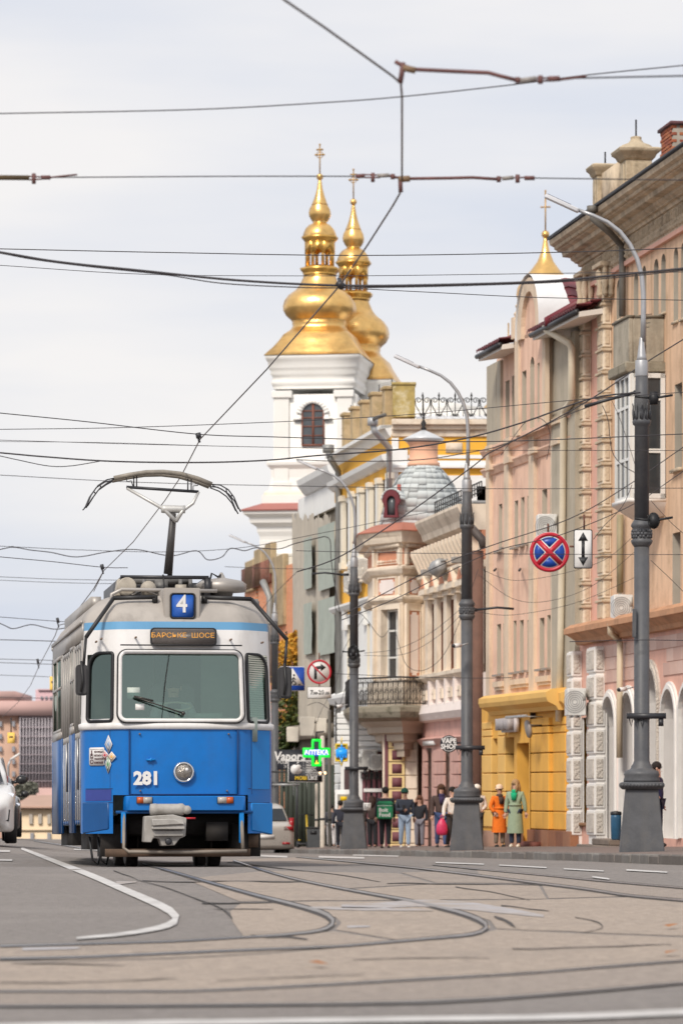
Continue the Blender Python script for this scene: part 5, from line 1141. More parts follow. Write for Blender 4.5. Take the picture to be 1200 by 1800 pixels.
# street front
zP0, zP1 = fC.z(770, 1262), fC.z(770, 1194)         # parapet panels zone
cw = [op(fC, *a) for a in ((757, 762, 1062, 1188), (773, 778.5, 1058, 1186), (790, 797, 1054, 1184), (806, 811, 1050, 1182), (822, 829, 1046, 1180))]
wall(fC, Cb, 'street_wall', CCREAM, cN, cE, zP1, zCo, cw, .38, 0, CPINK)
for o in cw: window(fC, Cb, o, .34, 0, PVC, (.5,), (.3,), .06)
mb = MB()
for px in (750, 766, 783, 800.5, 815, 834):
    a, b = fC.s(px - 2, .12), fC.s(px + 2.2, .12); mb.box(a, b, 0, .14, zP1, fC.z(px, 1042)); mb.box(a - .05, b + .05, 0, .2, fC.z(px, 1046), fC.z(px, 1036)); mb.box(a - .05, b + .05, 0, .2, zP1, zP1 + .2)
mb.build('pilaster', CCREAM, Cb, fC, smooth=0)
for o in cw:
    mb = MB(); mb.box(o[0] - .2, o[1] + .2, 0, .2, o[3] + .12, o[3] + .26); mb.box(o[0] - .3, o[1] + .3, 0, .34, o[3] + .26, o[3] + .4); mb.prism([(o[0] - .3, o[3] + .4), (o[1] + .3, o[3] + .4), ((o[0] + o[1]) / 2, o[3] + .85)], .0, .3); mb.build('window_pediment', CCREAM, Cb, fC, smooth=0)
    mb = MB(); mb.prism([(o[0] - .1, o[3] + .46), (o[1] + .1, o[3] + .46), ((o[0] + o[1]) / 2, o[3] + .76)], .29, .32); mb.build('pediment_field', CORG, Cb, fC, smooth=0)
# frieze with brackets
MB().box(cN, cE, -.1, .06, fC.z(770, 1010), zCo).build('frieze', CORG, Cb, fC, smooth=0)
br_ = MB(); br_.prism([(0, .0), (.2, .0), (.45, .55), (.45, .7), (0, .7)], 0, .14, 'x'); brm = mesh_of(br_, 'cornice_bracket', CCREAM, bev=.02, smooth=0)
x = cE - .3
while x > cN: shared(Cb, fC, 'cornice_bracket', brm, x, .05, zCo - .72); x -= .62
orn = MB(); x = cE - .2
while x > cN:
    z = fC.zs(x, 1000); orn.lathe([(.01, 0), (.09, .05), (.05, .2), (.08, .3), (.01, .36)], 6, (x, .07, zCo - .62)); x -= .31
tag(orn.build('frieze_relief', CCREAM, Cb, fC), kind='stuff')
prof(fC, Cb, 'main_cornice', CCREAM, [(-.2, zCo), (.2, zCo), (.5, zCo + .12), (.55, zCo + .3), (.68, zCo + .5), (.74, zCo + .62), (.74, zCo + .7), (-.4, zCo + .72)], cN, fC.s(731, .7))
prof(fC, Cb, 'mid_cornice', CCREAM, [(-.1, zCo - 1.02), (.12, zCo - 1.0), (.25, zCo - .86), (.25, zCo - .78), (-.1, zCo - .74)], cN, cE)
MB().box(cN, 6, -7, .3, zCo + .72, zCo + .8).build('flat_roof', mat('grey_roof_sheet', h('8f8f90'), .5, .12, 2), Cb, fC)
# parapet panels under the windows
MB().box(cN, cE, -.2, .06, zP0, zP1).build('apron_wall', CPALE, Cb, fC, smooth=0)
prof(fC, Cb, 'apron_cornice', CCREAM, [(0, zP1 - .1), (.15, zP1 - .05), (.28, zP1 + .06), (.28, zP1 + .16), (0, zP1 + .2)], cN, cE)
prof(fC, Cb, 'apron_base', CPALE, [(0, zP0 - .12), (.2, zP0 - .06), (.3, zP0 + .14), (.22, zP0 + .4), (.06, zP0 + .44)], cN, cE)
for px in (748, 762, 776, 792, 808, 824, 838):
    a, b = fC.s(px - 3.4, .1), fC.s(px + 3, .1)
    f_ = MB(); z0, z1 = zP0 + .55, zP1 - .3; f_.ring([(a, z0), (b, z0), (b, z1), (a, z1)], [(a + .12 * (1 if b > a else -1), z0 + .12), (b - .12 * (1 if b > a else -1), z0 + .12), (b - .12 * (1 if b > a else -1), z1 - .12), (a + .12 * (1 if b > a else -1), z1 - .12)], .06, .16); f_.build('apron_panel', CCREAM, Cb, fC, smooth=0)
    c_ = fC.s(px + 6.8, .2); MB().box(c_ - .12, c_ + .12, .05, .24, zP0, zP1 - .05).build('apron_pier', CPALE, Cb, fC, smooth=0)
# ground floor on the street
zg1 = zP0 - .1
cg = [op(fC, *a) for a in ((750, 759, 1315, 1500), (781, 791, 1312, 1500), (808, 818, 1310, 1500), (832, 842, 1308, 1500))]
wall(fC, Cb, 'ground_wall', CGR, cN, cE, -1.2, zg1, cg, .5, .02, mat('patterned_reveal', h('c6bcb4'), .8, .25, 9))
for o in cg: window(fC, Cb, o, .44, 0, mat('plum_frame', h('5a3c3a'), .6, .1), (), (.25,), .07)
for p0, p1 in ((742, 749), (760, 780), (792, 807), (819, 831)):
    a, b = fC.s(p0 + .5, .07), fC.s(p1 - .5, .07)
    for i in range(8):
        y = 1318 + i * 22.5; z1, z0 = fC.zs((a + b) / 2, y), fC.zs((a + b) / 2, y + 22.5)
        MB().box(a, b, .0, .08, z0 + .035, z1).build('rustic_block', CGR, Cb, fC, bev=.012, smooth=0)
prof(fC, Cb, 'ground_moulding', CGR, [(0, fC.z(750, 1308) - .1), (.1, fC.z(750, 1308)), (.2, fC.z(750, 1300)), (0, fC.z(750, 1296))], cN, cE)
MB().box(fC.s(761, .16), fC.s(742, .16), .02, .16, fC.z(750, 1311), fC.z(750, 1303)).build('sign_lintel', WHITE, Cb, fC)
# turret: plan points (local to fC), facing the camera on the left of the corner
def cpt(px, d):                                     # local x, y of a plan point on the sight line of column px at distance d
    p = fC.M.inverted() @ Vector(((px - CX) * d / F, d, 0)); return (p.x, p.y)
R0, R1, R2, R3 = cpt(744, 116.2), cpt(707.5, 115.5), cpt(656, 117), cpt(645, 121)
tur = [R0, R1, R2, R3, (R3[0] + 2, R3[1] - 2.4), (R0[0] + 2.5, -1)]
def grow(k):
    cx = sum(p[0] for p in tur) / 6; cy = sum(p[1] for p in tur) / 6
    out = []
    for i, p in enumerate(tur):
        a, b = Vector(tur[i - 1]), Vector(tur[(i + 1) % 6]); P_ = Vector(p)
        n1 = (P_ - a).normalized(); n2 = (b - P_).normalized(); nn = (Vector((n1.y, -n1.x)) + Vector((n2.y, -n2.x)))
        nn.normalize()
        if (P_ - Vector((cx, cy))).dot(nn) < 0: nn = -nn
        out.append(tuple(P_ + nn * k))
    return out
zd = 116.0; zy = lambda y: HC + (HY - y) * zd / F - fC.zg
def tband(name, m, prof_, smooth=0):
    mb = MB()
    rings = [(grow(k), z) for k, z in prof_]
    for pts, z in rings: mb.v += [(x, y, z) for x, y in pts]
    n = 6
    mb.f = [(j * n + i, j * n + (i + 1) % n, (j + 1) * n + (i + 1) % n, (j + 1) * n + i) for j in range(len(rings) - 1) for i in range(n)] + [tuple(range(n)), tuple(range((len(rings) - 1) * n, len(rings) * n))]
    mb.m = [0] * len(mb.f); return mb.build(name, m, Cb, fC, smooth=smooth)
tband('turret_core', CCREAM, [(-.95, zy(1250)), (-.95, zy(950))])
tband('turret_skirt', CCREAM, [(0, zy(1240)), (0, zy(1196))])
tband('turret_band', CCREAM, [(0, zy(1060)), (.06, zy(1058)), (.14, zy(1054)), (.14, zy(1050)), (.0, zy(1046))])
tband('turret_band', CCREAM, [(0, zy(1012)), (.1, zy(1009)), (.2, zy(1001)), (.2, zy(997)), (0, zy(994))])
tband('turret_wall', CORG, [(-.02, zy(1000)), (-.02, zy(962))])
tband('turret_wall', CCREAM, [(-.02, zy(1050)), (-.02, zy(1010))])
tband('turret_cornice', CCREAM, [(0, zy(965)), (.1, zy(962)), (.12, zy(958)), (.3, zy(955)), (.36, zy(945)), (.46, zy(937)), (.46, zy(934)), (0, zy(933))])
tband('turret_roof', COPPER, [(.5, zy(936)), (.5, zy(934.5)), (.05, zy(922)), (-.1, zy(919))])
fT1 = Frame.__new__(Frame); fT2 = Frame.__new__(Frame)
def facet(P0, P1):                                   # a plane from P0 to P1 (right to left in the photo), x from P0
    a, b = fC.M @ Vector((*P0, 0)), fC.M @ Vector((*P1, 0)); q = Frame.__new__(Frame); dv = (b - a); q.th = math.atan2(-dv.x, dv.y)
    q.X, q.d, q.zg = a.x, a.y, fC.zg; q.ux, q.uy = -sin(q.th), cos(q.th); q.ox, q.oy = -cos(q.th), -sin(q.th)
    q.M = Matrix.Translation((q.X, q.d, q.zg)) @ Matrix.Rotation(pi / 2 + q.th, 4, 'Z'); q.L = dv.length; return q
fT1, fT2 = facet(R1, R2), facet(R0, R1)
w_ = op(fT1, 669, 701, 1071, 1195)
wall(fT1, Cb, 'turret_wall', CCREAM, 0, fT1.L, zy(1200), zy(1058), [w_], .5, 0, CCREAM)
window(fT1, Cb, (w_[0], w_[1], w_[2], w_[3], False), .3, 0, PVC, (.5,), (.3, .68), .06)
wall(fT2, Cb, 'turret_wall', CCREAM, 0, fT2.L, zy(1200), zy(1058), [], .2, 0)
def notched(x0, x1, z0, z1, c): return [(x0 + c, z0), (x1 - c, z0), (x1 - c, z0 + c), (x1, z0 + c), (x1, z1 - c), (x1 - c, z1 - c), (x1 - c, z1), (x0 + c, z1), (x0 + c, z1 - c), (x0, z1 - c), (x0, z0 + c), (x0 + c, z0 + c)]
def panel(f, x0, x1, z0, z1, c=.08):
    MB().box(x0, x1, -.05, .012, z0, z1).build('panel_field', CORG, Cb, f, smooth=0)
    e = .07; MB().prism(notched(x0 + e, x1 - e, z0 + e * .6, z1 - e * .6, c), 0, .04).build('panel', CPALE, Cb, f, smooth=0)
    mb = MB(); t = .045; mb.ring([(x0 - t, z0 - t), (x1 + t, z0 - t), (x1 + t, z1 + t), (x0 - t, z1 + t)], [(x0, z0), (x1, z0), (x1, z1), (x0, z1)], -.02, .05); mb.build('panel_moulding', CCREAM, Cb, f, smooth=0)
L1, L2 = fT1.L, fT2.L
panel(fT2, L2 * .22, L2 * .74, zy(1190), zy(1074)); panel(fT2, L2 * .2, L2 * .74, zy(1046), zy(1017)); panel(fT1, L1 * .22, L1 * .80, zy(1046), zy(1016))
mb = MB()
for f, L_, xs in ((fT1, L1, (.02, .9)), (fT2, L2, (.03, .82))):
    mb2 = MB()
    for k in xs: mb2.box(L_ * k, L_ * k + .1, -.02, .09, zy(1195), zy(1062)); mb2.box(L_ * k, L_ * k + .1, -.02, .08, zy(1046), zy(1014)); mb2.box(L_ * k - .01, L_ * k + .1, -.02, .1, zy(994), zy(964))
    mb2.build('turret_pilaster', CCREAM, Cb, f, smooth=0)
    mb2 = MB()
    for i in range(int(L_ / .1)): mb2.box(i * .1 + .02, i * .1 + .075, 0, .16, zy(963), zy(957))
    tag(mb2.build('dentils', CCREAM, Cb, f), kind='stuff')
    mb2 = MB(); r_ = random.Random(4)
    for i in range(16):
        x, z = L_ * (.2 + .6 * ((i % 8) / 7)), zy(986) + .32 * (i // 8); mb2.ball((x, .02, z), r_.uniform(.03, .06), 6)
    mb2.build('relief_ornament', CCREAM, Cb, f)
    MB().ring([(L_ * .14, zy(991)), (L_ * .86, zy(991)), (L_ * .86, zy(967)), (L_ * .14, zy(967))], [(L_ * .17, zy(989.5)), (L_ * .83, zy(989.5)), (L_ * .83, zy(968.5)), (L_ * .17, zy(968.5))], 0, .04).build('frieze_frame', CCREAM, Cb, f, smooth=0)
# balcony: slab, corbel, iron railing of scrolled panels
tband('balcony_slab', MOSS, [(.75, zy(1262)), (.85, zy(1252)), (.85, zy(1244)), (.7, zy(1241)), (0, zy(1240))])
tband('balcony_moulding', mat('dark_mould', h('8f8271'), .9, .25, 4, bump=.4, dirt=.5, dcol=h('4d4538'), dscale=3), [(.3, zy(1268)), (.55, zy(1264)), (.6, zy(1262))])
tband('corbel', mat('corbel_beige', h('b3a392'), .85, .08, 1.5, streak=.2, dcol=h('84776a')), [(-.5, zy(1330)), (-.5, zy(1318)), (-.4, zy(1317)), (-.38, zy(1306)), (-.2, zy(1302)), (-.18, zy(1291)), (.05, zy(1288)), (.08, zy(1278)), (.25, zy(1272)), (.32, zy(1267))])
rl = grow(.72)
rail = bpy.data.objects.new('balcony_railing', None); C.objects.link(rail); rail.parent = Cb; rail.matrix_basis = wm(Cb).inverted() @ fC.M
zr0, zr1 = zy(1240), zy(1192)
def scroll_unit(w, hh):
    mb = MB(); k = w / 2
    for sgn in (-1, 1):
        mb.tube([(sgn * k * .9 * (1 - t * .85) * cos(t * 5.5) * .55 + 0, 0, hh * .5 + sgn * 0 + hh * .16 * (1 - t * .8) * sin(t * 5.5) * sgn) for t in [i / 12 for i in range(13)]], .009, 4)
        mb.tube([(sgn * k * .85, 0, hh * .1), (sgn * k * .2, 0, hh * .3), (sgn * k * .85, 0, hh * .5), (sgn * k * .2, 0, hh * .72), (sgn * k * .6, 0, hh * .92)], .009, 4)
    mb.tube([(0, 0, 0), (0, 0, hh)], .010, 4); mb.tube([(k, 0, 0), (k, 0, hh)], .014, 4)
    mb.tube([(k * .35 * cos(a), 0, hh * .82 + k * .35 * sin(a)) for a in [2 * pi * i / 10 for i in range(11)]], .008, 4); mb.tube([(k * .35 * cos(a), 0, hh * .2 + k * .35 * sin(a)) for a in [2 * pi * i / 10 for i in range(11)]], .008, 4)
    return mesh_of(mb, 'scroll_panel', IRON)
su = scroll_unit(.24, zr1 - zr0)
for a, b in ((R0, rl[0]), (rl[0], rl[1]), (rl[1], rl[2]), (rl[2], rl[3])):
    va, vb = Vector((*a, 0)), Vector((*b, 0)); l = (vb - va).length; n = max(1, round(l / .24)); an = math.atan2(vb.y - va.y, vb.x - va.x)
    mb = MB(); mb.tube([va + Vector((0, 0, zr1)), vb + Vector((0, 0, zr1))], .028, 5); mb.tube([va + Vector((0, 0, zr0 + .05)), vb + Vector((0, 0, zr0 + .05))], .018, 4); mb.tube([va + Vector((0, 0, zr1 - .14)), vb + Vector((0, 0, zr1 - .14))], .014, 4); mb.build('rail', IRON, rail)
    for i in range(n):
        q = put('scroll_panel', su, rail); p = va.lerp(vb, (i + .5) / n); q.matrix_basis = Matrix.Translation((p.x, p.y, zr0)) @ Matrix.Rotation(an, 4, 'Z')
# slate dome with its dormer and chimney-like lantern
dc = cpt(744, 118.6); zz = lambda y: HC + (HY - y) * 118.6 / F - fC.zg
DP = [(1.46, zz(938)), (1.38, zz(925)), (1.30, zz(905)), (1.20, zz(885)), (1.06, zz(865)), (.86, zz(845)), (.66, zz(830)), (.48, zz(820))]
dome = bpy.data.objects.new('dome', None); C.objects.link(dome); dome.parent = Cb; dome.matrix_basis = wm(Cb).inverted() @ fC.M @ Matrix.Translation((*dc, 0))
MB().lathe([(r - .03, z) for r, z in DP], 24).build('dome_boarding', mat('roof_boards', (.42, .43, .43), .8, .1), dome)
def dprof(t):
    k = t * (len(DP) - 1); i = min(int(k), len(DP) - 2); k -= i
    return (DP[i][0] + (DP[i + 1][0] - DP[i][0]) * k, DP[i][1] + (DP[i + 1][1] - DP[i][1]) * k)
NR, NT = 11, 24
for r_ in range(NR):
    (ra, za_), (rb_, zb_) = dprof(r_ / NR), dprof((r_ + 1.12) / NR if r_ < NR - 1 else 1)
    w = pi / NT * .988; tilt = .02
    mb = MB(); q = []
    for s_ in (-1, 0, 1):
        a = s_ * w; q += [((ra + .005) * cos(a), (ra + .005) * sin(a), za_), ((rb_ + .004) * cos(a), (rb_ + .004) * sin(a), zb_), (ra * cos(a), ra * sin(a), za_)]
    mb.add(q, [(0, 3, 4, 1), (3, 6, 7, 4), (0, 2, 5, 3), (3, 5, 8, 6), (0, 1, 2), (6, 8, 7)])
    ms = [mesh_of(mb, 'slate_tile', m, smooth=30) for m in SLATE]
    for i in range(NT):
        q = put('slate_tile', ms[rnd.choice((0, 0, 1, 1, 1, 2))], dome); q.rotation_euler = (0, rnd.uniform(-.002, .002), 2 * pi * (i + .25) / NT)
LP = MB(); LP.lathe([(.50, zz(820)), (.50, zz(814)), (.44, zz(812)), (.44, zz(783)), (.48, zz(781)), (.52, zz(778))], 24); LP.build('lantern', mat('lantern_peach', h('e0ac8e'), .8, .08, 2, streak=.2, dcol=h('b5907c')), dome)
LP = MB(); LP.lathe([(.54, zz(777)), (.64, zz(773)), (.64, zz(772)), (.36, zz(764)), (.12, zz(758)), (.05, zz(756))], 24); LP.build('lantern_cap', mat('pale_zinc', h('c9cacb'), .4, .08, 3, metal=.3), dome)
LP = MB(); LP.tube([(0, 0, zz(758)), (0, 0, zz(696))], .03, 6, r1=.008); LP.lathe([(.02, zz(757)), (.1, zz(754)), (.05, zz(750)), (.09, zz(744)), (.03, zz(738)), (.05, zz(734)), (.01, zz(732))], 8); LP.build('finial', IRON, dome)
dm = bpy.data.objects.new('dormer', None); C.objects.link(dm); dm.parent = dome; pd = fC.M.inverted() @ at(688, 886, 117.2); dm.matrix_basis = Matrix.Translation(Vector((pd.x - dc[0], pd.y - dc[1], pd.z))) @ Matrix.Rotation(-(pi / 2 + fC.th) - .25, 4, 'Z')
s_ = 117.2 / F
ro = [(-14 * s_, -24 * s_), (13 * s_, -24 * s_), (11 * s_, -4 * s_), (17 * s_, 6 * s_)] + [(15 * s_ * cos(a), 8 * s_ + 17 * s_ * sin(a)) for a in [pi * i / 10 for i in range(11)]] + [(-17 * s_, 6 * s_), (-12 * s_, -4 * s_)]
ri = [(-7 * s_, -20 * s_), (7 * s_, -20 * s_), (7 * s_, -4 * s_), (7.5 * s_, 4 * s_)] + [(7.5 * s_ * cos(a), 5 * s_ + 9 * s_ * sin(a)) for a in [pi * i / 10 for i in range(11)]] + [(-7.5 * s_, 4 * s_), (-7 * s_, -4 * s_)]
dfm = MB().ring(ro, ri, -.09, .08).build('dormer_frame', REDW, dm, bev=.01)
MB().prism(ri, -.0, .02).build('dormer_pane', mat('dark_grey_pane', (.09, .10, .11), .2, .1), dm)
mb = MB(); q = [(19 * s_ * cos(a), 8 * s_ + 20 * s_ * sin(a)) for a in [pi * i / 10 for i in range(11)]]; q2 = [(x * .88, 8 * s_ + (z - 8 * s_) * .88) for x, z in q]
for i in range(10): mb.prism([q[i], q[i + 1], q2[i + 1], q2[i]], -.06, .9)
mb.build('dormer_hood', SLATE[1], dm)
MB().box(.1, .2, .3, .4, 20 * s_, 36 * s_).build('roof_stub', mat('red_stub', h('9d4a40'), .7, .1), dm)
# iron fence on the roof edge
ff = bpy.data.objects.new('roof_railing', None); C.objects.link(ff); ff.parent = Cb; ff.matrix_basis = wm(Cb).inverted() @ fC.M
za_ = zCo + .74; fa_, fb_ = fC.s(764, .6), fC.s(846, .6)
hh = fC.zs(fa_, 883, .6) - za_
mb = MB(); mb.tube([(fa_, .6, za_ + hh), (fb_, .6, za_ + hh)], .02, 5); mb.tube([(fa_, .6, za_ + hh * .55), (fb_, .6, za_ + hh * .55)], .014, 5); mb.tube([(fa_, .6, za_ + .08), (fb_, .6, za_ + .08)], .016, 5); mb.build('rail', IRON, ff)
pm_ = mesh_of(MB().box(-.014, .014, -.014, .014, 0, hh), 'baluster', IRON)
n = 22
for i in range(n): q = put('baluster', pm_, ff); q.location = (fa_ + (fb_ - fa_) * i / (n - 1), .6, za_)
# corner piers below the balcony
fP = Frame(734, 116.6, R(84), zg=fC.zg)
MB().box(0, fP.s(672), -2.5, 0, -1.2, zy(1268)).build('corner_pier', CCREAM, Cb, fP, smooth=0)
PLUM = mat('plum_panel', h('6e4148'), .7, .1, 3)
BUFF = mat('buff_block', h('ddc48e'), .8, .08, 2, dirt=.15, dcol=h('a58d5c'))
for i in range(9):
    z1, z0 = zy(1292 + i * 24), zy(1292 + (i + 1) * 24) + .03
    a, b = fP.s(711.5), fP.s(683); b_ = MB().box(a, b, 0, .10, z0, z1).build('buff_block', BUFF, Cb, fP, bev=.012, smooth=0)
    w = b - a; MB().box(a + w * .18, b - w * .22, .08, .112, z0 + .05, z1 - .045).build('plum_panel', PLUM, b_).matrix_basis = Matrix()
    a, b = fP.s(733), fP.s(712.5)
    MB().box(a, b, 0, .05, z0, z1).build('cream_block', CCREAM, Cb, fP, bev=.012, smooth=0)
MB().box(fP.s(682), fP.s(676), 0, .05, -1, zy(1290)).build('corner_strip', PLUM, Cb, fP, smooth=0)
# floodlights and grey boxes on the wall
t = facade_thing(fC, 'floodlight', 'large grey floodlight under the pink cornice', 'floodlight', fC.s(771, .5), .45, fC.z(771, 992, .5))
MB().lathe([(.12, 0), (.2, .05), (.22, .4), (.26, .5), (.24, .52)], 14).tf(Matrix.Rotation(R(100), 4, 'Y')).build('lamp_body', GALV, t); MB().tube([(0, -.45, .2), (0, 0, .1)], .025, 6).build('bracket', GALV, t)
for px, y in ((749, 1012), (762, 1007), (803, 990)):
    t = facade_thing(fC, 'floodlight', {749: 'small grey floodlight nearest the turret on the pink wall', 762: 'small grey floodlight just under the large round one on the pink wall', 803: 'small grey floodlight on the pink wall right beside the lamp post'}[px], 'floodlight', fC.s(px, .45), .4, fC.z(px, y, .45), 'small floodlights on the pink wall')
    MB().box(-.14, .14, -.1, .2, 0, .18).build('lamp_body', mat('flood_grey', h('8f8a85'), .5, .1), t, bev=.02); MB().tube([(0, -.4, .05), (0, -.05, .05)], .02, 6).build('bracket', GALV, t)
t = facade_thing(fC, 'drainpipe', 'rust-brown drainpipe between the pink and the peach building', 'pipe', fC.s(839, .3), .3, -.4)
mb = MB(); mb.tube([(0, 0, 0), (0, 0, fC.z(839, 968, .3) + .4)], .16, 10); mb.build('pipe', mat('rust_brown_pipe', h('6e4f42'), .8, .25, 3, dirt=.4, dcol=h('43332c')), t)
pipe(fC, Cb, 'eave_pipe', [(828, 928, .5), (833, 934, .5), (846, 948, .3), (850, 962, .25)], .12, mat('dark_pipe', h('4a403c'), .6, .2, 4))
# ------------------------------------------------------------ yellow and white building with a parapet of stone piers
DY = mat('sunny_yellow_render', h('f2a83a'), .8, .06, 1.2, bump=.1, bscale=20, dirt=.12, dcol=h('c98a2c'))
DW = mat('white_render', h('e9e3dd'), .8, .05, 1.2, bump=.1, bscale=20, dirt=.15, dcol=h('b5aa9f'), streak=.2)
DPE = mat('pale_peach_render', h('ecd6c4'), .8, .06, 1.5)
DWR = mat('weathered_cornice', h('d8c9b6'), .85, .15, 2.5, bump=.3, dirt=.6, dcol=h('9a7b56'), dscale=2)
LICH = mat('lichen_concrete', h('b09a78'), .9, .22, 3, bump=.4, bscale=18, dirt=.6, dcol=h('6e6030'), dscale=2.5)
fD = Frame(688, 124, atan(.155), zg=-.95)
D = fD.root('yellow_building', 'bright yellow and white building with mossy stone piers along its roof', 'building')
dF = fD.s(590); zl = lambda y, px=640: fD.z(px, y)
zt = fD.z(640, 790); zct = fD.z(640, 763, .4)
mb = MB(); mb.box(-.0, dF, -9, -.4, -1, zt); mb.build('inner_wall', DW, D, fD)
dw = [op(fD, *a) for a in ((671, 676, 838, 965), (654, 659, 850, 972), (638, 643, 862, 980), (622, 627, 872, 985), (606, 611, 884, 992))]
dl = [op(fD, *a) for a in ((668, 673, 1092, 1190), (645, 650, 1096, 1190), (610, 615, 1098, 1195))]
z_a, z_b = zl(985), zl(1062)
wall(fD, D, 'upper_wall', DW, 0, dF, z_a, zl(834), dw, .34, 0, DPE)
wall(fD, D, 'band_wall', DY, 0, dF, zl(1072), z_a)
wall(fD, D, 'lower_wall', DW, 0, dF, zl(1215), zl(1072), dl, .34, 0, DPE)
for o in dw + dl: window(fD, D, o, .3, 0, PVC, (.5,), (.3,), .06)
mb = MB(); mb.box(0, dF, -.3, .02, zl(834), zt); mb.build('attic_wall', DY, D, fD, smooth=0)
MB().box(0, dF, -.2, .04, zl(860), zl(834)).build('lintel_field', DY, D, fD, smooth=0)
prof(fD, D, 'attic_moulding', DW, [(0, zl(842)), (.12, zl(840)), (.3, zl(832)), (.34, zl(824)), (0, zl(820))], 0, dF)
prof(fD, D, 'crown_cornice', DW, [(0, zt - .1), (.1, zt), (.22, zt + .2), (.36, zt + .3), (.4, zct - .12), (.4, zct), (-.6, zct + .04)], -.0, dF)
mb = MB()
for px in (683, 664, 648, 632, 616, 600): a = fD.s(px, .14); mb.box(a - .2, a + .2, 0, .15, z_a, zl(858)); mb.box(a - .26, a + .26, 0, .22, zl(866), zl(856)); mb.box(a - .25, a + .25, 0, .2, z_a - .1, z_a + .15)
mb.build('pilaster', DPE, D, fD, smooth=0)
prof(fD, D, 'storey_moulding', DW, [(0, zl(1066)), (.15, zl(1064)), (.25, zl(1058)), (.25, zl(1054)), (0, zl(1050))], 0, dF)
for px in (655, 638, 622, 604):
    a = fD.s(px, .1); MB().box(a - .22, a + .22, 0, .14, zl(1100), zl(1062)).build('console', DW, D, fD, smooth=0)
prof(fD, D, 'plinth_moulding', DW, [(0, zl(1235)), (.2, zl(1232)), (.3, zl(1222)), (.3, zl(1216)), (0, zl(1210))], 0, dF)
MB().box(0, dF, -.3, .02, zl(1236), zl(1210)).build('apron_wall', DPE, D, fD, smooth=0)
for i in range(9):                                    # banded white ground floor
    MB().box(.02, dF, -.3, .06, zl(1236) - (i + 1) * .34 + .03, zl(1236) - i * .34).build('rustic_course', DW, D, fD, bev=.02, smooth=0)
MB().box(0, dF, -.5, .0, -1.5, zl(1236)).build('ground_wall', DW, D, fD, smooth=0)
# roof piers with railings between
po_ = .1
for p0, p1, yt, yb in ((663, 684, 680, 731), (643, 660, 690, 742), (627, 641, 704, 755), (611, 624, 715, 768), (597, 608, 726, 780)):
    pm_ = (p0 + p1) / 2; s = fD.s(pm_, po_); w = .28; MB().box(s - w, s + w, po_ - .56, po_, zct - .1, fD.zs(s, yt + 4, po_)).box(s - w - .06, s + w + .06, po_ - .62, po_ + .06, fD.zs(s, yt + 6, po_), fD.zs(s, yt, po_)).build('parapet_pier', LICH, D, fD, bev=.02)
    MB().tube([(s, po_ - .28, fD.zs(s, yt, po_)), (s, po_ - .28, fD.zs(s, yt - 14, po_))], .02, 5).build('rod', DARKM, D, fD)
s = fD.s(700, po_); mb = MB()
fDs = fD.sub(0, .0, R(90))                            # the gable end turned to the camera
mb.box(fDs.s(729), fDs.s(690), -.7, .05, fDs.z(710, 733), fDs.z(710, 676)); mb.box(fDs.s(731), fDs.s(688), -.75, .1, fDs.z(710, 677), fDs.z(710, 672)); mb.build('corner_pier', mat('mossy_pier', h('a8935a'), .9, .25, 4, bump=.4, dirt=.7, dcol=h('e3d6bd'), dscale=1.6), D, fDs, bev=.02)
ru = MB()
n = 9
s0 = fD.s(684, po_)
for i in range(40):
    x = .6 + i * .27
    if x < dF: ru.tube([(x, po_ - .3, zct), (x, po_ - .3, zct + .75)], .014, 4)
ru.tube([(.3, po_ - .3, zct + .75), (dF, po_ - .3, zct + .75)], .02, 4); tag(ru.build('roof_railing', mat('rust_rail', (.07, .03, .02), .8, .2), D, fD), kind='stuff')
z_ = lambda y: fDs.z(780, y)
W_ = fDs.s(875); 
MB().box(fDs.s(690), W_, -9, .0, -1, z_(742)).build('end_wall', DY, D, fDs, smooth=0)
mb = MB()
for y0, y1, o_ in ((748, 738, .35), (756, 748, .2), (768, 756, .08)): mb.box(fDs.s(688), W_, -.1, o_, z_(y0), z_(y1))
mb.build('end_cornice', DWR, D, fDs, bev=.02)
mb = MB()
for y0, y1, o_ in ((823, 818, .2), (818, 810, .1), (806, 800, .06), (860, 836, .05), (900, 845, .06)): mb.box(fDs.s(690), W_, -.1, o_, z_(y0), z_(y1))
mb.box(fDs.s(716), fDs.s(690), -.1, .12, z_(830), z_(790)); mb.box(fDs.s(700), fDs.s(688), -.1, .08, z_(960), z_(770)); mb.build('end_moulding', DW, D, fDs, smooth=0)
MB().box(fDs.s(812), fDs.s(783), -.1, .03, z_(796), z_(778)).build('peeling_patch', DWR, D, fDs)
mb = MB(); a, b = fDs.s(860), fDs.s(835); mb.box(a, b, 0, .05, z_(884), z_(852)); w = mb.build('window', PVC, D, fDs, smooth=0); MB().box(a + .05, b - .05, .045, .06, z_(881), z_(855)).build('pane', PANE, w).matrix_basis = Matrix()
rf = MB(); rf.add([(fDs.s(731), .35, z_(738)), (W_, .35, z_(738)), (W_, -3, z_(715)), (fDs.s(731), -3, z_(715))], [(0, 1, 2, 3)])
for i in range(12): x = fDs.s(731) + (W_ - fDs.s(731)) * i / 11; rf.tube([(x, .34, z_(738) + .02), (x, -3, z_(715) + .02)], .02, 4)
rf.build('sheet_roof', mat('white_sheet_roof', h('d9d8d8'), .4, .08, 2, metal=.1, dirt=.2, dcol=h('a39e98')), D, fDs)
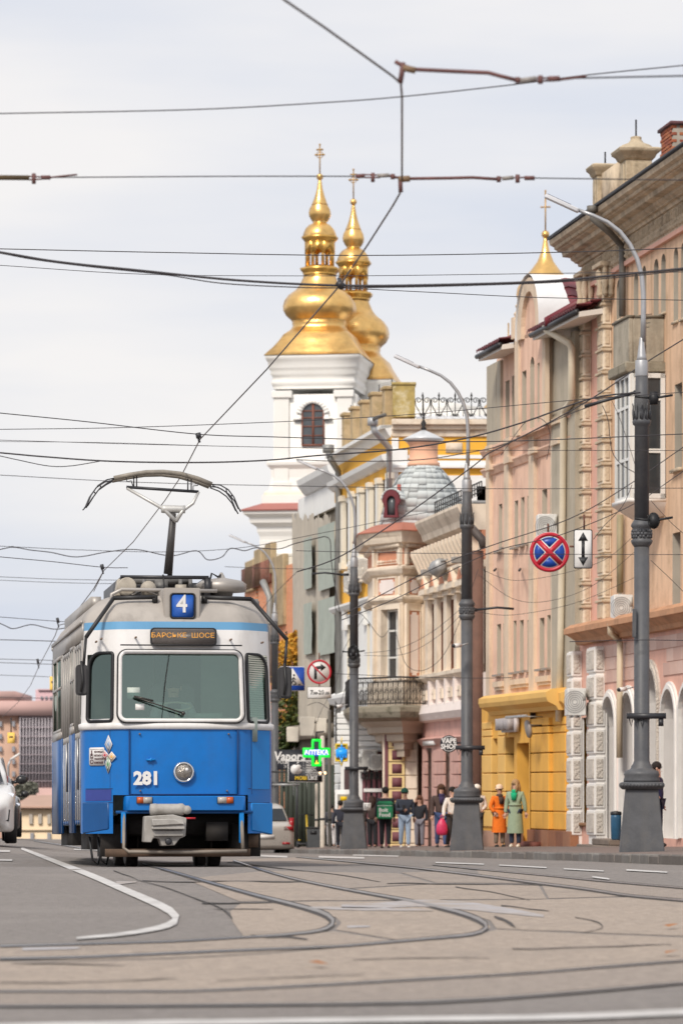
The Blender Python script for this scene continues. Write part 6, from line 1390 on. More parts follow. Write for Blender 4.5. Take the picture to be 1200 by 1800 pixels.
# wrought-iron roof cresting: heart scrolls and spear finials
cre = bpy.data.objects.new('roof_cresting', None); C.objects.link(cre); cre.parent = D; cre.matrix_basis = wm(D).inverted() @ fDs.M
u_ = abs(fDs.s(760) - fDs.s(731)); hh = z_(685) - z_(722)
mb = MB()
for sg in (-1, 1):
    pts = [(0, 0, 0), (sg * u_ * .2, 0, hh * .28), (sg * u_ * .43, 0, hh * .6), (sg * u_ * .45, 0, hh * .85)]
    pts += [(sg * (u_ * .26 + u_ * .19 * (1 - t * .75) * cos(t * 8)), 0, hh * .84 + u_ * .19 * (1 - t * .75) * sin(t * 8)) for t in [i / 16 for i in range(17)]]
    mb.tube(pts, .016, 4)
    mb.tube([(sg * (u_ * .1 + u_ * .12 * (1 - t * .7) * cos(t * 7)), 0, hh * .12 + u_ * .1 * (1 - t * .7) * sin(t * 7)) for t in [i / 10 for i in range(11)]], .012, 4)
mb.tube([(0, 0, -.2), (0, 0, hh * 1.15)], .016, 4); mb.lathe([(.01, hh * .8), (.05, hh * .9), (.02, hh * 1.0), (.045, hh * 1.06), (.005, hh * 1.25)], 6); mb.tube([(u_ * .5, 0, -.2), (u_ * .5, 0, hh * .95)], .012, 4)
cm_ = mesh_of(mb, 'iron_heart', IRON)
for i in range(6): q = put('iron_heart', cm_, cre); q.location = (fDs.s(731) - u_ * (.5 - i * 1.0) * 1 if False else fDs.s(745) + i * u_ * 1.0 * (1 if W_ > 0 else -1), -2.2, z_(723))
MB().tube([(fDs.s(731), -2.2, z_(722)), (W_, -2.2, z_(722))], .018, 4).build('rail', IRON, cre)
# gutters and downpipes
pipe(fD, D, 'downpipe', [(676, 729, .9), (655, 737, .95)], .06, PIPED)
pipe(fD, D, 'rain_hopper', [(655, 734, .95), (655, 748, .95)], .17, mat('zinc_hopper', h('a9abad'), .45, .1, 4, metal=.3))
pipe(fD, D, 'downpipe', [(655, 745, .95), (658, 758, .9), (684, 787, .2), (684, 800, .15), (684, 870, .15)], .1, MATS['zinc_hopper'])
pipe(fD, D, 'downpipe', [(577, 793, .8), (580, 806, .8), (594, 828, .2), (595, 850, .15), (594, 1330, .15)], .11, mat('grey_zinc_pipe', h('8a8a88'), .5, .15, 3, metal=.2))
pipe(fD, D, 'rain_hopper', [(577, 782, .8), (577, 796, .8)], .2, MATS['grey_zinc_pipe'])
for px, y in ((632, 1016), (619, 1022), (612, 1040)):
    s = fD.s(px, .5); ac_unit('white outdoor air conditioner %s on the yellow wall' % {632: 'nearest the turret', 619: 'behind the lamp post', 612: 'lowest of three'}[px], fD.M @ Vector((s + .25, .6, fD.zs(s, y, .5))), .6, .7, .05, .5)
# shop fronts at its foot (plum framed entrance, notice board)
fS = Frame(676, 119.5, R(78), zg=-1.0)
zs_ = lambda y: HC + (HY - y) * 119.5 / F - fS.zg
S_ = fS.s(598); sh = bpy.data.objects.new('shop_entrance', None); C.objects.link(sh); sh.parent = D; sh.matrix_basis = wm(D).inverted() @ fS.M
MB().box(0, S_, -3, -.05, -1, zs_(1320)).build('white_wall', DW, sh, smooth=0)
mb = MB()
for i in range(6): mb.box(-.02, S_ + .1, -.1, .05 + .03 * (i % 2), zs_(1262 + i * 10), zs_(1253 + i * 10))
mb.build('white_moulding', DW, sh, bev=.02); MB().box(0, S_, -3, -.05, zs_(1325), zs_(1250)).build('upper_wall', DW, sh, smooth=0)
pl = MB()
for px in (676, 667, 658, 648, 640): x = fS.s(px); pl.box(x - .05, x + .05, -.05, .06, -1, zs_(1322))
pl.build('door_post', PLUM, sh, smooth=0)
for a_, b_ in ((675, 668), (666, 659), (657, 649)): MB().box(fS.s(a_), fS.s(b_), -.06, -.02, -.8, zs_(1330)).build('pane', PANE, sh, smooth=0)
MB().box(fS.s(676), fS.s(640), -.05, .1, zs_(1392), zs_(1386)).build('transom', WHITE, sh, smooth=0)
MB().box(fS.s(682), fS.s(678), -.02, .14, -.9, zs_(1290)).build('downpipe', MATS['grey_zinc_pipe'], sh)
mb = MB()
for x in range(642, 676, 5):
    s = fS.s(x); mb.tube([(s + .06 * cos(a), .35, zs_(1364) + .1 * sin(a)) for a in [2 * pi * i / 10 for i in range(11)]], .014, 4); mb.tube([(s, .1, zs_(1358)), (s, .38, zs_(1372))], .012, 4)
mb.build('iron_canopy', IRON, sh)
for a_, b_, y0, y1 in ((627, 621, 1335, 1480), (613, 605, 1352, 1480)):
    MB().box(fS.s(a_), fS.s(b_), -.05, .02, zs_(y1), zs_(y0)).build('window', mat('plum_dark', h('4a3436'), .5, .1), sh, smooth=0)
for px, y, w in ((640, 1356, .34), (651, 1352, .5), (663, 1354, .34)):
    s = fS.s(px, .3); tt = ac_unit('%s white air conditioner in the row of three over the plum shop entrance' % {640: 'left', 651: 'tallest middle', 663: 'right'}[px], fS.M @ Vector((s + w / 2, .45, zs_(y))), w, .62 if w > .4 else .5, .1, .3)
t = facade_thing(fS, 'notice_board', 'yellow and white notice board on the white shop wall behind the second man', 'notice board', fS.s(604, .2), .15, zs_(1478))
MB().box(-.28, .28, 0, .06, 0, zs_(1388) - zs_(1478)).build('frame', WHITE, t)
for i, (z0, z1) in enumerate(((1.25, 1.4), (.85, 1.15), (.45, .7))): MB().box(-.10, .10, .06, .075, z0, z0 + .13).build('poster', mat('yellow_poster', h('e8b800'), .6, .1), t)
MB().box(-.2, .2, .055, .065, .2, 1.45).build('poster_board', mat('grey_board', h('8b857a'), .6, .1), t)

# ------------------------------------------------------------ building wrapped in netting, and the brick one beyond it
NET = mat('netting_grey', h('b5ac9e'), .9, .12, 1.5, bump=.5, bscale=6, streak=.5, dcol=h('968d80'))
NETG = mat('netting_green_grey', h('a3aaa0'), .9, .12, 1.2, bump=.5, bscale=4, streak=.5, dcol=h('8a9890'))
fE = Frame(596, 138, atan(.16), zg=-1.05)
E_ = fE.root('netted_building', 'old building wrapped in grey scaffold netting under a white eave', 'building')
ze = lambda y, px=560: fE.z(px, y)
eF = fE.s(527); 
MB().box(0, eF, -8, -.2, -1, fE.z(560, 850)).build('inner_wall', mat('old_wall', h('b3a896'), .9, .1, 1), E_, fE)
prof(fE, E_, 'white_eave', DW, [(-.3, fE.z(560, 862)), (.15, fE.z(560, 862)), (.4, fE.z(560, 846)), (.45, fE.z(560, 836)), (-.3, fE.z(560, 832))], 0, fE.s(523, .4))
for i in range(8): MB().box(i * eF / 8 + .01, (i + 1) * eF / 8 - .01, -.1, .06 + .01 * (i % 2), ze(905), fE.z(560, 862)).build('fascia_board', DW, E_, fE, smooth=0)
mb = MB(); nx, nz_ = 40, 50; r2 = random.Random(3)
top = [fE.zs(eF * i / nx, 905 + 6 * sin(i * .9) + 3 * (i % 3)) for i in range(nx + 1)]; zb_ = ze(1268)
for j in range(nz_ + 1):
    for i in range(nx + 1):
        t = j / nz_; mb.v.append((eF * i / nx,   .3 + .02 * sin(i * 1.3 + j * .12) + .02 * sin(i * .55 + 2) + .14 * t * (sin(i * .3) * .5 + .4) + r2.uniform(-.01, .01), top[i] + (zb_ - top[i]) * t))
mb.f = [(j * (nx + 1) + i, j * (nx + 1) + i + 1, (j + 1) * (nx + 1) + i + 1, (j + 1) * (nx + 1) + i) for j in range(nz_) for i in range(nx)]; mb.m = [0] * len(mb.f)
mb.build('netting', NET, E_, fE, smooth=80)
for p0, p1, y0, y1 in ((586, 557, 922, 1035), (546, 532, 945, 1035), (586, 557, 1052, 1150), (546, 532, 1060, 1150)):
    a, b = fE.s(p0, .5), fE.s(p1, .5); mb = MB(); m_ = 10; pm_ = (p0 + p1) / 2; z1, z0 = fE.z(pm_, y0, .5), fE.z(pm_, y1, .5)
    mb.v = [(a + (b - a) * i / m_, .46 + .01 * sin(i * 1.1 + j), z0 + (z1 - z0) * j / m_) for j in range(m_ + 1) for i in range(m_ + 1)]
    mb.f = [(j * (m_ + 1) + i, j * (m_ + 1) + i + 1, (j + 1) * (m_ + 1) + i + 1, (j + 1) * (m_ + 1) + i) for j in range(m_) for i in range(m_)]; mb.m = [0] * len(mb.f)
    mb.build('netted_window', NETG, E_, fE, smooth=80)
mb = MB(); mb.box(0, eF, .2, .75, ze(1300), ze(1275)); mb.box(0, eF, -.1, .3, -1, ze(1300)); mb.build('shop_wall', mat('shop_wall_grey', h('8f8577'), .85, .2, 3, dirt=.4, dcol=h('4f463d')), E_, fE)
for i in range(7): MB().box(.3 + i * 1.3, 1.1 + i * 1.3, .3, .36, -.6, ze(1325)).build('shop_window', mat('shop_glass', (.05, .05, .045), .15, .3), E_, fE)
fB2 = Frame(545, 152, atan(.17), zg=-1.2)
Br = fB2.root('brick_building', 'roofless orange brick building with a mossy parapet beyond the netted one', 'building')
BRK = bpy.data.materials.new('orange_brickwork'); BRK.use_nodes = True
N, L = BRK.node_tree.nodes, BRK.node_tree.links; bt = N.new('ShaderNodeTexBrick'); bt.inputs['Scale'].default_value = 1.0; bt.inputs['Brick Width'].default_value = .26; bt.inputs['Row Height'].default_value = .08; bt.inputs['Mortar Size'].default_value = .01
bt.inputs['Color1'].default_value = (*h('c9744a'), 1); bt.inputs['Color2'].default_value = (*h('d98a5e'), 1); bt.inputs['Mortar'].default_value = (*h('c4a88e'), 1)
tcn = N.new('ShaderNodeTexCoord'); mpn = N.new('ShaderNodeMapping'); mpn.inputs['Rotation'].default_value = (pi / 2, 0, 0); L.new(tcn.outputs['Object'], mpn.inputs[0]); L.new(mpn.outputs[0], bt.inputs['Vector']); L.new(bt.outputs[0], N['Principled BSDF'].inputs['Base Color']); N['Principled BSDF'].inputs['Roughness'].default_value = .9
zf = lambda y, px=510: fB2.z(px, y)
bF2 = fB2.s(430)
wb = [op(fB2, 470, 474, 1010, 1060), op(fB2, 450, 454, 1018, 1065), op(fB2, 500, 505, 1110, 1180), op(fB2, 480, 484, 1110, 1180)]
wall(fB2, Br, 'brick_wall', BRK, -.5, bF2, -1, zf(992), wb, .4, 0)
MB().box(-.5, bF2, -7, -.45, -1, zf(1000)).build('inner_wall', MATS['old_wall'], Br, fB2)
mb = MB()
for i in range(9): mb.box(-.5 + i * .35, -.5 + i * .35 + .3, -.2, .4 - .02 * i, zf(975), zf(966) + .1 * sin(i * 2))
mb.build('brick_corbel', mat('brown_tile_eave', h('8f6a4f'), .9, .25, 4, dirt=.4, dcol=h('54402f')), Br, fB2)
for i, (p0, p1, yt, yb) in enumerate(((497, 478, 975, 1100), (476, 465, 955, 1010), (458, 446, 965, 1030), (444, 430, 985, 1040))):
    a, b = fB2.s(p0, .15), fB2.s(p1, .15); MB().box(a, b, -.1, .15, zf(yb, p0), zf(yt, p0)).build('broken_pier', mat('mossy_ochre_stone', h('a89474'), .9, .25, 2, bump=.4, dirt=.7, dcol=h('7a6a52'), dscale=1.5), Br, fB2, bev=.04)
MB().box(fB2.s(480), bF2, -.1, .15, zf(1030, 460), zf(990, 460)).build('rust_parapet', mat('rust_brown_wall', h('7f5446'), .9, .3, 2, dirt=.5, dcol=h('a58f72')), Br, fB2)
pipe(fB2, Br, 'downpipe', [(462, 1022, .7), (468, 1035, .6), (474, 1050, .5), (474, 1200, .5)], .14, MATS['grey_zinc_pipe'])
# ------------------------------------------------------------ white baroque church with gilded tower caps
CW = mat('church_white', (0.86, 0.84, 0.80), .85, .04, .8, dirt=.12, dcol=h('d6cbb8'), dscale=.5, streak=.15)
CWD = mat('church_stained', h('d9d0bf'), .85, .12, .8, dirt=.5, dcol=h('a59f86'), dscale=.6)
GOLD = mat('gilded_sheet', (0.90, 0.56, 0.20), .33, .2, 1.6, metal=.88, dirt=.5, dcol=(.58, .31, .09), dscale=1.1, bump=.6, bscale=2.4)
GOLDF = mat('gilded_moulding', (0.80, 0.46, 0.12), .3, .1, 2, metal=.85)
REDT = mat('red_roof_sheet', h('9c5f56'), .5, .12, 1)
CD = 190.0; CS = CD / F; CG = road_z(190)
ph = R(-9)                                            # the towers are turned a little to the street
ch_ = thing('church', 'white baroque church with gilded onion caps and crosses above the street', 'church', ((548 - CX) * CS, CD + 3, CG), ph)
cz = lambda y, d=CD: HC + (HY - y) * d / F - CG
def tower(name, px, d, dy, body):
    """one tower: local origin on its axis"""
    s = (d + 2.6) / F
    t = bpy.data.objects.new(name, None); C.objects.link(t); t.parent = ch_; loc = Vector(((px - CX) * s, d + 2.6, CG)); t.matrix_basis = wm(ch_).inverted() @ Matrix.Translation(loc) @ Matrix.Rotation(ph, 4, 'Z')
    z = lambda y: HC + (HY - y - dy) * s - CG
    Z = lambda y: z(y)
    w = 2.0
    A_ = lambda nm, m, pr, n=8, sm=40, phs=pi / 8: MB().lathe([(r, Z(y)) for r, y in pr], n, (0, 0, 0), -phs + pi / 8 * 0, True).build(nm, m, t, smooth=sm)
    # gilded cap, from the eaves up (a square plan drawn in to eight sides)
    def loft(nm, m, pr, e0, sm=25):
        mb = MB(); n = 16
        for r, y, e in pr:
            for k in range(n):
                a = 2 * pi * (k + .5) / n - pi / n
                c_, s_ = cos(a), sin(a); q = 1 / max(abs(c_), abs(s_)); qo = 1 / max(abs(cos(((a + pi / 8) % (pi / 4)) - pi / 8)), .5)
                rr = r * (q * e + qo * (1 - e)); mb.v.append((rr * c_, rr * s_, Z(y)))
        m_ = len(pr); mb.f = [(i * n + k, i * n + (k + 1) % n, (i + 1) * n + (k + 1) % n, (i + 1) * n + k) for i in range(m_ - 1) for k in range(n)] + [tuple(range(n)), tuple(range((m_ - 1) * n, m_ * n))]; mb.m = [0] * len(mb.f)
        return mb.build(nm, m, t, smooth=sm)
    if body:
        loft('tower_wall', CW, [(w, 1484, 1), (w, 700, 1)], 0)
    loft('tower_cornice', CW, [(w, 690, 1), (w + .05, 684, 1), (w + .12, 680, 1), (w + .05, 676, 1), (w + .05, 668, 1), (w + .16, 664, 1), (w + .1, 660, 1), (w + .2, 656, 1), (w + .22, 652, 1), (w + .24, 645, 1), (w + .30, 641, 1), (w + .36, 637, 1), (w + .38, 632, 1)], 0)
    loft('lower_cap', GOLD, [(w + .42, 632, 1), (w + .34, 626, .9), (w + .16, 617, .8), (w - .05, 605, .7), (w - .22, 593, .6), (w - .52, 584, .5), (w - .64, 580, .4), (w - .72, 574, .3), (w - .68, 571, .3), (w - .70, 568, .3)], 0)
    loft('onion_bulb', GOLD, [(w - .7, 568, .3), (w - .62, 564, .3), (w - .40, 557, .3), (w - .27, 548, .25), (w - .25, 540, .25), (w - .32, 530, .2), (w - .52, 520, .2), (w - .85, 511, .1), (w - 1.05, 502, 0), (w - 1.2, 490, 0), (w - 1.26, 482, 0)], 0)
    loft('lantern_base', GOLDF, [(0.79, 484, 0), (0.82, 480, 0), (0.92, 476, 0), (0.94, 472, 0), (0.73, 470, 0), (0.68, 468, 0)], 0)
    mb = MB()
    for k in range(8):
        a = pi / 8 + k * pi / 4; c_ = Vector((cos(a), sin(a), 0)) * .66
        mb.box(c_.x - .07, c_.x + .07, c_.y - .07, c_.y + .07, Z(470), Z(428))
    mb.build('lantern_column', GOLDF, t)
    mb = MB()
    for k in range(8):
        a = k * pi / 4; q = MB(); ww = .62 * tan(pi / 8) * 1.08; zt = Z(430); r = .2
        q.prism([(-ww, zt - .5), (-r, zt - .5)] + [(-r * cos(pi * i / 6), zt - .5 + r * sin(pi * i / 6)) for i in range(7)] + [(r, zt - .5), (ww, zt - .5), (ww, zt + .2), (-ww, zt + .2)], -.1, .1)
        q.tf(Matrix.Rotation(a, 4, 'Z') @ Matrix.Translation((0, -.62, 0))); mb.add(q.v, q.f)
    mb.build('lantern_arch', GOLDF, t)
    loft('lantern_cornice', GOLDF, [(0.61, 434, 0), (0.71, 430, 0), (0.72, 426, 0), (0.78, 423, 0), (0.86, 420, 0), (0.88, 417, 0), (0.79, 416, 0)], 0)
    loft('upper_dome', GOLD, [(0.82, 417, 0), (0.76, 410, 0), (0.68, 403, 0), (0.54, 397, 0), (0.36, 393, 0), (0.30, 391, 0)], 0)
    loft('upper_bulb', GOLD, [(0.30, 392, 0), (0.40, 388, 0), (0.50, 381, 0), (0.53, 375, 0), (0.48, 367, 0), (0.37, 360, 0), (0.36, 358, 0)], 0)
    loft('spire', GOLD, [(0.40, 360, 0), (0.36, 358, 0), (0.24, 346, 0), (0.14, 332, 0), (0.09, 320, 0), (0.07, 316, 0)], 0)
    MB().ball((0, 0, Z(311)), .17, 12).build('spire_ball', GOLD, t)
    c = MB(); c.box(-.03, .03, -.03, .03, Z(308), Z(253)); c.box(-.21, .21, -.035, .035, Z(272) - .035, Z(272) + .035); c.box(-.17, .17, -.03, .03, Z(263) - .04, Z(263) + .04)
    for x, y in ((-.21, 272), (.21, 272), (0, 254)): c.ball((x, 0, Z(y)), .055, 8)
    c.tube([(.16 * cos(a), 0, Z(272) + .16 * sin(a)) for a in [2 * pi * i / 14 for i in range(15)]], .02, 4)
    c.build('cross', mat('dull_gold', h('b08c58'), .45, .1, metal=.5), t)
    return t, Z, w
t1, Z1, w1 = tower('tower', 562, CD, 0, True)
t2, Z2, w2_ = tower('tower', 621, CD + 4, 44, True)
# front tower: pilasters, arched window, mouldings, skirt roofs
mb = MB()
for sx in (-1, 1):
    mb.box(sx * w1 * .98 - sx * .75, sx * w1 * .98, -w1 - .16, -w1 + .1, Z1(868), Z1(700)); mb.box(sx * w1 - sx * .95, sx * (w1 + .05), -w1 - .26, -w1 + .1, Z1(706), Z1(694)); mb.box(sx * w1 - sx * .9, sx * w1, -w1 - .22, -w1 + .1, Z1(868), Z1(852))
    mb.box(w1 - .1, w1 + .16, sx * w1 * .98 - sx * .75, sx * w1 * .98, Z1(868), Z1(700))
mb.build('pilaster', CW, t1, bev=.02)
o = MB(); a, b, za, zb = -.58, .56, Z1(790), Z1(716); p = arc_pts(a, b, zb, 12); q = [((x) * 1.45, za + (z - za) * 1.07) for x, z in p]
for i in range(len(p) - 1): o.prism([p[i], p[i + 1], q[i + 1], q[i]], -w1 - .16, -w1 + .05)
o.box(a * 1.45, a, -w1 - .12, -w1, Z1(745), p[0][1]); o.box(b, b * 1.45, -w1 - .12, -w1, Z1(745), p[0][1]); o.box(a * 1.7, a * 1.0, -w1 - .2, -w1, Z1(745), Z1(741)); o.box(b, b * 1.7, -w1 - .2, -w1, Z1(745), Z1(741)); o.build('window_surround', CW, t1)
g = MB(); g.add([(a, -w1 - .03, za)] + [(x, -w1 - .03, z) for x, z in p] + [(b, -w1 - .03, za)], [tuple(range(len(p) + 2))]); wo = g.build('window', mat('church_glass', (.09, .10, .11), .15, .3, 1), t1, smooth=0)
g = MB(); g.box(a, a + .07, -w1 - .08, -w1, za, Z1(728)); g.box(b - .07, b, -w1 - .08, -w1, za, Z1(728)); g.box(-.05, .05, -w1 - .09, -w1, za, zb); g.box(a, b, -w1 - .1, -w1, za, za + .08)
for y in (773, 757, 742, 730): g.box(a, b, -w1 - .07, -w1, Z1(y), Z1(y) + .05)
g.build('sash', mat('brown_sash', h('7a4a3a'), .6, .1), wo)
def band(pr, nm, m):
    mb = MB(); n = 4
    mb.v = [(sx * r, sy * r, Z1(y)) for r, y in pr for sx, sy in ((-1, -1), (1, -1), (1, 1), (-1, 1))]; k = len(pr)
    mb.f = [(i * 4 + j, i * 4 + (j + 1) % 4, (i + 1) * 4 + (j + 1) % 4, (i + 1) * 4 + j) for i in range(k - 1) for j in range(4)] + [(0, 1, 2, 3), tuple(range((k - 1) * 4, k * 4))]; mb.m = [0] * len(mb.f); mb.build(nm, m, t1, smooth=0)
band([(w1 + .2, 872), (w1 + .2, 866), (w1 + .1, 845), (w1 + .12, 830), (w1 + .3, 823), (w1 + .32, 818), (w1, 812)], 'tower_band', CW)
band([(w1 + .45, 895), (w1 + .42, 872), (w1 + .3, 868), (w1, 866)], 'tower_band', CWD)
band([(w1 + .5, 900), (w1 + .5, 876), (w1, 874)], 'tower_band', CW)
band([(w1 + 1.4, 905), (w1 + 1.42, 903), (w1 + .55, 891), (w1 + .4, 888)], 'skirt_roof', REDT)
band([(w1 + .55, 960), (w1 + .6, 948), (w1 + .7, 940), (w1 + .72, 932), (w1 + 1.0, 925), (w1 + 1.05, 916), (w1 + 1.3, 910), (w1 + 1.32, 905)], 'tower_cornice', CW)
band([(w1 + .6, 1484), (w1 + .6, 955), (w1, 950)], 'lower_wall', CW)
band([(w1 + .7, 982), (w1 + .75, 978), (w1 + .6, 970)], 'tower_band', CW)
band([(w1 + .9, 1300), (w1 + .9, 985), (w1, 980)], 'lower_wall', CWD)
# nave block between and behind, with its other cupolas
nv = MB(); nv.box(2.4, 9, .6, 8, 0, cz(712)); nv.prism([(2.4, cz(712)), (9, cz(712)), (5.7, cz(690))], .6, 8); nv.build('nave', CW, ch_)
def cupola(px, d, top, foot, rmax, name):
    s = d / F; t = bpy.data.objects.new(name, None); C.objects.link(t); t.parent = ch_; t.matrix_basis = wm(ch_).inverted() @ Matrix.Translation(((px - CX) * s, d, CG)) @ Matrix.Rotation(ph, 4, 'Z')
    Z = lambda y: HC + (HY - y) * s - CG; hh = foot - top
    MB().lathe([(r * rmax, Z(top + hh * k)) for r, k in ((.62, 1.0), (.9, .93), (1.0, .80), (.96, .70), (.78, .58), (.5, .46), (.28, .34), (.14, .2), (.08, .06), (.06, 0))], 16).build('onion_dome', GOLD, t)
    MB().ball((0, 0, Z(top - 4)), .2, 10).build('ball', GOLD, t)
    c = MB(); c.box(-.035, .035, -.03, .03, Z(top), Z(top - 82)); c.box(-.2, .2, -.03, .03, Z(top - 52) - .03, Z(top - 52) + .03)
    for x, y in ((-.2, 52), (.2, 52), (0, 80)): c.ball((x, 0, Z(top - y)), .05, 8)
    c.build('cross', MATS['dull_gold'], t)
    MB().lathe([(rmax * .62, Z(1200)), (rmax * .62, Z(foot) + .05)], 12).build('drum', CW, t)
cupola(958, 186, 416, 545, 1.42, 'cupola')
cupola(893, 200, 650, 760, 1.6, 'cupola')
# ------------------------------------------------------------ street lamps
LG = mat('lamp_grey_paint', (0.085, 0.087, 0.095), .55, .22, 4, dirt=.55, dcol=(.13, .12, .11), dscale=2.5, streak=.4, bump=.1, bscale=20)
LS = mat('lamp_silver', (0.42, 0.42, 0.43), .4, .1, 5, metal=.5)
def lamp_z(y): return (1503 - y) / 110.66
def make_lamp():
    t = thing('street_lamp', 'tall grey ornate street lamp nearest the camera in front of the corner building', 'street lamp', group='ornate street lamps along the kerb')
    z = lamp_z
    MB().lathe([(.355, -.3), (.355, 0), (.345, z(1490)), (.30, z(1440)), (.262, z(1396)), (.258, z(1390))], 4, sq=True).build('pedestal', LG, t, bev=.015)
    p = MB(); p.lathe([(.30, z(1391)), (.335, z(1388)), (.345, z(1385)), (.345, z(1380)), (.31, z(1378))], 4, sq=True)
    for k in range(4):
        for i in range(12): b = MB().box(-.33 + i * .055, -.295 + i * .055, -.352, -.34, z(1386), z(1381)).tf(Matrix.Rotation(k * pi / 2, 4, 'Z')); p.add(b.v, b.f)
    p.build('pedestal_cap', LG, t)
    w = MB()
    for k in (0, 3):
        q = MB(); zc = z(1434)
        for rr, n_ in ((.155, 16), (.12, 12)):
            for i in range(n_): a = 2 * pi * i / n_; q.ball((rr * .72 * cos(a), 0, zc + rr * 1.15 * sin(a)), .028, 6, 1, .6, 1)
        q.ball((0, 0, zc), .06, 8, 1, .4, 1.4); q.lathe([(.01, 0), (.03, .04), (.01, .1)], 6, (0, 0, zc + .18))
        q.tf(Matrix.Rotation(k * pi / 2, 4, 'Z') @ Matrix.Translation((0, -.315, 0)) @ Matrix.Rotation(R(-4.6), 4, 'X')); w.add(q.v, q.f)
    w.build('wreath', LG, t)
    MB().lathe([(.29, z(1378)), (.29, z(1374)), (.275, z(1368)), (.285, z(1365)), (.27, z(1359)), (.20, z(1356)), (.17, z(1353)), (.17, z(1350)), (.14, z(1346)), (.124, z(1340)), (.122, z(960))], 20).build('lower_shaft', LG, t)
    MB().lathe([(.122, z(1270)), (.128, z(1268)), (.128, z(1262)), (.122, z(1260))], 20).build('clamp_band', LG, t)
    b = MB(); b.box(-.24, .38, -.16, -.10, z(1267), z(1257)); 
    for x in (-.2, -.12, -.03): b.tube([(x, -.13, z(1267)), (x + .03, -.15, z(1280)), (x + .06, -.13, z(1267))], .01, 4)
    b.box(.26, .34, -.15, -.11, z(1280), z(1267)); b.build('banner_bracket', DARKM, t)
    MB().lathe([(.122, z(965)), (.14, z(962)), (.165, z(958)), (.175, z(954)), (.15, z(951)), (.15, z(934)), (.155, z(931)), (.175, z(928)), (.165, z(924)), (.14, z(920)), (.118, z(916))], 20).build('rosette_collar', LG, t)
    r = MB()
    for k in range(8):
        q = MB(); q.ball((0, 0, 0), .03, 6, 1, .6, 1)
        for i in range(6): q.ball((.05 * cos(i * pi / 3), 0, .05 * sin(i * pi / 3)), .028, 6, 1, .5, 1)
        q.tf(Matrix.Rotation(k * pi / 4, 4, 'Z') @ Matrix.Translation((0, -.155, z(942)))); r.add(q.v, q.f)
    r.build('rosette', LG, t)
    MB().lathe([(.118, z(920)), (.113, z(752)), (.14, z(750)), (.15, z(746)), (.15, z(743)), (.125, z(739)), (.118, z(722)), (.122, z(712)), (.118, z(702)), (.105, z(696)), (.1, z(664))], 20).build('upper_shaft', LG, t)
    l = MB()
    for k in range(10):
        q = MB(); q.tube([(0, -.13, z(742)), (0, -.145, z(730)), (0, -.14, z(718)), (0, -.155, z(713))], .022, 5, r1=.008); q.tube([(-.025, -.13, z(740)), (-.03, -.14, z(725))], .012, 5); q.tf(Matrix.Rotation(k * pi / 5, 4, 'Z')); l.add(q.v, q.f)
    l.build('leaf_capital', LG, t)
    MB().lathe([(.102, z(665)), (.104, z(664)), (.104, z(638)), (.1, z(637))], 20).build('sleeve', LS, t)
    MB().lathe([(.09, z(638)), (.075, z(630)), (.04, z(600)), (.03, z(596))], 10).build('fluted_cone', LS, t, smooth=20)
    arm = [(1130, 604), (1131, 560), (1131, 520), (1128, 488), (1120, 458), (1107, 432), (1090, 410), (1068, 393), (1042, 381), (1016, 371)]
    a = MB(); a.tube([((x - 1128) / 110.66, 0, z(y)) for x, y in arm], .042, 10, r1=.03); a.build('arm', LS, t)
    hd = MB(); x0, z0, x1, z1 = (1016 - 1128) / 110.66, z(373), (958 - 1128) / 110.66, z(346)
    l_ = math.hypot(x1 - x0, z1 - z0); an = math.atan2(z1 - z0, x1 - x0)
    hd.prism(rrect(-.02, l_, -.075, .075, .05, 3), -.035, .03, 'z'); hd.tf(Matrix.Translation((x0, 0, z0)) @ Matrix.Rotation(-an, 4, 'Y'))
    ho = hd.build('lamp_head', mat('lamp_white', (0.62, 0.62, 0.64), .35, .05, 5), t, bev=.012)
    g = MB(); g.box(.14, l_ - .03, -.06, .06, -.043, -.034); g.tf(Matrix.Translation((x0, 0, z0)) @ Matrix.Rotation(-an, 4, 'Y')); g.build('led_panel', mat('led_panel', (0.03, 0.028, 0.06), .3, .1), ho)
    return t
lamps = []
LD = [(1127, 61, 'tall grey ornate street lamp nearest the camera in front of the corner building'), (820, 81, 'second grey ornate street lamp beside the mustard shop front'), (622, 103, 'third grey ornate street lamp by the turret balcony'), (483, 128, 'grey street lamp half hidden behind the right edge of the tram')]
for i, (px, d, lb) in enumerate(LD):
    o = make_lamp() if i == 0 else copy_tree(lamps[0])
    o.location = ((px - CX) * d / F, d, road_z(d) + .12); o.rotation_euler = (0, 0, R(-3)); o['label'] = lb; lamps.append(o)

# ------------------------------------------------------------ signs
SRED = mat('sign_red', (0.50, 0.012, 0.03), .4, .06, 6); SBLUE = mat('sign_blue_deep', (0.006, 0.055, 0.34), .4, .06, 6); SWH = mat('sign_white', (0.68, 0.66, 0.64), .45, .06, 5, dirt=.15, dcol=(.4, .38, .35)); SBK = mat('sign_black', (0.015, 0.015, 0.017), .5, .1)
def circ(r, n=40, c=(0, 0)): return [(c[0] + r * cos(2 * pi * i / n), c[1] + r * sin(2 * pi * i / n)) for i in range(n)]
def hang(t, pts): MB().tube(pts, .018, 5).build('hanger', RUST, t)
d = 64; s_ = d / F
t = thing('no_stopping_sign', 'round red and blue no-stopping sign hung over the pavement', 'road sign', at(965, 970.5, d)); r = 35.5 * s_
MB().prism(circ(r), 0, .012).build('disc', SWH, t)
MB().ring(circ(r * .985), circ(r * .80), -.006, 0.002).build('red_ring', SRED, t, smooth=60)
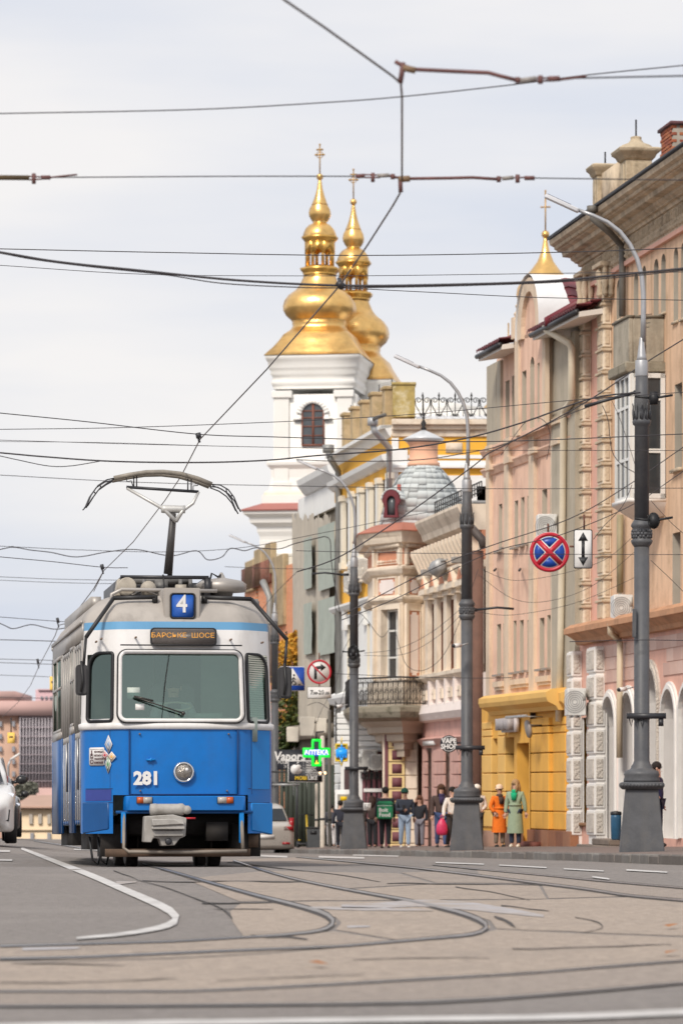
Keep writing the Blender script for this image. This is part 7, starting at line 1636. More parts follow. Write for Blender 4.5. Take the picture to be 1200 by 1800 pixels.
for k in range(4):
    a0 = pi / 4 + k * pi / 2 ; h_ = .17 * r; ri = r * .745
    pts = []; st = math.asin(h_ / ri)
    pts = [(h_ * sqrt(2) * cos(a0 + pi / 4), h_ * sqrt(2) * sin(a0 + pi / 4))] + [(ri * cos(a0 + st + (pi / 2 - 2 * st) * i / 10), ri * sin(a0 + st + (pi / 2 - 2 * st) * i / 10)) for i in range(11)]
    MB().prism(pts, -.005, .002).build('blue_field', SBLUE, t)
mb = MB()
for k in (1, -1):
    q = MB().box(-r * .82, r * .82, -.0075 if k > 0 else -.0085, .002, -.115 * r, .115 * r).tf(Matrix.Rotation(-k * pi / 4, 4, 'Y')); mb.add(q.v, q.f)
mb.build('red_cross', SRED, t)
hang(t, [(-.02, .02, r), (-.02, .02, r + .14)]); MB().box(r, r + .13, .01, .03, .08, .11).build('link_strap', RUST, t)
t = thing('arrow_plate', 'white plate with a black double-headed arrow beside the no-stopping sign', 'road sign', at(1024, 965, d)); w, hh = 16.5 * s_, 34.5 * s_
MB().prism(rrect(-w, w, -hh, hh, .035), 0, .012).build('plate', SBK, t); MB().prism(rrect(-w + .014, w - .014, -hh + .014, hh - .014, .028), -.004, .002).build('face', SWH, t)
b = w * .17; ah = hh * .42; aw = w * .52
MB().prism([(-b, -hh * .42), (b, -hh * .42), (aw, -hh * .42), (0, -hh * .86), (-aw, -hh * .42)], -.008, 0).prism([(-b, -hh * .43), (b, -hh * .43), (b, hh * .43), (-b, hh * .43)], -.0078, 0).prism([(-aw, hh * .42), (aw, hh * .42), (0, hh * .86)], -.008, 0).build('arrow', SBK, t)
hang(t, [(.02, .02, hh), (.02, .02, hh + .25)])
d = 100; s_ = d / F
t = thing('no_right_turn_sign', 'round red-rimmed no-right-turn sign hung over the road', 'road sign', at(561, 1181, d)); r = 21.5 * s_
MB().prism(circ(r), 0, .012).build('disc', SWH, t); MB().ring(circ(r), circ(r * .84), -.006, .002).build('red_ring', SRED, t, smooth=60)
k = r
MB().prism([(-.42 * k, -.6 * k), (-.2 * k, -.6 * k), (-.2 * k, .2 * k), (.12 * k, .25 * k), (.12 * k, .05 * k), (.55 * k, .36 * k), (.12 * k, .68 * k), (.12 * k, .5 * k), (-.28 * k, .46 * k), (-.42 * k, .34 * k)], -.004, 0).build('turn_arrow', SBK, t)
q = MB().box(-r * .86, r * .86, -.008, .0, -.06 * r, .06 * r).tf(Matrix.Rotation(pi / 4, 4, 'Y')); q.build('red_bar', SRED, t)
hang(t, [(0, .02, r), (0, .02, r + .18)]); hang(t, [(0, .02, -r), (0, .02, -r - .1)])
t = thing('time_plate', 'white plate reading 7.00-20.00 under the no-right-turn sign', 'road sign', at(561, 1217.5, d)); w, hh = 21 * s_, 10.5 * s_
MB().prism(rrect(-w, w, -hh, hh, .02), 0, .012).build('plate', SBK, t); MB().prism(rrect(-w + .01, w - .01, -hh + .01, hh - .01, .015), -.004, .002).build('face', SWH, t)
text('plate_text', '7  -20', .16, SBK, t, (-.055, -.006, 0), bold=.004, sx=.95); text('plate_text', '.00', .10, SBK, t, (-.115, -.006, -.02), bold=.003); text('plate_text', '.00', .10, SBK, t, (.20, -.006, -.02), bold=.003)
t = thing('crossing_sign', 'blue pedestrian crossing sign partly behind the tram mirror', 'road sign', at(514, 1193, 98)); s_ = 98 / F
MB().prism(rrect(-22 * s_, 22 * s_, -21.5 * s_, 21.5 * s_, .03), 0, .012).build('plate', SWH, t); MB().prism(rrect(-21 * s_, 21 * s_, -20.5 * s_, 20.5 * s_, .02), -.004, .002).build('blue_face', SBLUE, t)
MB().prism([(-19.5 * s_, -12 * s_), (19.5 * s_, -12 * s_), (0, 19 * s_)], -.007, 0).build('triangle', SWH, t)
k = s_; mb = MB(); mb.tube([(2 * k, -.009, 3 * k), (1 * k, -.009, -3 * k), (-3 * k, -.009, -10 * k)], .018, 5); mb.tube([(1 * k, -.009, -3 * k), (5 * k, -.009, -6 * k), (6 * k, -.009, -10.5 * k)], .016, 5); mb.tube([(2 * k, -.009, 2 * k), (6 * k, -.009, -2 * k)], .012, 5); mb.tube([(2 * k, -.009, 2 * k), (-3 * k, -.009, -2 * k)], .012, 5); mb.ball((2.6 * k, -.009, 6.3 * k), .03, 8, 1, .3, 1)
for x in (-14, -6, 1, 10): mb.box((x) * k, (x + 4) * k, -.009, -.006, -11.5 * k, -9.5 * k)
mb.build('walking_figure', SBK, t); hang(t, [(0, .02, 21 * s_), (0, .02, 30 * s_)])

def board(name, label, x0, x1, y0, y1, d, col, rim=None, th=.1, r=.01, z0=None):
    s = d / F; c = at((x0 + x1) / 2, (y0 + y1) / 2, d); t = thing(name, label, 'sign', c); w, hh = (x1 - x0) / 2 * s, (y1 - y0) / 2 * s
    if rim: MB().prism(rrect(-w, w, -hh, hh, r), 0, th).build('frame', rim, t); MB().prism(rrect(-w + .02, w - .02, -hh + .02, hh - .02, r), -.006, .01).build('face', col, t)
    else: MB().prism(rrect(-w, w, -hh, hh, r), 0, th).build('face', col, t)
    return t, w, hh, s
SBB = mat('sign_charcoal', (0.014, 0.014, 0.02), .4, .1, 3)
t, w, hh, s = board('vapors_sign', 'black sign reading Vapors in white beside the tram', 487, 533, 1318, 1353, 122, SBB, th=.15)
text('sign_text', 'Vapors', .40, WHITE, t, (-.02, -.004, hh - .22), bold=.012, shear=.12, sx=.86); text('sign_text', 'POD - СИСТЕМИ', .15, SWH, t, (-w + .03, -.004, -.08), align='LEFT', bold=.002, sx=.8); text('sign_text', '18 ЗАПРАВКА', .13, SWH, t, (-w + .2, -.004, -.22), align='LEFT', sx=.7)
t, w, hh, s = board('phone_shop_sign', 'black phone shop sign with a white apple emblem and the words MOBI LIKE', 506, 567, 1337, 1375, 114, SBB, SWH)
ap = bpy.data.objects.new('apple_emblem', None); C.objects.link(ap); ap.parent = t; ap.location = (-w + .25, -.008, .06)
def pol(f, n=40): return [(f(2 * pi * i / n) * cos(2 * pi * i / n), f(2 * pi * i / n) * sin(2 * pi * i / n)) for i in range(n)]
def apple_r(a):
    r = .165 * (1 + .05 * cos(2 * a)) - .03 * math.exp(-((a - pi / 2) / .28) ** 2) - .022 * math.exp(-((a - 1.5 * pi) / .25) ** 2)
    dx = min(abs(a - .22), abs(a - .22 - 2 * pi)); return r - .055 * max(0, 1 - (dx / .33) ** 2)
MB().prism(pol(apple_r, 64), -.004, .002).build('apple', WHITE, ap); MB().prism([(.0, .165), (.03, .21), (.075, .24), (.07, .19), (.035, .165)], -.004, .002).build('apple_leaf', WHITE, ap)
text('sign_text', 'MOBI', .15, mat('sign_yellow', (0.75, 0.50, 0.02), .5, .05), t, (-.13, -.008, -hh + .12), bold=.004); text('sign_text', 'LIKE', .15, WHITE, t, (.22, -.008, -hh + .12), bold=.003)
for i, q in enumerate(('ПРОДАЖ', 'ОБМІН', 'РЕМОНТ', 'ОПЛАТА', 'ЧАСТИНАМИ', 'РОЗСТРОЧКА')): text('sign_text', q, .072, WHITE, t, (.02, -.008, hh - .07 - i * .073), align='LEFT', bold=.001)
for i in range(4): text('sign_text', '=', .07, WHITE, t, (-.05, -.008, hh - .07 - i * .073))
# pharmacy cross, lit
d = 113; s = d / F; t = thing('pharmacy_cross', 'lit green pharmacy cross with the word АПТЕКА', 'sign', at(556, 1323, d)); k = 24 * s; a = 8.6 * s
cr_ = lambda L_, a: [(-a, -L_), (a, -L_), (a, -a), (L_, -a), (L_, a), (a, a), (a, L_), (-a, L_), (-a, a), (-L_, a), (-L_, -a), (-a, -a)]
MB().prism(cr_(k, a), 0, .12).build('body', mat('cross_dark', (0.03, 0.05, 0.06), .4, .1), t, bev=.01)
MB().ring(cr_(k, a), cr_(k - .075, a - .075), -.012, .0).build('green_tube', mat('green_neon', (0.0, 0.35, 0.03), .4, 0, emit=(0.0, .80, .04), es=.75), t)
MB().box(-k * .86, k * .86, -.010, .001, -.10, .10).build('led_strip', mat('blue_led', (.02, .06, .3), .4, 0, emit=(.03, .12, .75), es=.6), t)
text('led_text', 'АПТЕКА', .185, mat('white_led', (.7, .75, .8), .4, 0, emit=(.8, .85, 1), es=.9), t, (0, -.014, 0), bold=.004, sx=.95)
MB().prism([(-.06, -.34), (-.02, -.28), (.0, -.2), (.03, -.28), (.09, -.3), (.05, -.35), (.06, -.4), (0, -.37), (-.05, -.4)], -.01, 0).build('yellow_star', mat('yellow_led', (.8, .5, .0), .4, 0, emit=(.9, .6, .05), es=.6), t)
MB().tube([(0, .05, k), (0, .05, k + .2), (.2, 2.2, k + .25)], .025, 6).build('bracket', DARKM, t)
d = 112; s = d / F; t = thing('blue_yellow_sign', 'yellow projecting sign with a bright blue shape left of the lamp post', 'sign', at(600, 1323, d))
YS = mat('sign_bright_yellow', (0.80, 0.55, 0.02), .4, .08, 4)
MB().ring(rrect(-11 * s, 11 * s, -16 * s, 16 * s, .01), rrect(-8 * s, 8 * s, -13 * s, 13 * s, .01), 0, .12).build('frame', YS, t); MB().box(-8 * s, 8 * s, .03, .06, -13 * s, 13 * s).build('board', mat('sign_ochre', (.35, .25, .05), .5, .2, 8), t)
MB().prism([(-3 * s, -16 * s), (3 * s, -16 * s), (0, -26 * s)], 0, .1).prism([(-1.5 * s, 16 * s), (1.5 * s, 16 * s), (1 * s, 30 * s), (-.5 * s, 24 * s)], 0, .1).build('spike', YS, t)
mb = MB(); mb.box(-10 * s, 10 * s, -.03, .03, -6 * s, 6 * s); mb.box(-6.5 * s, 6.5 * s, -.03, .03, 6 * s, 9 * s)
for i in range(4): mb.box((-9 + i * 5) * s, (-6 + i * 5) * s, -.03, .03, -9 * s, -5 * s)
mb.prism([(-2.5 * s, 9 * s), (2.5 * s, 9 * s), (0, 17 * s)], -.03, .03); mb.prism([(-2.5 * s, -9 * s), (2.5 * s, -9 * s), (0, -20 * s)], -.03, .03)
mb.build('blue_shape', mat('cyan_blue', (.01, .25, .75), .4, .05, emit=(.02, .3, .8), es=.4), t)
# vape shop roundel on the second lamp
d = 84; s = d / F; t = thing('vape_shop_sign', 'round black sign reading VAPE SHOP fixed beside the second lamp post', 'sign', at(788.5, 1307.5, d)); r = 15.2 * s
MB().prism(circ(r), 0, .07).build('disc', SBB, t, smooth=60); mb = MB(); mb.ring(circ(r * .87), circ(r * .81), -.004, .002); mb.build('white_ring', WHITE, t, smooth=60)
MB().box(-r * .96, r * .96, -.006, .001, -r * .42, r * .42).build('text_band', SBB, t)
text('sign_text', 'VAPE', .148, WHITE, t, (0, -.008, .062), bold=.006, sx=.95); text('sign_text', 'SHOP', .148, WHITE, t, (0, -.008, -.062), bold=.006, sx=.95)
MB().tube([(r * .8, .03, .02), (r + .32, -.1, .02)], .018, 6).build('bracket', DARKM, t)
# cameras, clamps on lamp posts
def cctv(x, y, d, lb, dx): 
    t = thing('security_camera', lb, 'camera', at(x, y, d)); MB().tube([(0, 0, 0), (.14 * dx, -.12, -.02)], .045, 8).build('camera_body', WHITE, t); MB().tube([(.14 * dx, -.12, -.02), (.16 * dx, -.14, -.022)], .04, 8).build('lens', SBK, t); MB().tube([(-.02 * dx, .02, 0), (-.16 * dx, .05, .04)], .015, 5).build('arm', GALV, t)
cctv(809, 1134, 80.5, 'small white security camera on the second lamp post', -1)
cctv(600, 1241, 102.5, 'dark security camera on the third lamp post', -1)
cctv(1099, 1211, 77.5, 'small white camera on the pink siding near the beige drainpipe', -1)
def coil(x, y, d, r, lb):
    t = thing('cable_coil', lb, 'cable coil', at(x, y, d)); r_ = random.Random(int(x)); mb = MB()
    for i in range(7):
        a0 = r_.uniform(0, 6); k = r * r_.uniform(.7, 1.1); mb.tube([(k * cos(a0 + 2 * pi * j / 14) * r_.uniform(.9, 1), r_.uniform(-.04, .04), k * 1.3 * sin(a0 + 2 * pi * j / 14)) for j in range(15)], .012, 4)
    mb.box(-.06, .06, -.05, .05, -.1, .1); mb.tube([(0, 0, 0), (-.3, 0, .03)], .02, 5); mb.tube([(0, 0, 0), (.3, 0, .05)], .02, 5); mb.build('loops', BLACK, t)
coil(621, 1147, 102.4, .15, 'coil of black cable strapped to the third lamp post'); coil(1148, 915, 60.7, .09, 'bundle of black cable on the right side of the nearest lamp post'); coil(1148, 700, 60.7, .07, 'loop of thin cable high on the nearest lamp post')
for px, y, d in ((1143, 1030, 60.8),):
    t = thing('junction_box', 'long narrow grey box strapped to the nearest lamp post', 'box', at(1113, 1098, 60.85)); MB().box(-.02, .04, -.03, .05, -.2, .25).build('box', LG, t, bev=.006)

# ------------------------------------------------------------ overhead wires
WIRE = mat('wire_dark', (0.035, 0.03, 0.035), .6, .1, 5); WCU = mat('contact_wire_copper', (0.10, 0.07, 0.06), .5, .2, 8, metal=.4); WRST = mat('rusty_span_fitting', (0.15, 0.065, 0.06), .7, .35, 12, bump=.2)
PORC = mat('porcelain_grey', (0.28, 0.25, 0.23), .4, .2, 10)
def smooth_pts(P, n=6):
    out = []
    for i in range(len(P) - 1):
        p0, p1, p2, p3 = P[max(0, i - 1)], P[i], P[i + 1], P[min(len(P) - 1, i + 2)]
        for k in range(n):
            t = k / n; out.append(tuple(.5 * ((2 * b) + (c - a) * t + (2 * a - 5 * b + 4 * c - e) * t * t + (3 * b - a - 3 * c + e) * t ** 3) for a, b, c, e in zip(p0, p1, p2, p3)))
    return out + [tuple(P[-1])]
def wire(label, pts, d, r=.008, m=None, name='overhead_wire', cat='wire', sm=True):
    """pts: (x, y[, depth])"""
    P = [(p[0], p[1], p[2] if len(p) > 2 else d) for p in pts]
    for i, j in ((0, 1), (-1, -2)):                   # carry on past the frame
        if not 0 <= P[i][0] <= 1200:
            k = 420 / abs(P[i][0] - P[j][0]); e = tuple(a + (a - b) * k * (1 if q else 1) for q, (a, b) in enumerate(zip(P[i], P[j]))); P = [e] + P if i == 0 else P + [e]
    P = smooth_pts(P) if sm and len(P) > 2 else P
    o = MB().tube([at(*p) for p in P], r * .8, 5).build(name, m or WIRE); return tag(o, label, cat, 'wires strung over the street')
def cwd(y):                                          # depth at which a wire hung at trolley height meets row y
    d = 20
    for _ in range(60): d = F * (4.68 + road_z(d) - HC) / (HY - y)
    return d
cw_ = [(470, -30), (500, 0), (570, 48), (640, 98), (690, 134), (704, 146), (706, 170), (706, 240), (706, 318), (702, 341), (690, 362), (645, 432), (597, 502), (470, 648), (352, 772), (318, 838), (290, 880), (235, 952), (183, 1003), (165, 1040), (145, 1075), (105, 1097), (95, 1130), (70, 1169), (55, 1205)]
wire('main contact wire running from the top of the sky down to the tram pantograph', [(x, y, cwd(y)) for x, y in cw_[:20]], 0, .0085, WCU, sm=False)
wire('far stretch of contact wire beyond the tram', [(183, 1003, 63), (165, 1035, 67), (135, 1075, 73), (116, 1096, 78), (104, 1099, 79), (97, 1118, 83), (70, 1169, 98), (54, 1205, 112), (32, 1235, 125), (5, 1260, 140)], 0, .011, WCU, sm=False)
D1, D2, D3 = cwd(112), cwd(315), cwd(502)
def fitting(label, parts, d):
    t = thing('span_insulator', label, 'insulator', at(parts[0][1][0][0], parts[0][1][0][1], d), group='insulators of the overhead line')
    o = t.location
    for nm, pts, r, m in parts:
        mb = MB(); mb.tube([at(x, y, d) - o for x, y in pts], r, 8); mb.build(nm, m, t)
    return t
fitting('upper rusty pull-off rod with insulator at the top of the sky', [('rod', [(694, 108), (706, 115), (728, 122), (790, 125), (858, 128), (880, 134), (908, 141)], .011, WRST), ('clamp', [(708, 110), (706, 128), (703, 146)], .014, WRST), ('sleeve', [(708, 119), (730, 124)], .018, mat('tan_sleeve', (.22, .14, .08), .7, .2)), ('porcelain', [(914, 142), (942, 138)], .014, PORC), ('bolt', [(909, 136), (909, 146)], .014, WRST), ('bolt', [(949, 133), (949, 147)], .014, WRST), ('yoke', [(908, 139), (963, 137)], .005, WRST), ('yoke', [(908, 143), (963, 142)], .005, WRST), ('end_clamp', [(962, 139), (983, 138)], .015, WRST), ('tail', [(983, 140), (1030, 134)], .007, WRST)], D1)
fitting('lower rusty pull-off rod with insulator right of the contact wire', [('rod', [(718, 314), (790, 313), (830, 312), (875, 315)], .010, WRST), ('sleeve', [(700, 315), (720, 314)], .02, MATS['tan_sleeve']), ('clamp', [(703, 312), (704, 338)], .014, WRST), ('porcelain', [(882, 314), (902, 312)], .013, PORC), ('bolt', [(876, 310), (876, 320)], .014, WRST), ('bolt', [(909, 307), (909, 321)], .014, WRST), ('yoke', [(876, 313), (921, 312)], .005, WRST), ('end_clamp', [(921, 313), (939, 313)], .014, WRST)], D2)
fitting('insulator left of the contact wire on the lower span', [('end_clamp', [(625, 310), (641, 309)], .014, WRST), ('yoke', [(641, 307), (668, 308)], .005, WRST), ('yoke', [(641, 312), (668, 312)], .005, WRST), ('bolt', [(655, 304), (655, 320)], .012, WRST), ('porcelain', [(663, 309), (684, 308)], .013, PORC), ('bolt', [(690, 306), (690, 315)], .014, WRST), ('rod', [(684, 309), (702, 313)], .008, WRST)], D2)
fitting('thick insulator bar at the left edge of the sky', [('bar', [(-260, 310), (52, 312.5)], .016, mat('tan_bar', (.12, .08, .04), .6, .3, 6)), ('bolt', [(60, 305), (60, 323)], .013, WRST), ('yoke', [(52, 310), (74, 311)], .005, WRST), ('yoke', [(52, 316), (74, 315)], .005, WRST), ('end_clamp', [(73, 312), (89, 312)], .014, WRST), ('tail', [(89, 312), (115, 309), (136, 307)], .006, WRST)], D2)
fitting('wire clamp where the contact wire crosses the golden domes', [('clamp', [(592, 496), (604, 505)], .028, DARKM), ('bolt', [(596, 488), (599, 508)], .016, DARKM)], D3)
for x, y, lb in ((351, 772, 'wire hanger above the pantograph'), (182, 1003, 'wire hanger left of the tram roof'), (104, 1097, 'small wire hanger far left beyond the tram'), (69, 1169, 'smallest wire hanger far left')):
    fitting(lb, [('cap', [(x - 3, y - 11), (x - 1, y - 2)], .030, DARKM), ('stem', [(x - 2, y - 2), (x, y + 6)], .013, DARKM)], cwd(y))
for lb, pts, d, r in (
    ('thin wire across the upper sky rising to the right edge', [(-20, 200), (330, 193), (560, 181), (705, 170), (900, 149), (1030, 132), (1220, 113)], 23.5, .005),
    ('upper span wire running off the right edge', [(983, 138), (1220, 133)], D1, .006),
    ('lower span wire left of the contact wire', [(88, 312), (400, 310), (625, 310)], D2, .005),
    ('lower span wire over the stone cornice', [(938, 313), (1220, 317)], D2, .005),
    ('straight wire crossing above the tower lanterns', [(-20, 437), (300, 444), (640, 449), (1000, 443), (1220, 435)], 42, .007),
    ('thick twin cable crossing the gold bulbs', [(-20, 440), (100, 460), (250, 476), (420, 493), (597, 502), (760, 501), (950, 495), (1100, 482), (1220, 470)], D3, .012),
    ('second strand sagging under the thick twin cable', [(-20, 441), (60, 456), (160, 469), (290, 483), (390, 498), (520, 505), (600, 506), (690, 505), (820, 502), (980, 496), (1110, 485), (1220, 473)], D3, .006),
    ('faint wire just below the thick twin cable', [(-20, 465), (250, 482), (530, 485), (720, 484), (1010, 480), (1220, 478)], 52, .006),
    ('thin wire falling from the gold bulbs to the right edge', [(600, 506), (760, 514), (950, 523), (1220, 528)], 44, .006),
    ('wire falling from the left edge to the hanger above the pantograph', [(-20, 724), (150, 741), (345, 763), (480, 768), (620, 772), (870, 776), (1220, 762)], 42, .007),
    ('thin wire rising to the right across the church window', [(-20, 755), (200, 752), (430, 744), (620, 735), (780, 724), (1000, 704), (1220, 688)], 55, .007),
    ('upper wire of a faint pair across the church', [(-20, 773), (250, 781), (520, 787), (760, 791), (1220, 792)], 58, .006),
    ('lower wire of a faint pair across the church', [(-20, 776), (180, 778), (420, 785), (700, 790)], 62, .005),
    ('thick cable crossing just above the collector bow', [(-20, 794), (80, 803), (200, 811), (350, 813), (470, 809), (555, 801), (700, 790), (820, 770), (920, 742), (1040, 700), (1125, 690)], 60.5, .016),
    ('cable looping under the thick one by the left edge', [(-20, 797), (30, 808), (85, 819), (125, 819), (180, 810)], 60.6, .009),
    ('sagging cable from the church to the peach eaves', [(520, 808), (620, 811), (740, 808), (820, 796), (870, 786), (915, 768), (1010, 724), (1115, 690)], 80, .013),
    ('thin wire behind the collector bow', [(-20, 834), (250, 848), (560, 855), (860, 859), (1220, 858)], 70, .008),
    ('heavy feeder cable rising to the right edge of the picture', [(522, 1005), (600, 977), (720, 900), (830, 820), (855, 799), (880, 786), (960, 745), (1040, 700), (1130, 640), (1220, 584)], 62, .013),
    ('feeder wire passing over the sign plates', [(600, 1082), (760, 1000), (860, 960), (1000, 912), (1100, 855), (1220, 772)], 63, .010),
    ('feeder wire touching the no-stopping sign', [(600, 1090), (700, 1050), (860, 972), (985, 940), (1115, 885), (1220, 815)], 63.2, .009),
    ('straight wire across the middle of the lamp posts', [(520, 968), (700, 972), (930, 974), (1220, 975)], 63.6, .007),
    ('thin messenger wire over the wavy cable', [(-20, 959), (150, 967), (300, 970), (430, 962), (560, 938), (700, 910), (770, 897)], 80, .008),
    ('wavy black cable behind the pantograph', [(-20, 970), (20, 962), (55, 967), (90, 971), (135, 979), (190, 970), (240, 966), (300, 977), (345, 968), (365, 984), (390, 979), (405, 964), (430, 968), (450, 963), (490, 965), (520, 955), (570, 943)], 80.3, .013),
    ('wire running to the hanger left of the tram roof', [(-20, 977), (90, 987), (180, 997), (225, 998)], 62, .008),
    ('upper faint wire beside the tram roof', [(-20, 1013), (100, 1018), (220, 1020)], 90, .008),
    ('lower faint wire beside the tram roof', [(-20, 1019), (100, 1024), (200, 1026)], 92, .008),
    ('wire to the small hanger far left', [(-20, 1083), (100, 1092), (140, 1094)], 78, .008),
    ('wavy cable at the left edge beside the tram', [(-20, 1086), (10, 1100), (25, 1105), (55, 1098), (80, 1103), (100, 1106), (130, 1101)], 90, .014),
    ('dark span wire level with the tram blue band', [(-20, 1124), (60, 1126), (150, 1129)], 95, .013),
    ('upper far wire left of the tram windows', [(-20, 1158), (100, 1161)], 120, .012), ('lower far wire left of the tram windows', [(-20, 1164), (100, 1168)], 120, .012),
    ('far wire above the distant roofs', [(-20, 1186), (100, 1190)], 140, .012), ('lowest far wire over the distant roofs', [(-20, 1225), (100, 1228)], 150, .014),
    ('wire from the mirror up to the brick building', [(455, 1080), (480, 1047), (522, 1005)], 120, .012), ('insulated wire from the tram roof to the brick building', [(395, 996), (470, 999), (620, 1001)], 110, .010),
    ('cable drooping from the netted building', [(570, 943), (580, 950), (582, 985), (590, 1040), (598, 1080)], 110, .016),
    ('black cable sagging in front of the turret', [(840, 1000), (812, 1080), (780, 1150), (745, 1178), (715, 1170), (700, 1130), (690, 1100), (670, 1120), (645, 1090), (630, 1075)], 100, .010),
    ('upper thin cable fanning from the third lamp post', [(640, 1148), (700, 1140), (760, 1110), (815, 1065)], 96, .007), ('lower thin cable fanning from the third lamp post', [(640, 1152), (710, 1150), (770, 1118), (815, 1075)], 96, .007),
    ('upper thin wire draped across the peach front', [(845, 1000), (900, 1020), (980, 1010), (1060, 985), (1110, 945)], 78, .006), ('lower thin wire draped across the peach front', [(840, 1010), (900, 1052), (960, 1057), (1040, 1030), (1120, 965)], 78, .006),
    ('wire across the lamp posts at sign level', [(836, 1075), (900, 1081), (1010, 1060), (1115, 1015)], 78, .006),
    ('low straight wire across the second lamp post', [(585, 1184), (700, 1189), (830, 1192), (900, 1191)], 80, .008), ('low straight wire at the nearest lamp post', [(1000, 1128), (1120, 1125), (1220, 1126)], 60.7, .008),
    ('black cable looping from the nearest lamp to the glazed bay', [(1058, 713), (1068, 740), (1074, 790), (1090, 815), (1117, 832)], 66, .009), ('thin cable curling beside the glazed bay', [(1075, 705), (1090, 740), (1110, 800), (1119, 832)], 66, .006),
    ('black cable falling from the bay base past the stone pilaster', [(1110, 852), (1096, 885), (1080, 905), (1060, 925), (1042, 948)], 66, .008),
    ('thin wire fanning off the nearest lamp to the right', [(1143, 880), (1180, 920), (1225, 960)], 61, .006), ('lower thin wire off the nearest lamp to the right', [(1143, 985), (1180, 1020), (1225, 1065)], 61, .006),
    ('cable arching over the peach cornice', [(880, 800), (920, 745), (945, 735), (962, 748), (966, 775), (960, 808)], 88, .010),
    ('thin cables dropping past the third lamp post', [(540, 1330), (560, 1260), (590, 1200), (605, 1140), (640, 1085)], 106, .008), ('slack cable by the netted building', [(540, 1240), (560, 1235), (590, 1250), (605, 1215), (615, 1180)], 106, .010)):
    wire(lb, pts, d, r)
# twin-arm bracket on the second and nearest lamp
for px, y, d, dx, lb in ((1115, 690, 61, -1, 'span bracket on the nearest lamp post'), (836, 1072, 81, 1, 'span bracket on the second lamp post'), (600, 1010, 103, -1, 'span bracket on the third lamp post')):
    t = thing('span_bracket', lb, 'bracket', at(px, y, d)); MB().tube([(0, 0, 0), (dx * .45, .0, -.12 if dx < 0 and px > 1000 else .05), (dx * .8, 0, -.22 if px > 1000 else .02)], .028, 6).build('arm', DARKM, t); MB().tube([(-dx * .2, 0, 0), (dx * .02, 0, 0)], .04, 6).build('clamp', DARKM, t)
# ------------------------------------------------------------ people
SKIN = [mat('skin_%d' % i, c, .55, .06, 9) for i, c in enumerate(((0.56, 0.33, 0.24), (0.48, 0.27, 0.19)))]
CLOTH = {}
def cl(hexc): 
    if hexc not in CLOTH: CLOTH[hexc] = mat('cloth_' + hexc, h(hexc), .9, .16, 9, bump=.25, bscale=14)
    return CLOTH[hexc]
def skin_mesh(name, verts, edges, m, par, sub=2):
    """one continuous skinned surface over a skeleton: verts = (x, y, z, radius)"""
    me = bpy.data.meshes.new(name); me.from_pydata([v[:3] for v in verts], edges, []); o = bpy.data.objects.new(name, me); C.objects.link(o)
    o.parent = par; me.materials.append(m)
    sk = o.modifiers.new('skin', 'SKIN'); sk.use_smooth_shade = True
    L_ = me.skin_vertices[0].data
    for i, v in enumerate(verts):
        r = v[3]; L_[i].radius = r if isinstance(r, tuple) else (r, r)
    L_[0].use_root = True
    s_ = o.modifiers.new('subsurf', 'SUBSURF'); s_.levels = s_.render_levels = sub; return o
def hand(par, wrist, elbow, m, side, curl=.6):
    """palm, four unequal bent fingers, thumb from the side of the palm"""
    w, e = Vector(wrist), Vector(elbow); dv = (w - e).normalized(); up = Vector((0, -1, 0)) if abs(dv.y) < .8 else Vector((0, 0, 1))
    sx = dv.cross(up).normalized(); n_ = sx.cross(dv).normalized(); mb = MB()
    P_ = lambda a, b, c: w + dv * a + sx * b + n_ * c
    mb.tube([P_(-.01, 0, 0), P_(.03, 0, 0), P_(.085, 0, 0)], [.024, .036, .034], 8)
    for i, (b, l_) in enumerate(((-.027, .065), (-.009, .075), (.009, .07), (.027, .055))):
        mb.tube([P_(.075, b, 0), P_(.075 + l_ * .5, b, curl * .018), P_(.075 + l_ * .85, b * .9, curl * .05)], .0095, 6, r1=.0075)
    mb.tube([P_(.025, -.032 * side, 0), P_(.055, -.055 * side, .012), P_(.08, -.055 * side, .03)], .011, 6, r1=.008)
    return mb.build('hand', m, par)
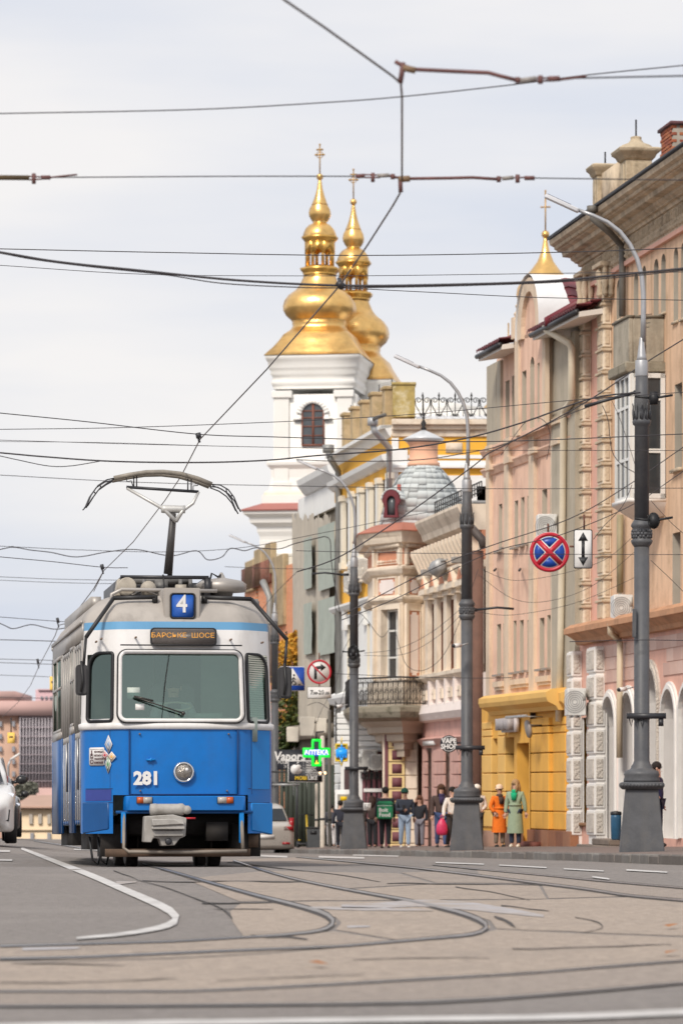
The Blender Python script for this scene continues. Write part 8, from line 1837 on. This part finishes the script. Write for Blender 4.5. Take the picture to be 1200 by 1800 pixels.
def person(label, px, d, H, head, top, legs, skin=0, la=None, ra=None, stride=.0, hair=('short', '1a1512'), coat=0.0, collar=None, cap=None, shoes='2a2624', wide=1.0, sit=False, loc=None, turn=0, group=None, zoff=.13, back=None):
    """head: heading in degrees, 0 looks at the camera, positive turns to the right of the picture"""
    p = Vector(((px - CX) * d / F, d, road_z(d) + zoff)) if loc is None else loc
    t = thing('person', label, 'person', p, R(head), group or 'people on the pavement'); k = H / 1.74; t.scale = (k, k, k)
    sk = SKIN[skin]; W_ = wide
    la = la or [(.235, .02, 1.13), (.25, -.05, .88)]; ra = ra or [(-.235, .02, 1.13), (-.25, -.05, .88)]
    if sit: kn, an, hp = [(.11, -.44, .52), (-.11, -.44, .52)], [(.11, -.42, .1), (-.11, -.42, .1)], .5
    else: kn, an, hp = [(.095, -.02 - stride * .5, .5), (-.095, -.02 + stride * .35, .5)], [(.095, -.0 - stride, .085), (-.095, .02 + stride, .085 + abs(stride) * .15)], .93
    zb = hp - .93; U = lambda v: (v[0], v[1], v[2] + zb)
    la, ra = [U(v) for v in la], [U(v) for v in ra]
    tq = R(turn); hx, hy = sin(tq), -cos(tq)             # where the face looks
    V = [(0, 0, .96 + zb, .12), (0, .0, 1.14 + zb, .115), (0, .0, 1.32 + zb, .13), (0, .01, 1.46 + zb, .055), (hx * .02, .0 + hy * .02, 1.555 + zb, .066), (hx * .015, .005 + hy * .015, 1.645 + zb, .088), (hx * .08, .0 + hy * .08, 1.60 + zb, .018),
         (.17, 0, 1.40 + zb, .055), (*la[0], .042), (*la[1], .028), (-.17, 0, 1.40 + zb, .055), (*ra[0], .042), (*ra[1], .028),
         (.09, 0, hp, .085), (*kn[0], .055), (*an[0], .036), (an[0][0], an[0][1] - .13, .045, .032), (-.09, 0, hp, .085), (*kn[1], .055), (*an[1], .036), (an[1][0], an[1][1] - .13, an[1][2] - .04, .032)]
    E_g = [(0, 1), (1, 2), (2, 3), (3, 4), (4, 5), (5, 6), (2, 7), (7, 8), (8, 9), (2, 10), (10, 11), (11, 12), (0, 13), (13, 14), (14, 15), (15, 16), (0, 17), (17, 18), (18, 19), (19, 20)]
    body = skin_mesh('body', V, E_g, sk, t)
    for a, s_ in ((la, 1), (ra, -1)): hand(t, a[1], a[0], sk, s_)
    # trousers, shoes
    skin_mesh('trousers', [(0, 0, .98 + zb, .14 * W_), (.09, 0, hp - .02, .105 * W_), (*kn[0], .078), (an[0][0], an[0][1], an[0][2] + .02, .062), (-.09, 0, hp - .02, .105 * W_), (*kn[1], .078), (an[1][0], an[1][1], an[1][2] + .02, .062)], [(0, 1), (1, 2), (2, 3), (0, 4), (4, 5), (5, 6)], cl(legs), t)
    for a in an:
        s_ = MB(); s_.ball((a[0], a[1] - .06, a[2] - .035), .055, 8, .85, 2.3, .95); s_.build('shoe', cl(shoes), t)
    # upper garment, with sleeves
    e = .028 * W_
    skin_mesh('jacket' if not coat else 'coat', [(0, .0, .93 + zb, (.165 * W_, .15 * W_)), (0, 0, 1.12 + zb, (.150 * W_, .14 * W_)), (0, 0, 1.30 + zb, (.165 * W_, .15 * W_)), (0, .01, 1.43 + zb, (.10, .085)), (.185 * W_, 0, 1.385 + zb, .078), (*la[0], .062), (la[1][0] * .98, la[1][1] * .98, la[1][2] + .015, .05), (-.185 * W_, 0, 1.385 + zb, .078), (*ra[0], .062), (ra[1][0] * .98, ra[1][1] * .98, ra[1][2] + .015, .05)],
              [(0, 1), (1, 2), (2, 3), (2, 4), (4, 5), (5, 6), (2, 7), (7, 8), (8, 9)], cl(top), t)
    if coat:
        z0 = .98 + zb; n = 14; mb = MB()
        rings = [(.165 * W_, .14 * W_, z0 + .16), (.175 * W_, .16 * W_, z0), (.195 * W_, .175 * W_, z0 - coat * .5), (.215 * W_, .19 * W_, z0 - coat)]
        for rx, ry, z in rings:
            for i in range(n): a = 2 * pi * i / n; w = 1 + .035 * cos(5 * a) * (z < z0); mb.v.append((rx * cos(a) * w, ry * sin(a) * w, z))
        mb.f = [(i * n + j, i * n + (j + 1) % n, (i + 1) * n + (j + 1) % n, (i + 1) * n + j) for i in range(3) for j in range(n)]; mb.m = [0] * len(mb.f); mb.build('coat_skirt', cl(top), t, smooth=70)
        b = MB(); b.lathe([(.172 * W_, z0 + .10), (.176 * W_, z0 + .15)], 16); b.build('belt', cl(top), t)
    if collar:
        c_ = MB(); c_.lathe([(.09, 1.40), (.10, 1.46), (.075, 1.50)], 12, (0, -.01, zb)); c_.prism([(-.05, 1.22 + zb), (.05, 1.22 + zb), (.08, 1.42 + zb), (-.08, 1.42 + zb)], -.172 * W_, -.12); c_.build('scarf', cl(collar), t)
    # face
    M_ = Matrix.Translation((hx * .015, .005 + hy * .015, zb)) @ Matrix.Rotation(tq, 4, 'Z')
    ey = MB()
    for x in (-.034, .034): ey.ball((x, -.083, 1.632), .011, 6, 1.3, .6, .8); ey.box(x - .02, x + .02, -.094, -.08, 1.652, 1.658)
    ey.tf(M_).build('eyes', mat('eye_dark', (.03, .02, .015), .4, 0), t)
    mo = MB().box(-.026, .026, -.089, -.07, 1.556, 1.566); mo.tf(M_).build('mouth', mat('lip', (.30, .10, .09), .5, .05), t)
    ea = MB(); ea.ball((.09, .01, 1.61), .022, 6, .5, 1, 1.5); ea.ball((-.09, .01, 1.61), .022, 6, .5, 1, 1.5); ea.tf(M_).build('ears', sk, t)
    st, hc = hair; hm = cl(hc); hr = MB()
    if st:
        hr.ball((0, .022, 1.668), .104, 12, 1.02, 1.02, .95)
        if st == 'long':
            hr.tube([(0, .05, 1.66), (0, .065, 1.55), (0, .07, 1.42), (0, .07, 1.36)], [.09, .105, .10, .05], 10)
            for x in (-1, 1): hr.tube([(x * .08, .0, 1.67), (x * .10, -.01, 1.56), (x * .105, -.03, 1.42)], [.035, .035, .02], 6)
        hr.tf(M_).build('hair', hm, t)
    if cap:
        c_ = MB(); c_.lathe([(.101, 1.64), (.108, 1.655), (.108, 1.68), (.098, 1.72), (.07, 1.755), (.03, 1.772), (.001, 1.775)], 14, (0, .012, 0)); c_.lathe([(.106, 1.635), (.113, 1.64), (.113, 1.675), (.106, 1.68)], 14, (0, .012, 0)); c_.tf(M_).build('knit_cap', cl(cap), t)
    return t
PW = 'people on the pavement'
pw = person('man in a navy jacket with dark curly hair looking right behind the nearest lamp post', 1154, 75, 1.66, 70, '23264a', '23263c', 0, hair=('short', '241d1a'), turn=10, zoff=.2)
person('woman in a long sage green belted coat with a bright green scarf', 905, 92, 1.63, -18, '8a9880', '2a3042', 0, hair=('long', '9a7a58'), coat=.60, collar='12a070', turn=-40, shoes='d8cfc0', la=[(.25, .0, 1.13), (.27, .03, .90)], zoff=.17)
person('woman in a bright orange coat and pale beret with her hands in her pockets', 877, 95, 1.55, 22, 'e0701c', '7a6a5c', 1, hair=('short', '3a2a20'), coat=.55, collar='4a3a34', turn=30, la=[(.28, .0, 1.13), (.19, -.1, .97)], ra=[(-.28, .0, 1.13), (-.19, -.1, .97)], zoff=.17, cap='dcbfa6')
person('white-haired woman in a pale jacket stepping out from behind the second lamp post', 838, 95, 1.57, 10, 'cfc0b4', '2c2c30', 0, hair=('short', 'd8cfc4'), la=[(.24, -.02, 1.14), (.12, -.18, 1.05)], zoff=.16)
mw_ = person('man in a white padded jacket carrying a pink bag beside the lamp post', 795, 99, 1.60, 25, 'd8cfc8', '3a3534', 0, hair=('short', '1c1714'), turn=20, stride=.12, ra=[(-.25, .04, 1.14), (-.30, -.02, .90)])
person('woman with long brown hair in a dark brown coat walking among the group', 775, 101, 1.70, 5, '4a3a36', '3d4d72', 0, hair=('long', '4a3020'), stride=.14, collar='3a3050', wide=1.12, la=[(.25, 0, 1.14), (.14, -.16, 1.28)], turn=10)
person('young woman in a black jacket holding a phone to her ear', 737, 110, 1.52, -10, '24262c', '77747c', 0, hair=('long', '5a3a2a'), ra=[(-.27, -.04, 1.18), (-.13, -.12, 1.52)], la=[(.24, .02, 1.13), (.24, -.06, .9)], wide=1.05)
person('man in a green beanie and pale jeans looking down at his phone', 711, 106, 1.66, 8, '3a3f4a', '9fb2c8', 1, hair=('short', '2a2220'), cap='1d4a3c', stride=.10, ra=[(-.25, -.02, 1.13), (-.06, -.24, 1.13)], la=[(.25, -.02, 1.13), (.27, .02, .9)], shoes='d8d2c8', wide=1.12)
co_r = person('food courier in black seen from behind with a green box on the back', 677, 104, 1.67, 180, '202228', '1f2126', 0, hair=('short', '1a1614'), stride=.06, wide=1.1)
person('woman with very long dark hair in a brown jacket walking away', 654, 112, 1.53, 172, '3a2d2a', '202024', 0, hair=('long', '33211b'), stride=.05)
person('man in a dark hooded jacket and light grey sweatpants walking away', 582, 128, 1.46, 185, '44444a', 'bdb8b8', 0, hair=('short', '1c1816'), stride=.12, wide=1.15)
person('person in dark clothes half hidden behind the third lamp post', 598, 117, 1.45, 175, '2d2f3a', '23252e', 0, hair=('short', '1c1816'), stride=.1)
# what they carry
def carried(name, label, cat, loc, rz=0): return thing(name, label, cat, loc, rz)
p = at(676, 1424, 103.72); t = carried('delivery_box', 'green insulated delivery box lettered Bolt Food on the courier', 'delivery box', p, R(-6))
GR = mat('delivery_green', (0.01, 0.22, 0.09), .6, .1, 6)
MB().box(-.21, .21, -.02, .26, -.24, .24).build('box', GR, t, bev=.03, seg=2); MB().box(-.215, .215, -.025, .265, .14, .20).build('lid', mat('delivery_green_dark', (.006, .13, .055), .6, .1, 6), t, bev=.01)
MB().box(-.20, .20, -.03, -.022, .112, .125).build('reflective_strip', WHITE, t)
text('box_text', 'Bolt', .15, WHITE, t, (-.04, -.027, .0), bold=.004); text('box_text', 'Food', .15, WHITE, t, (0, -.027, -.13), bold=.004)
p = mw_.location + Vector((-.28, -.05, 0)); t = carried('carrier_bag', 'bright pink plastic carrier bag in the hand of the man in white', 'bag', (p.x, p.y - .12, p.z + .36))
b = MB(); b.lathe([(.04, 0), (.13, .02), (.155, .12), (.14, .26), (.08, .38), (.03, .44)], 12); b.tf(Matrix.Diagonal((1, .6, 1, 1))); b.build('bag', mat('pink_plastic', (.62, .035, .12), .4, .15, 6, bump=.3, bscale=12), t)
b = MB(); b.tube([(-.02, 0, .42), (-.03, 0, .5), (0, 0, .54), (.03, 0, .5), (.02, 0, .42)], .01, 5); b.build('bag_handle', MATS['pink_plastic'], t)
for px, d, z, lb in ((709.5, 105.72, 1.08, 'phone held in front of the man in the green beanie'),):
    p = Vector(((px - CX) * d / F, d, road_z(d) + .13 + z)); t = carried('phone', lb, 'phone', p); MB().box(-.04, .04, -.01, .0, -.02, .13).build('phone_body', SBK, t, bev=.004); MB().box(-.035, .035, -.0, .002, -.012, .122).build('screen', PANE, t)
# the driver
dl_ = tram.matrix_basis if False else xf(tram)
dr = person('tram driver in a pale shirt sitting behind the windscreen', 0, 44, 1.74, -math.degrees(-theta) * 0 + 7, 'aab4b4', '23262e', 0, hair=('short', '2a2220'), sit=True, loc=(dl_ @ Vector((.0, 1.0, .92))), la=[(.26, -.12, 1.14), (.13, -.40, 1.16)], ra=[(-.26, -.12, 1.14), (-.13, -.40, 1.16)], collar='3a4650', group='tram crew')
# ------------------------------------------------------------ vehicles
def car(label, loc, rz, col, group='cars on the street'):
    """local front towards -y"""
    t = thing('car', label, 'car', loc, rz, group); pm_ = col
    def loft(nm, m, secs, n=5, r=.12, par=t):
        mb = MB(); k = None
        for y, hw, z0, z1, rr in secs:
            q = rrect(-hw, hw, z0, z1, [rr * .6, rr * .6, rr, rr], n); k = len(q); mb.v += [(x, y, z) for x, z in q]
        ms = len(secs); mb.f = [(i * k + j, i * k + (j + 1) % k, (i + 1) * k + (j + 1) % k, (i + 1) * k + j) for i in range(ms - 1) for j in range(k)] + [tuple(range(k)), tuple(range((ms - 1) * k, ms * k))]; mb.m = [0] * len(mb.f)
        return mb.build(nm, m, par, smooth=50)
    loft('body', pm_, [(0, .62, .34, .62, .1), (.06, .76, .24, .74, .12), (.25, .86, .2, .84, .14), (.9, .90, .2, .98, .14), (1.6, .91, .2, 1.02, .12), (3.2, .91, .2, 1.04, .12), (4.1, .88, .22, 1.04, .14), (4.35, .82, .28, 1.0, .16), (4.42, .7, .36, .9, .14)])
    loft('greenhouse', pm_, [(.95, .78, .9, .96, .02), (1.3, .76, .9, 1.22, .08), (1.8, .70, .9, 1.50, .14), (2.4, .69, .9, 1.57, .16), (3.3, .68, .9, 1.53, .16), (3.9, .68, .9, 1.36, .14), (4.25, .72, .9, 1.02, .04)])
    gm = mat('car_glass', (.02, .025, .03), .05, .2, 1)
    g = MB(); g.quad((-.70, 1.0, 1.01), (.70, 1.0, 1.01), (.58, 1.74, 1.47), (-.58, 1.74, 1.47)); g.v = [(x, y - .03, z + .03) for x, y, z in g.v]; g.build('windscreen', gm, t)
    g = MB(); g.quad((.66, 4.22, 1.06), (-.66, 4.22, 1.06), (-.56, 3.86, 1.40), (.56, 3.86, 1.40)); g.v = [(x, y + .04, z + .02) for x, y, z in g.v]; g.build('rear_window', gm, t)
    for s_ in (-1, 1):
        g = MB(); g.add([(s_ * .795, 1.25, 1.05), (s_ * .725, 1.75, 1.42), (s_ * .71, 2.4, 1.48), (s_ * .70, 3.2, 1.44), (s_ * .75, 3.75, 1.10), (s_ * .80, 3.4, 1.05)], [(0, 1, 2, 3, 4, 5)]); g.build('side_window', gm, t)
        m = MB(); m.ball((s_ * 1.02, 1.35, 1.08), .1, 8, 1.1, .7, .8); m.tube([(s_ * .85, 1.35, 1.03), (s_ * 1.0, 1.35, 1.06)], .03, 5); m.build('wing_mirror', mat('mirror_black', (.02, .02, .022), .3, .1), t)
        l_ = MB(); l_.add([(s_ * .46, .12, .70), (s_ * .80, .25, .72), (s_ * .86, .5, .84), (s_ * .80, .42, .86), (s_ * .50, .16, .80)], [(0, 1, 2, 3, 4)]); l_.v = [(x * 1.015, y - .045, z) for x, y, z in l_.v]; l_.build('headlight', mat('car_headlight', (.55, .58, .65), .1, .2, 20, emit=(.8, .85, 1), es=.35), t)
        l_ = MB(); l_.box(s_ * .55, s_ * .80, 4.36, 4.42, .78, .9); l_.box(s_ * .72, s_ * .84, 4.22, 4.36, .74, 1.15); l_.build('tail_light', mat('tail_red', (.35, .01, .015), .2, .1), t); MB().box(s_ * .5, s_ * .72, 4.40, 4.45, .38, .44).build('reflector', MATS['tail_red'], t)
        a = MB(); a.add([(s_ * .5, -.0, .42), (s_ * .78, .08, .38), (s_ * .80, .12, .58), (s_ * .6, .03, .56)], [(0, 1, 2, 3)]); a.v = [(x, y - .02, z) for x, y, z in a.v]; a.build('air_intake', SBK, t)
        for y in (.78, 3.5):
            w = MB(); w.lathe([(.2, -.1), (.31, -.1), (.325, -.07), (.325, .07), (.31, .1), (.2, .1)], 24).tf(Matrix.Translation((s_ * .82, y, .325)) @ Matrix.Rotation(pi / 2, 4, 'Y')); wo_ = w.build('wheel', BLACK, t)
            w = MB(); w.lathe([(.02, .06), (.06, .09), (.2, .07), (.215, .095), (.215, -.05), (.02, -.05)], 18).tf(Matrix.Translation((s_ * .83, y, .325)) @ Matrix.Rotation(s_ * pi / 2, 4, 'Y')); w.build('rim', mat('car_rim', (.3, .3, .3), .35, .1, metal=.6), wo_)
    MB().box(-.4, .4, -.02, .02, .36, .56).build('grille', SBK, t); MB().box(-.26, .26, -.035, -.02, .40, .51).build('number_plate', SWH, t); MB().box(-.26, .26, 4.42, 4.45, .55, .66).build('number_plate', SWH, t)
    return t
def onroad(px, d): x = (px - CX) * d / F; return (x, d, road_z(d, x))
car('white car driving towards the camera at the left edge', onroad(-66, 64), R(6), mat('car_white', (.68, .67, .66), .25, .04, 3, coat=.5))
car('dark car with lit headlamps behind the white car', onroad(-26, 95), R(6), mat('car_dark', (.02, .022, .03), .25, .05, 3, coat=.5))
car('silver hatchback seen from behind between the tram and the shops', (at(441, 1384, 120).x, 116, road_z(120)), R(188), mat('car_silver', (.52, .49, .45), .3, .06, 3, metal=.3, coat=.4))
# ------------------------------------------------------------ small street things
PZ = lambda d: road_z(d) + .13
def post(px, d): return ((px - CX) * d / F, d, PZ(d))
t = thing('litter_bin', 'square dark grey litter bin by the pale post', 'bin', post(551, 122)); MB().box(-.2, .2, -.18, .18, 0, .62, -.03, -.03).build('bin', mat('bin_grey', (.07, .075, .08), .6, .15, 5), t, bev=.02); MB().box(-.24, .24, -.22, .22, .62, .68).build('rim', SBK, t, bev=.01); MB().box(-.1, .1, -.215, -.2, .45, .56).build('slot', SBK, t)
t = thing('litter_bin', 'blue litter bin standing in the white arch of the corner building', 'bin', (fA.M @ Vector((fA.s(1070, GO + .5), GO + .35, .26)))); MB().lathe([(.09, 0), (.11, .03), (.12, .5), (.115, .55)], 14).build('bin', mat('bin_blue', (.025, .10, .19), .4, .2, 6, dirt=.3, dcol=(.1, .09, .08)), t); MB().lathe([(.12, .55), (.13, .57), (.12, .62), (.02, .64)], 14).build('lid', SBK, t)
t = thing('scooter', 'yellow hire scooter parked by the grey litter bin', 'scooter', post(533, 124), R(20)); YL = mat('scooter_yellow', (.75, .5, .02), .4, .1, 5)
MB().tube([(0, -.42, .22), (0, -.30, 1.08)], .035, 8).build('stem', YL, t); MB().tube([(-.26, -.27, 1.07), (0, -.30, 1.10), (.26, -.27, 1.07)], .018, 6).build('handlebar', SBK, t); MB().box(-.08, .08, -.36, .45, .12, .17).build('deck', SBK, t, bev=.02)
for y in (-.46, .5): MB().lathe([(.05, -.03), (.12, -.03), (.13, 0), (.12, .03), (.05, .03)], 16).tf(Matrix.Translation((0, y, .13)) @ Matrix.Rotation(pi / 2, 4, 'Y')).build('wheel', BLACK, t)
MB().box(-.05, .05, .4, .62, .24, .28).build('mudguard', YL, t)
for px, d, r, lb, yt, hx in ((566.5, 121, .075, 'pale painted post beside the phone shop sign', 1296, 'c8beb0'), (579, 124, .06, 'dark slim post between the pale post and the notice board', 1250, '5c5852'), (556, 125, .05, 'thin white pole under the pharmacy cross', 1380, 'bdb3a6')):
    z0 = PZ(d); zt = HC + (HY - yt) * d / F; t = thing('post', lb, 'post', post(px, d)); MB().lathe([(r * 1.2, -.2), (r, .1), (r, zt - z0), (r * .6, zt - z0 + .05)], 10).build('shaft', mat('post_' + hx, h(hx), .7, .15, 4, dirt=.3, dcol=h('7d7264')), t)
    MB().lathe([(r * 1.3, .9), (r * 1.3, .96)], 10).build('band', DARKM, t)
t = thing('globe_lamp', 'pair of small warm lamps glowing beside the phone shop sign', 'lamp', at(567, 1359, 112)); MB().box(-.12, .12, .05, .1, -.05, .02).build('bracket', SBK, t)
for x in (-.07, .07): MB().ball((x, 0, 0), .045, 8).build('globe', mat('warm_globe', (.8, .6, .4), .4, 0, emit=(1, .62, .35), es=1.5), t)
t = thing('info_plate', 'small white plate with dark letters on the third lamp post', 'sign', at(645, 1418, 102.2)); MB().box(-.1, .1, 0, .02, -.1, .1).build('plate', SWH, t); text('plate_text', 'БГ', .14, SBK, t, (0, -.004, 0))
t = thing('utility_box', 'cream meter boxes stacked on the wall above the phone shop', 'box', at(540, 1278, 130)); MB().box(-.25, .25, 0, .3, -.3, .35).build('box', mat('box_cream', h('c5bdb0'), .6, .1, 4), t, bev=.02); MB().box(.3, .65, .02, .3, -.2, .3).build('box', MATS['box_cream'], t, bev=.02); MB().box(-.7, -.3, .02, .3, -.5, 0).build('box', MATS['box_cream'], t, bev=.02)
t = thing('fence', 'dark green corrugated fence behind the silver hatchback', 'fence', (at(500, 1384, 134).x, 134, PZ(134)))
mb = MB()
for i in range(16): MB().box(-.8 + i * .16, -.8 + i * .16 + .14, -.02 + .03 * (i % 2), .03 + .03 * (i % 2), 0, 2.9).build('fence_plank', mat('fence_green', (.035, .045, .032), .7, .25, 3), t)
MB().box(-.85, 1.75, .06, .12, .4, .5).build('fence_rail', DARKM, t)
t = thing('shop_canopy', 'dark shop canopy frame under the vapors sign', 'canopy', at(500, 1358, 124)); MB().box(-.7, .7, 0, .8, 0, .05).build('roof', SBK, t); MB().tube([(.4, .1, 0), (.4, .1, -2.2)], .04, 6).build('post', DARKM, t); MB().box(-.4, .5, .05, .1, -.42, -.36).build('bar', GALV, t)
# ------------------------------------------------------------ trees
LEAF = [mat('leaf_%d' % i, c, .7, .3, 2) for i, c in enumerate(((.62, .30, .03), (.40, .25, .03), (.10, .12, .025), (.055, .085, .02), (.62, .40, .06)))]
def tree(label, base, hgt, blobs, mats, n, ls, seed):
    r_ = random.Random(seed); t = thing('tree', label, 'tree', base)
    tr = MB(); tr.tube([(0, 0, -.5), (.1, 0, hgt * .3), (-.05, .1, hgt * .6), (.1, 0, hgt * .9)], .16, 8, r1=.04)
    for i in range(7): z = hgt * (.3 + .08 * i); a = i * 2.4; tr.tube([(0, 0, z), (cos(a) * .5, sin(a) * .5, z + .5), (cos(a) * 1.1, sin(a) * 1.1, z + .9)], .06, 5, r1=.015)
    tr.build('trunk', mat('bark', (.05, .04, .03), .9, .3, 6), t)
    mb = MB()
    for _ in range(n):
        c, r, mi = r_.choice(blobs)
        while True:
            v = Vector((r_.uniform(-1, 1), r_.uniform(-1, 1), r_.uniform(-1, 1)))
            if .25 < v.length < 1 and r_.random() < v.length ** 2 + .15: break
        p = Vector(c) + Vector((v.x * r[0], v.y * r[1], v.z * r[2])); u = Vector((r_.gauss(0, 1), r_.gauss(0, 1), r_.gauss(0, 1))).normalized(); w = u.orthogonal().normalized(); l_ = ls * r_.uniform(.6, 1.3)
        mb.cur = r_.choice(mi); mb.add([p - u * l_, p + w * l_ * .5, p + u * l_, p - w * l_ * .5], [(0, 1, 2, 3)])
    cr_ = mb.build('crown', mats, t, smooth=0); cr_['kind'] = 'stuff'; return t
b_ = at(508, 1384, 146); sc = 146 / F; zt = lambda y: HC + (HY - y) * sc - road_z(146)
bl_ = [(((x - 508) * sc, o, zt(y)), (rx * sc, rx * sc, ry * sc), mi) for x, y, rx, ry, mi, o in ((522, 1130, 18, 22, [0, 4, 0], 0), (504, 1150, 22, 26, [0, 4, 0], -.2), (528, 1175, 20, 26, [0, 4, 1], 0), (498, 1195, 20, 28, [1, 2, 0], 0), (518, 1215, 24, 30, [1, 2, 2], -.2), (500, 1245, 24, 30, [2, 3, 1], 0), (525, 1262, 24, 30, [2, 3], -.2), (508, 1290, 26, 28, [3, 3, 2], 0), (540, 1235, 16, 30, [2, 1], .3), (490, 1320, 22, 20, [3], 0))]
tree('autumn tree turning from yellow at the top to green below, right of the tram', (b_.x, 146, road_z(146)), 5.5, bl_, LEAF, 5200, .10, 5)
# ------------------------------------------------------------ far side of the valley
FO = mat('far_orange_brick', h('cca893'), .9, .08, .2); FR = mat('far_red_brick', h('bd9c95'), .9, .08, .2); FG = mat('far_glass', h('a59fa4'), .4, .2, .25); FW = mat('far_window', h('8f8f94'), .3, .15, .5); FY = mat('far_cream', h('d6c0a2'), .9, .08, .3); FL = mat('far_lilac', h('c0a0a4'), .9, .08, .2); FRF = mat('far_brown_roof', h('a98c7c'), .9, .12, .4)  # far colours paled and greyed, the distance haze is put into them
def far_building(label, d, zg=-14.5): return thing('far_building', label, 'building', (0, d, 0)), d / F, (lambda x: (x - CX) * d / F), (lambda y: HC + (HY - y) * d / F)
def wins(t, sx, sz, rects, m=FW, fr=None):
    x0, x1, y0, y1 = rects[0]; k = None
    me = mesh_of(MB().box(0, sx(x1) - sx(x0), -.15, .2, sz(y1) - sz(y0), 0), 'window', m, smooth=0)
    for x, _, y, _ in rects: q = put('window', me, t); q.location = (sx(x), 0, sz(y))
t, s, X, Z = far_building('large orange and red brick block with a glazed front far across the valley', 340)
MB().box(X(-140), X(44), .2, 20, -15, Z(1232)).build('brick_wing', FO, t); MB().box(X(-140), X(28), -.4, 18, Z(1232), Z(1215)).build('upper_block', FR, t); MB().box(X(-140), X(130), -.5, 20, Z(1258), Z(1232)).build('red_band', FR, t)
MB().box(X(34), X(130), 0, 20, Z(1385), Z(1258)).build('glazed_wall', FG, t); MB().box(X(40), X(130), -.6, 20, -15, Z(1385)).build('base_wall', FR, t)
mb = MB()
for i in range(16): mb.box(X(36 + i * 5.5), X(37.2 + i * 5.5), -.35, .1, Z(1385), Z(1262))
mb.build('mullion', mat('far_mullion', h('b5aeb2'), .6, .05), t)
mb = MB()
for y in (1278, 1294, 1310, 1326, 1342, 1358, 1372): mb.box(X(34), X(130), -.3, .1, Z(y + 1.5), Z(y))
mb.build('floor_band', mat('far_band', h('9d8f94'), .6, .05), t)
wins(t, X, Z, [(x, x + 5, y, y + 9) for x in (-10, -1, 22) for y in (1268, 1290, 1312, 1334, 1356)]); wins(t, X, Z, [(x, x + 3, 1245, 1252) for x in range(40, 96, 7)], mat('far_pale_window', h('dcc0b8'), .6, .1))
for z in t.children: pass
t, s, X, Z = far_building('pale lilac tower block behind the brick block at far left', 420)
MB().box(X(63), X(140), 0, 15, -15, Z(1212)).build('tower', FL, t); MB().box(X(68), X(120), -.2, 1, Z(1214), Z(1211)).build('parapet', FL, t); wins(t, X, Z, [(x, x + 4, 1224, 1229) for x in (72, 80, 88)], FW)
t, s, X, Z = far_building('low cream house with a brown roof just beyond the crest of the road', 240)
MB().box(X(28), X(140), 0, 10, -12, Z(1418)).build('wall', FY, t); rf = MB(); rf.add([(X(22), -.5, Z(1420)), (X(140), -.5, Z(1420)), (X(140), 6, Z(1398)), (X(40), 6, Z(1398))], [(0, 1, 2, 3)]); rf.build('roof', FRF, t); MB().box(X(26), X(140), -.3, .2, Z(1421), Z(1417)).build('eave', FRF, t); MB().box(X(28), X(140), -.12, .1, Z(1460), Z(1457)).build('string_course', FY, t)
wins(t, X, Z, [(x, x + 6, 1431, 1448) for x in (52, 68, 84, 100)], mat('far_grey_window', h('b0a79c'), .4, .1)); wins(t, X, Z, [(x, x + 6, 1464, 1475) for x in (54, 84)], FW)
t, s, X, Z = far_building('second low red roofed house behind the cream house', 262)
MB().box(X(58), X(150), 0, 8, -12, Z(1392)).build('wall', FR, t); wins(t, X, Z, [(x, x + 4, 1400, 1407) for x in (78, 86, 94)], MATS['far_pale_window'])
b_ = at(44, 1384, 255); sc = 255 / F; zt = lambda y: HC + (HY - y) * sc + 9
bl_ = [(((x - 44) * sc, 0, zt(y)), (rx * sc, rx * sc, ry * sc), [2, 3, 3]) for x, y, rx, ry in ((40, 1392, 18, 12), (54, 1386, 12, 10), (28, 1396, 12, 10))]
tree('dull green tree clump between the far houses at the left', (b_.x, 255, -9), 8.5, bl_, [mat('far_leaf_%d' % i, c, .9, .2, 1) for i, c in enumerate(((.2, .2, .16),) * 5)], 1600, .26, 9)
for x, y, d, w, hh, lb in ((20, 1297, 130, 6.5, 9.5, 'yellow hanging road sign over the far road at left'), (93, 1201, 120, 5, 12, 'yellow hanging road sign next to the tram windows')):
    s = d / F; t = thing('hanging_sign', lb, 'road sign', at(x, y, d)); MB().prism(rrect(-w * s, w * s, -hh * s, hh * s, .02), 0, .02).build('plate', mat('faded_yellow', h('e3b95c'), .5, .05), t); MB().box(-w * .5 * s, w * .5 * s, -.006, 0, 0, hh * .35 * s).build('symbol', mat('sign_brown', h('6e5a34'), .5, .05), t); MB().tube([(0, .02, hh * s), (0, .02, hh * s + .5)], .02, 4).build('hanger', DARKM, t)
t = thing('street_lamp', 'far street lamp with a white head over the left cars', 'street lamp', onroad(15, 150)); s = 150 / F
MB().tube([(0, 0, 0), (0, 0, 2.9), (.1, 0, 3.15)], .06, 6, r1=.04).build('post', LS, t); MB().tube([(.1, 0, 3.15), (.45, 0, 3.38)], .05, 6).build('lamp_head', WHITE, t)
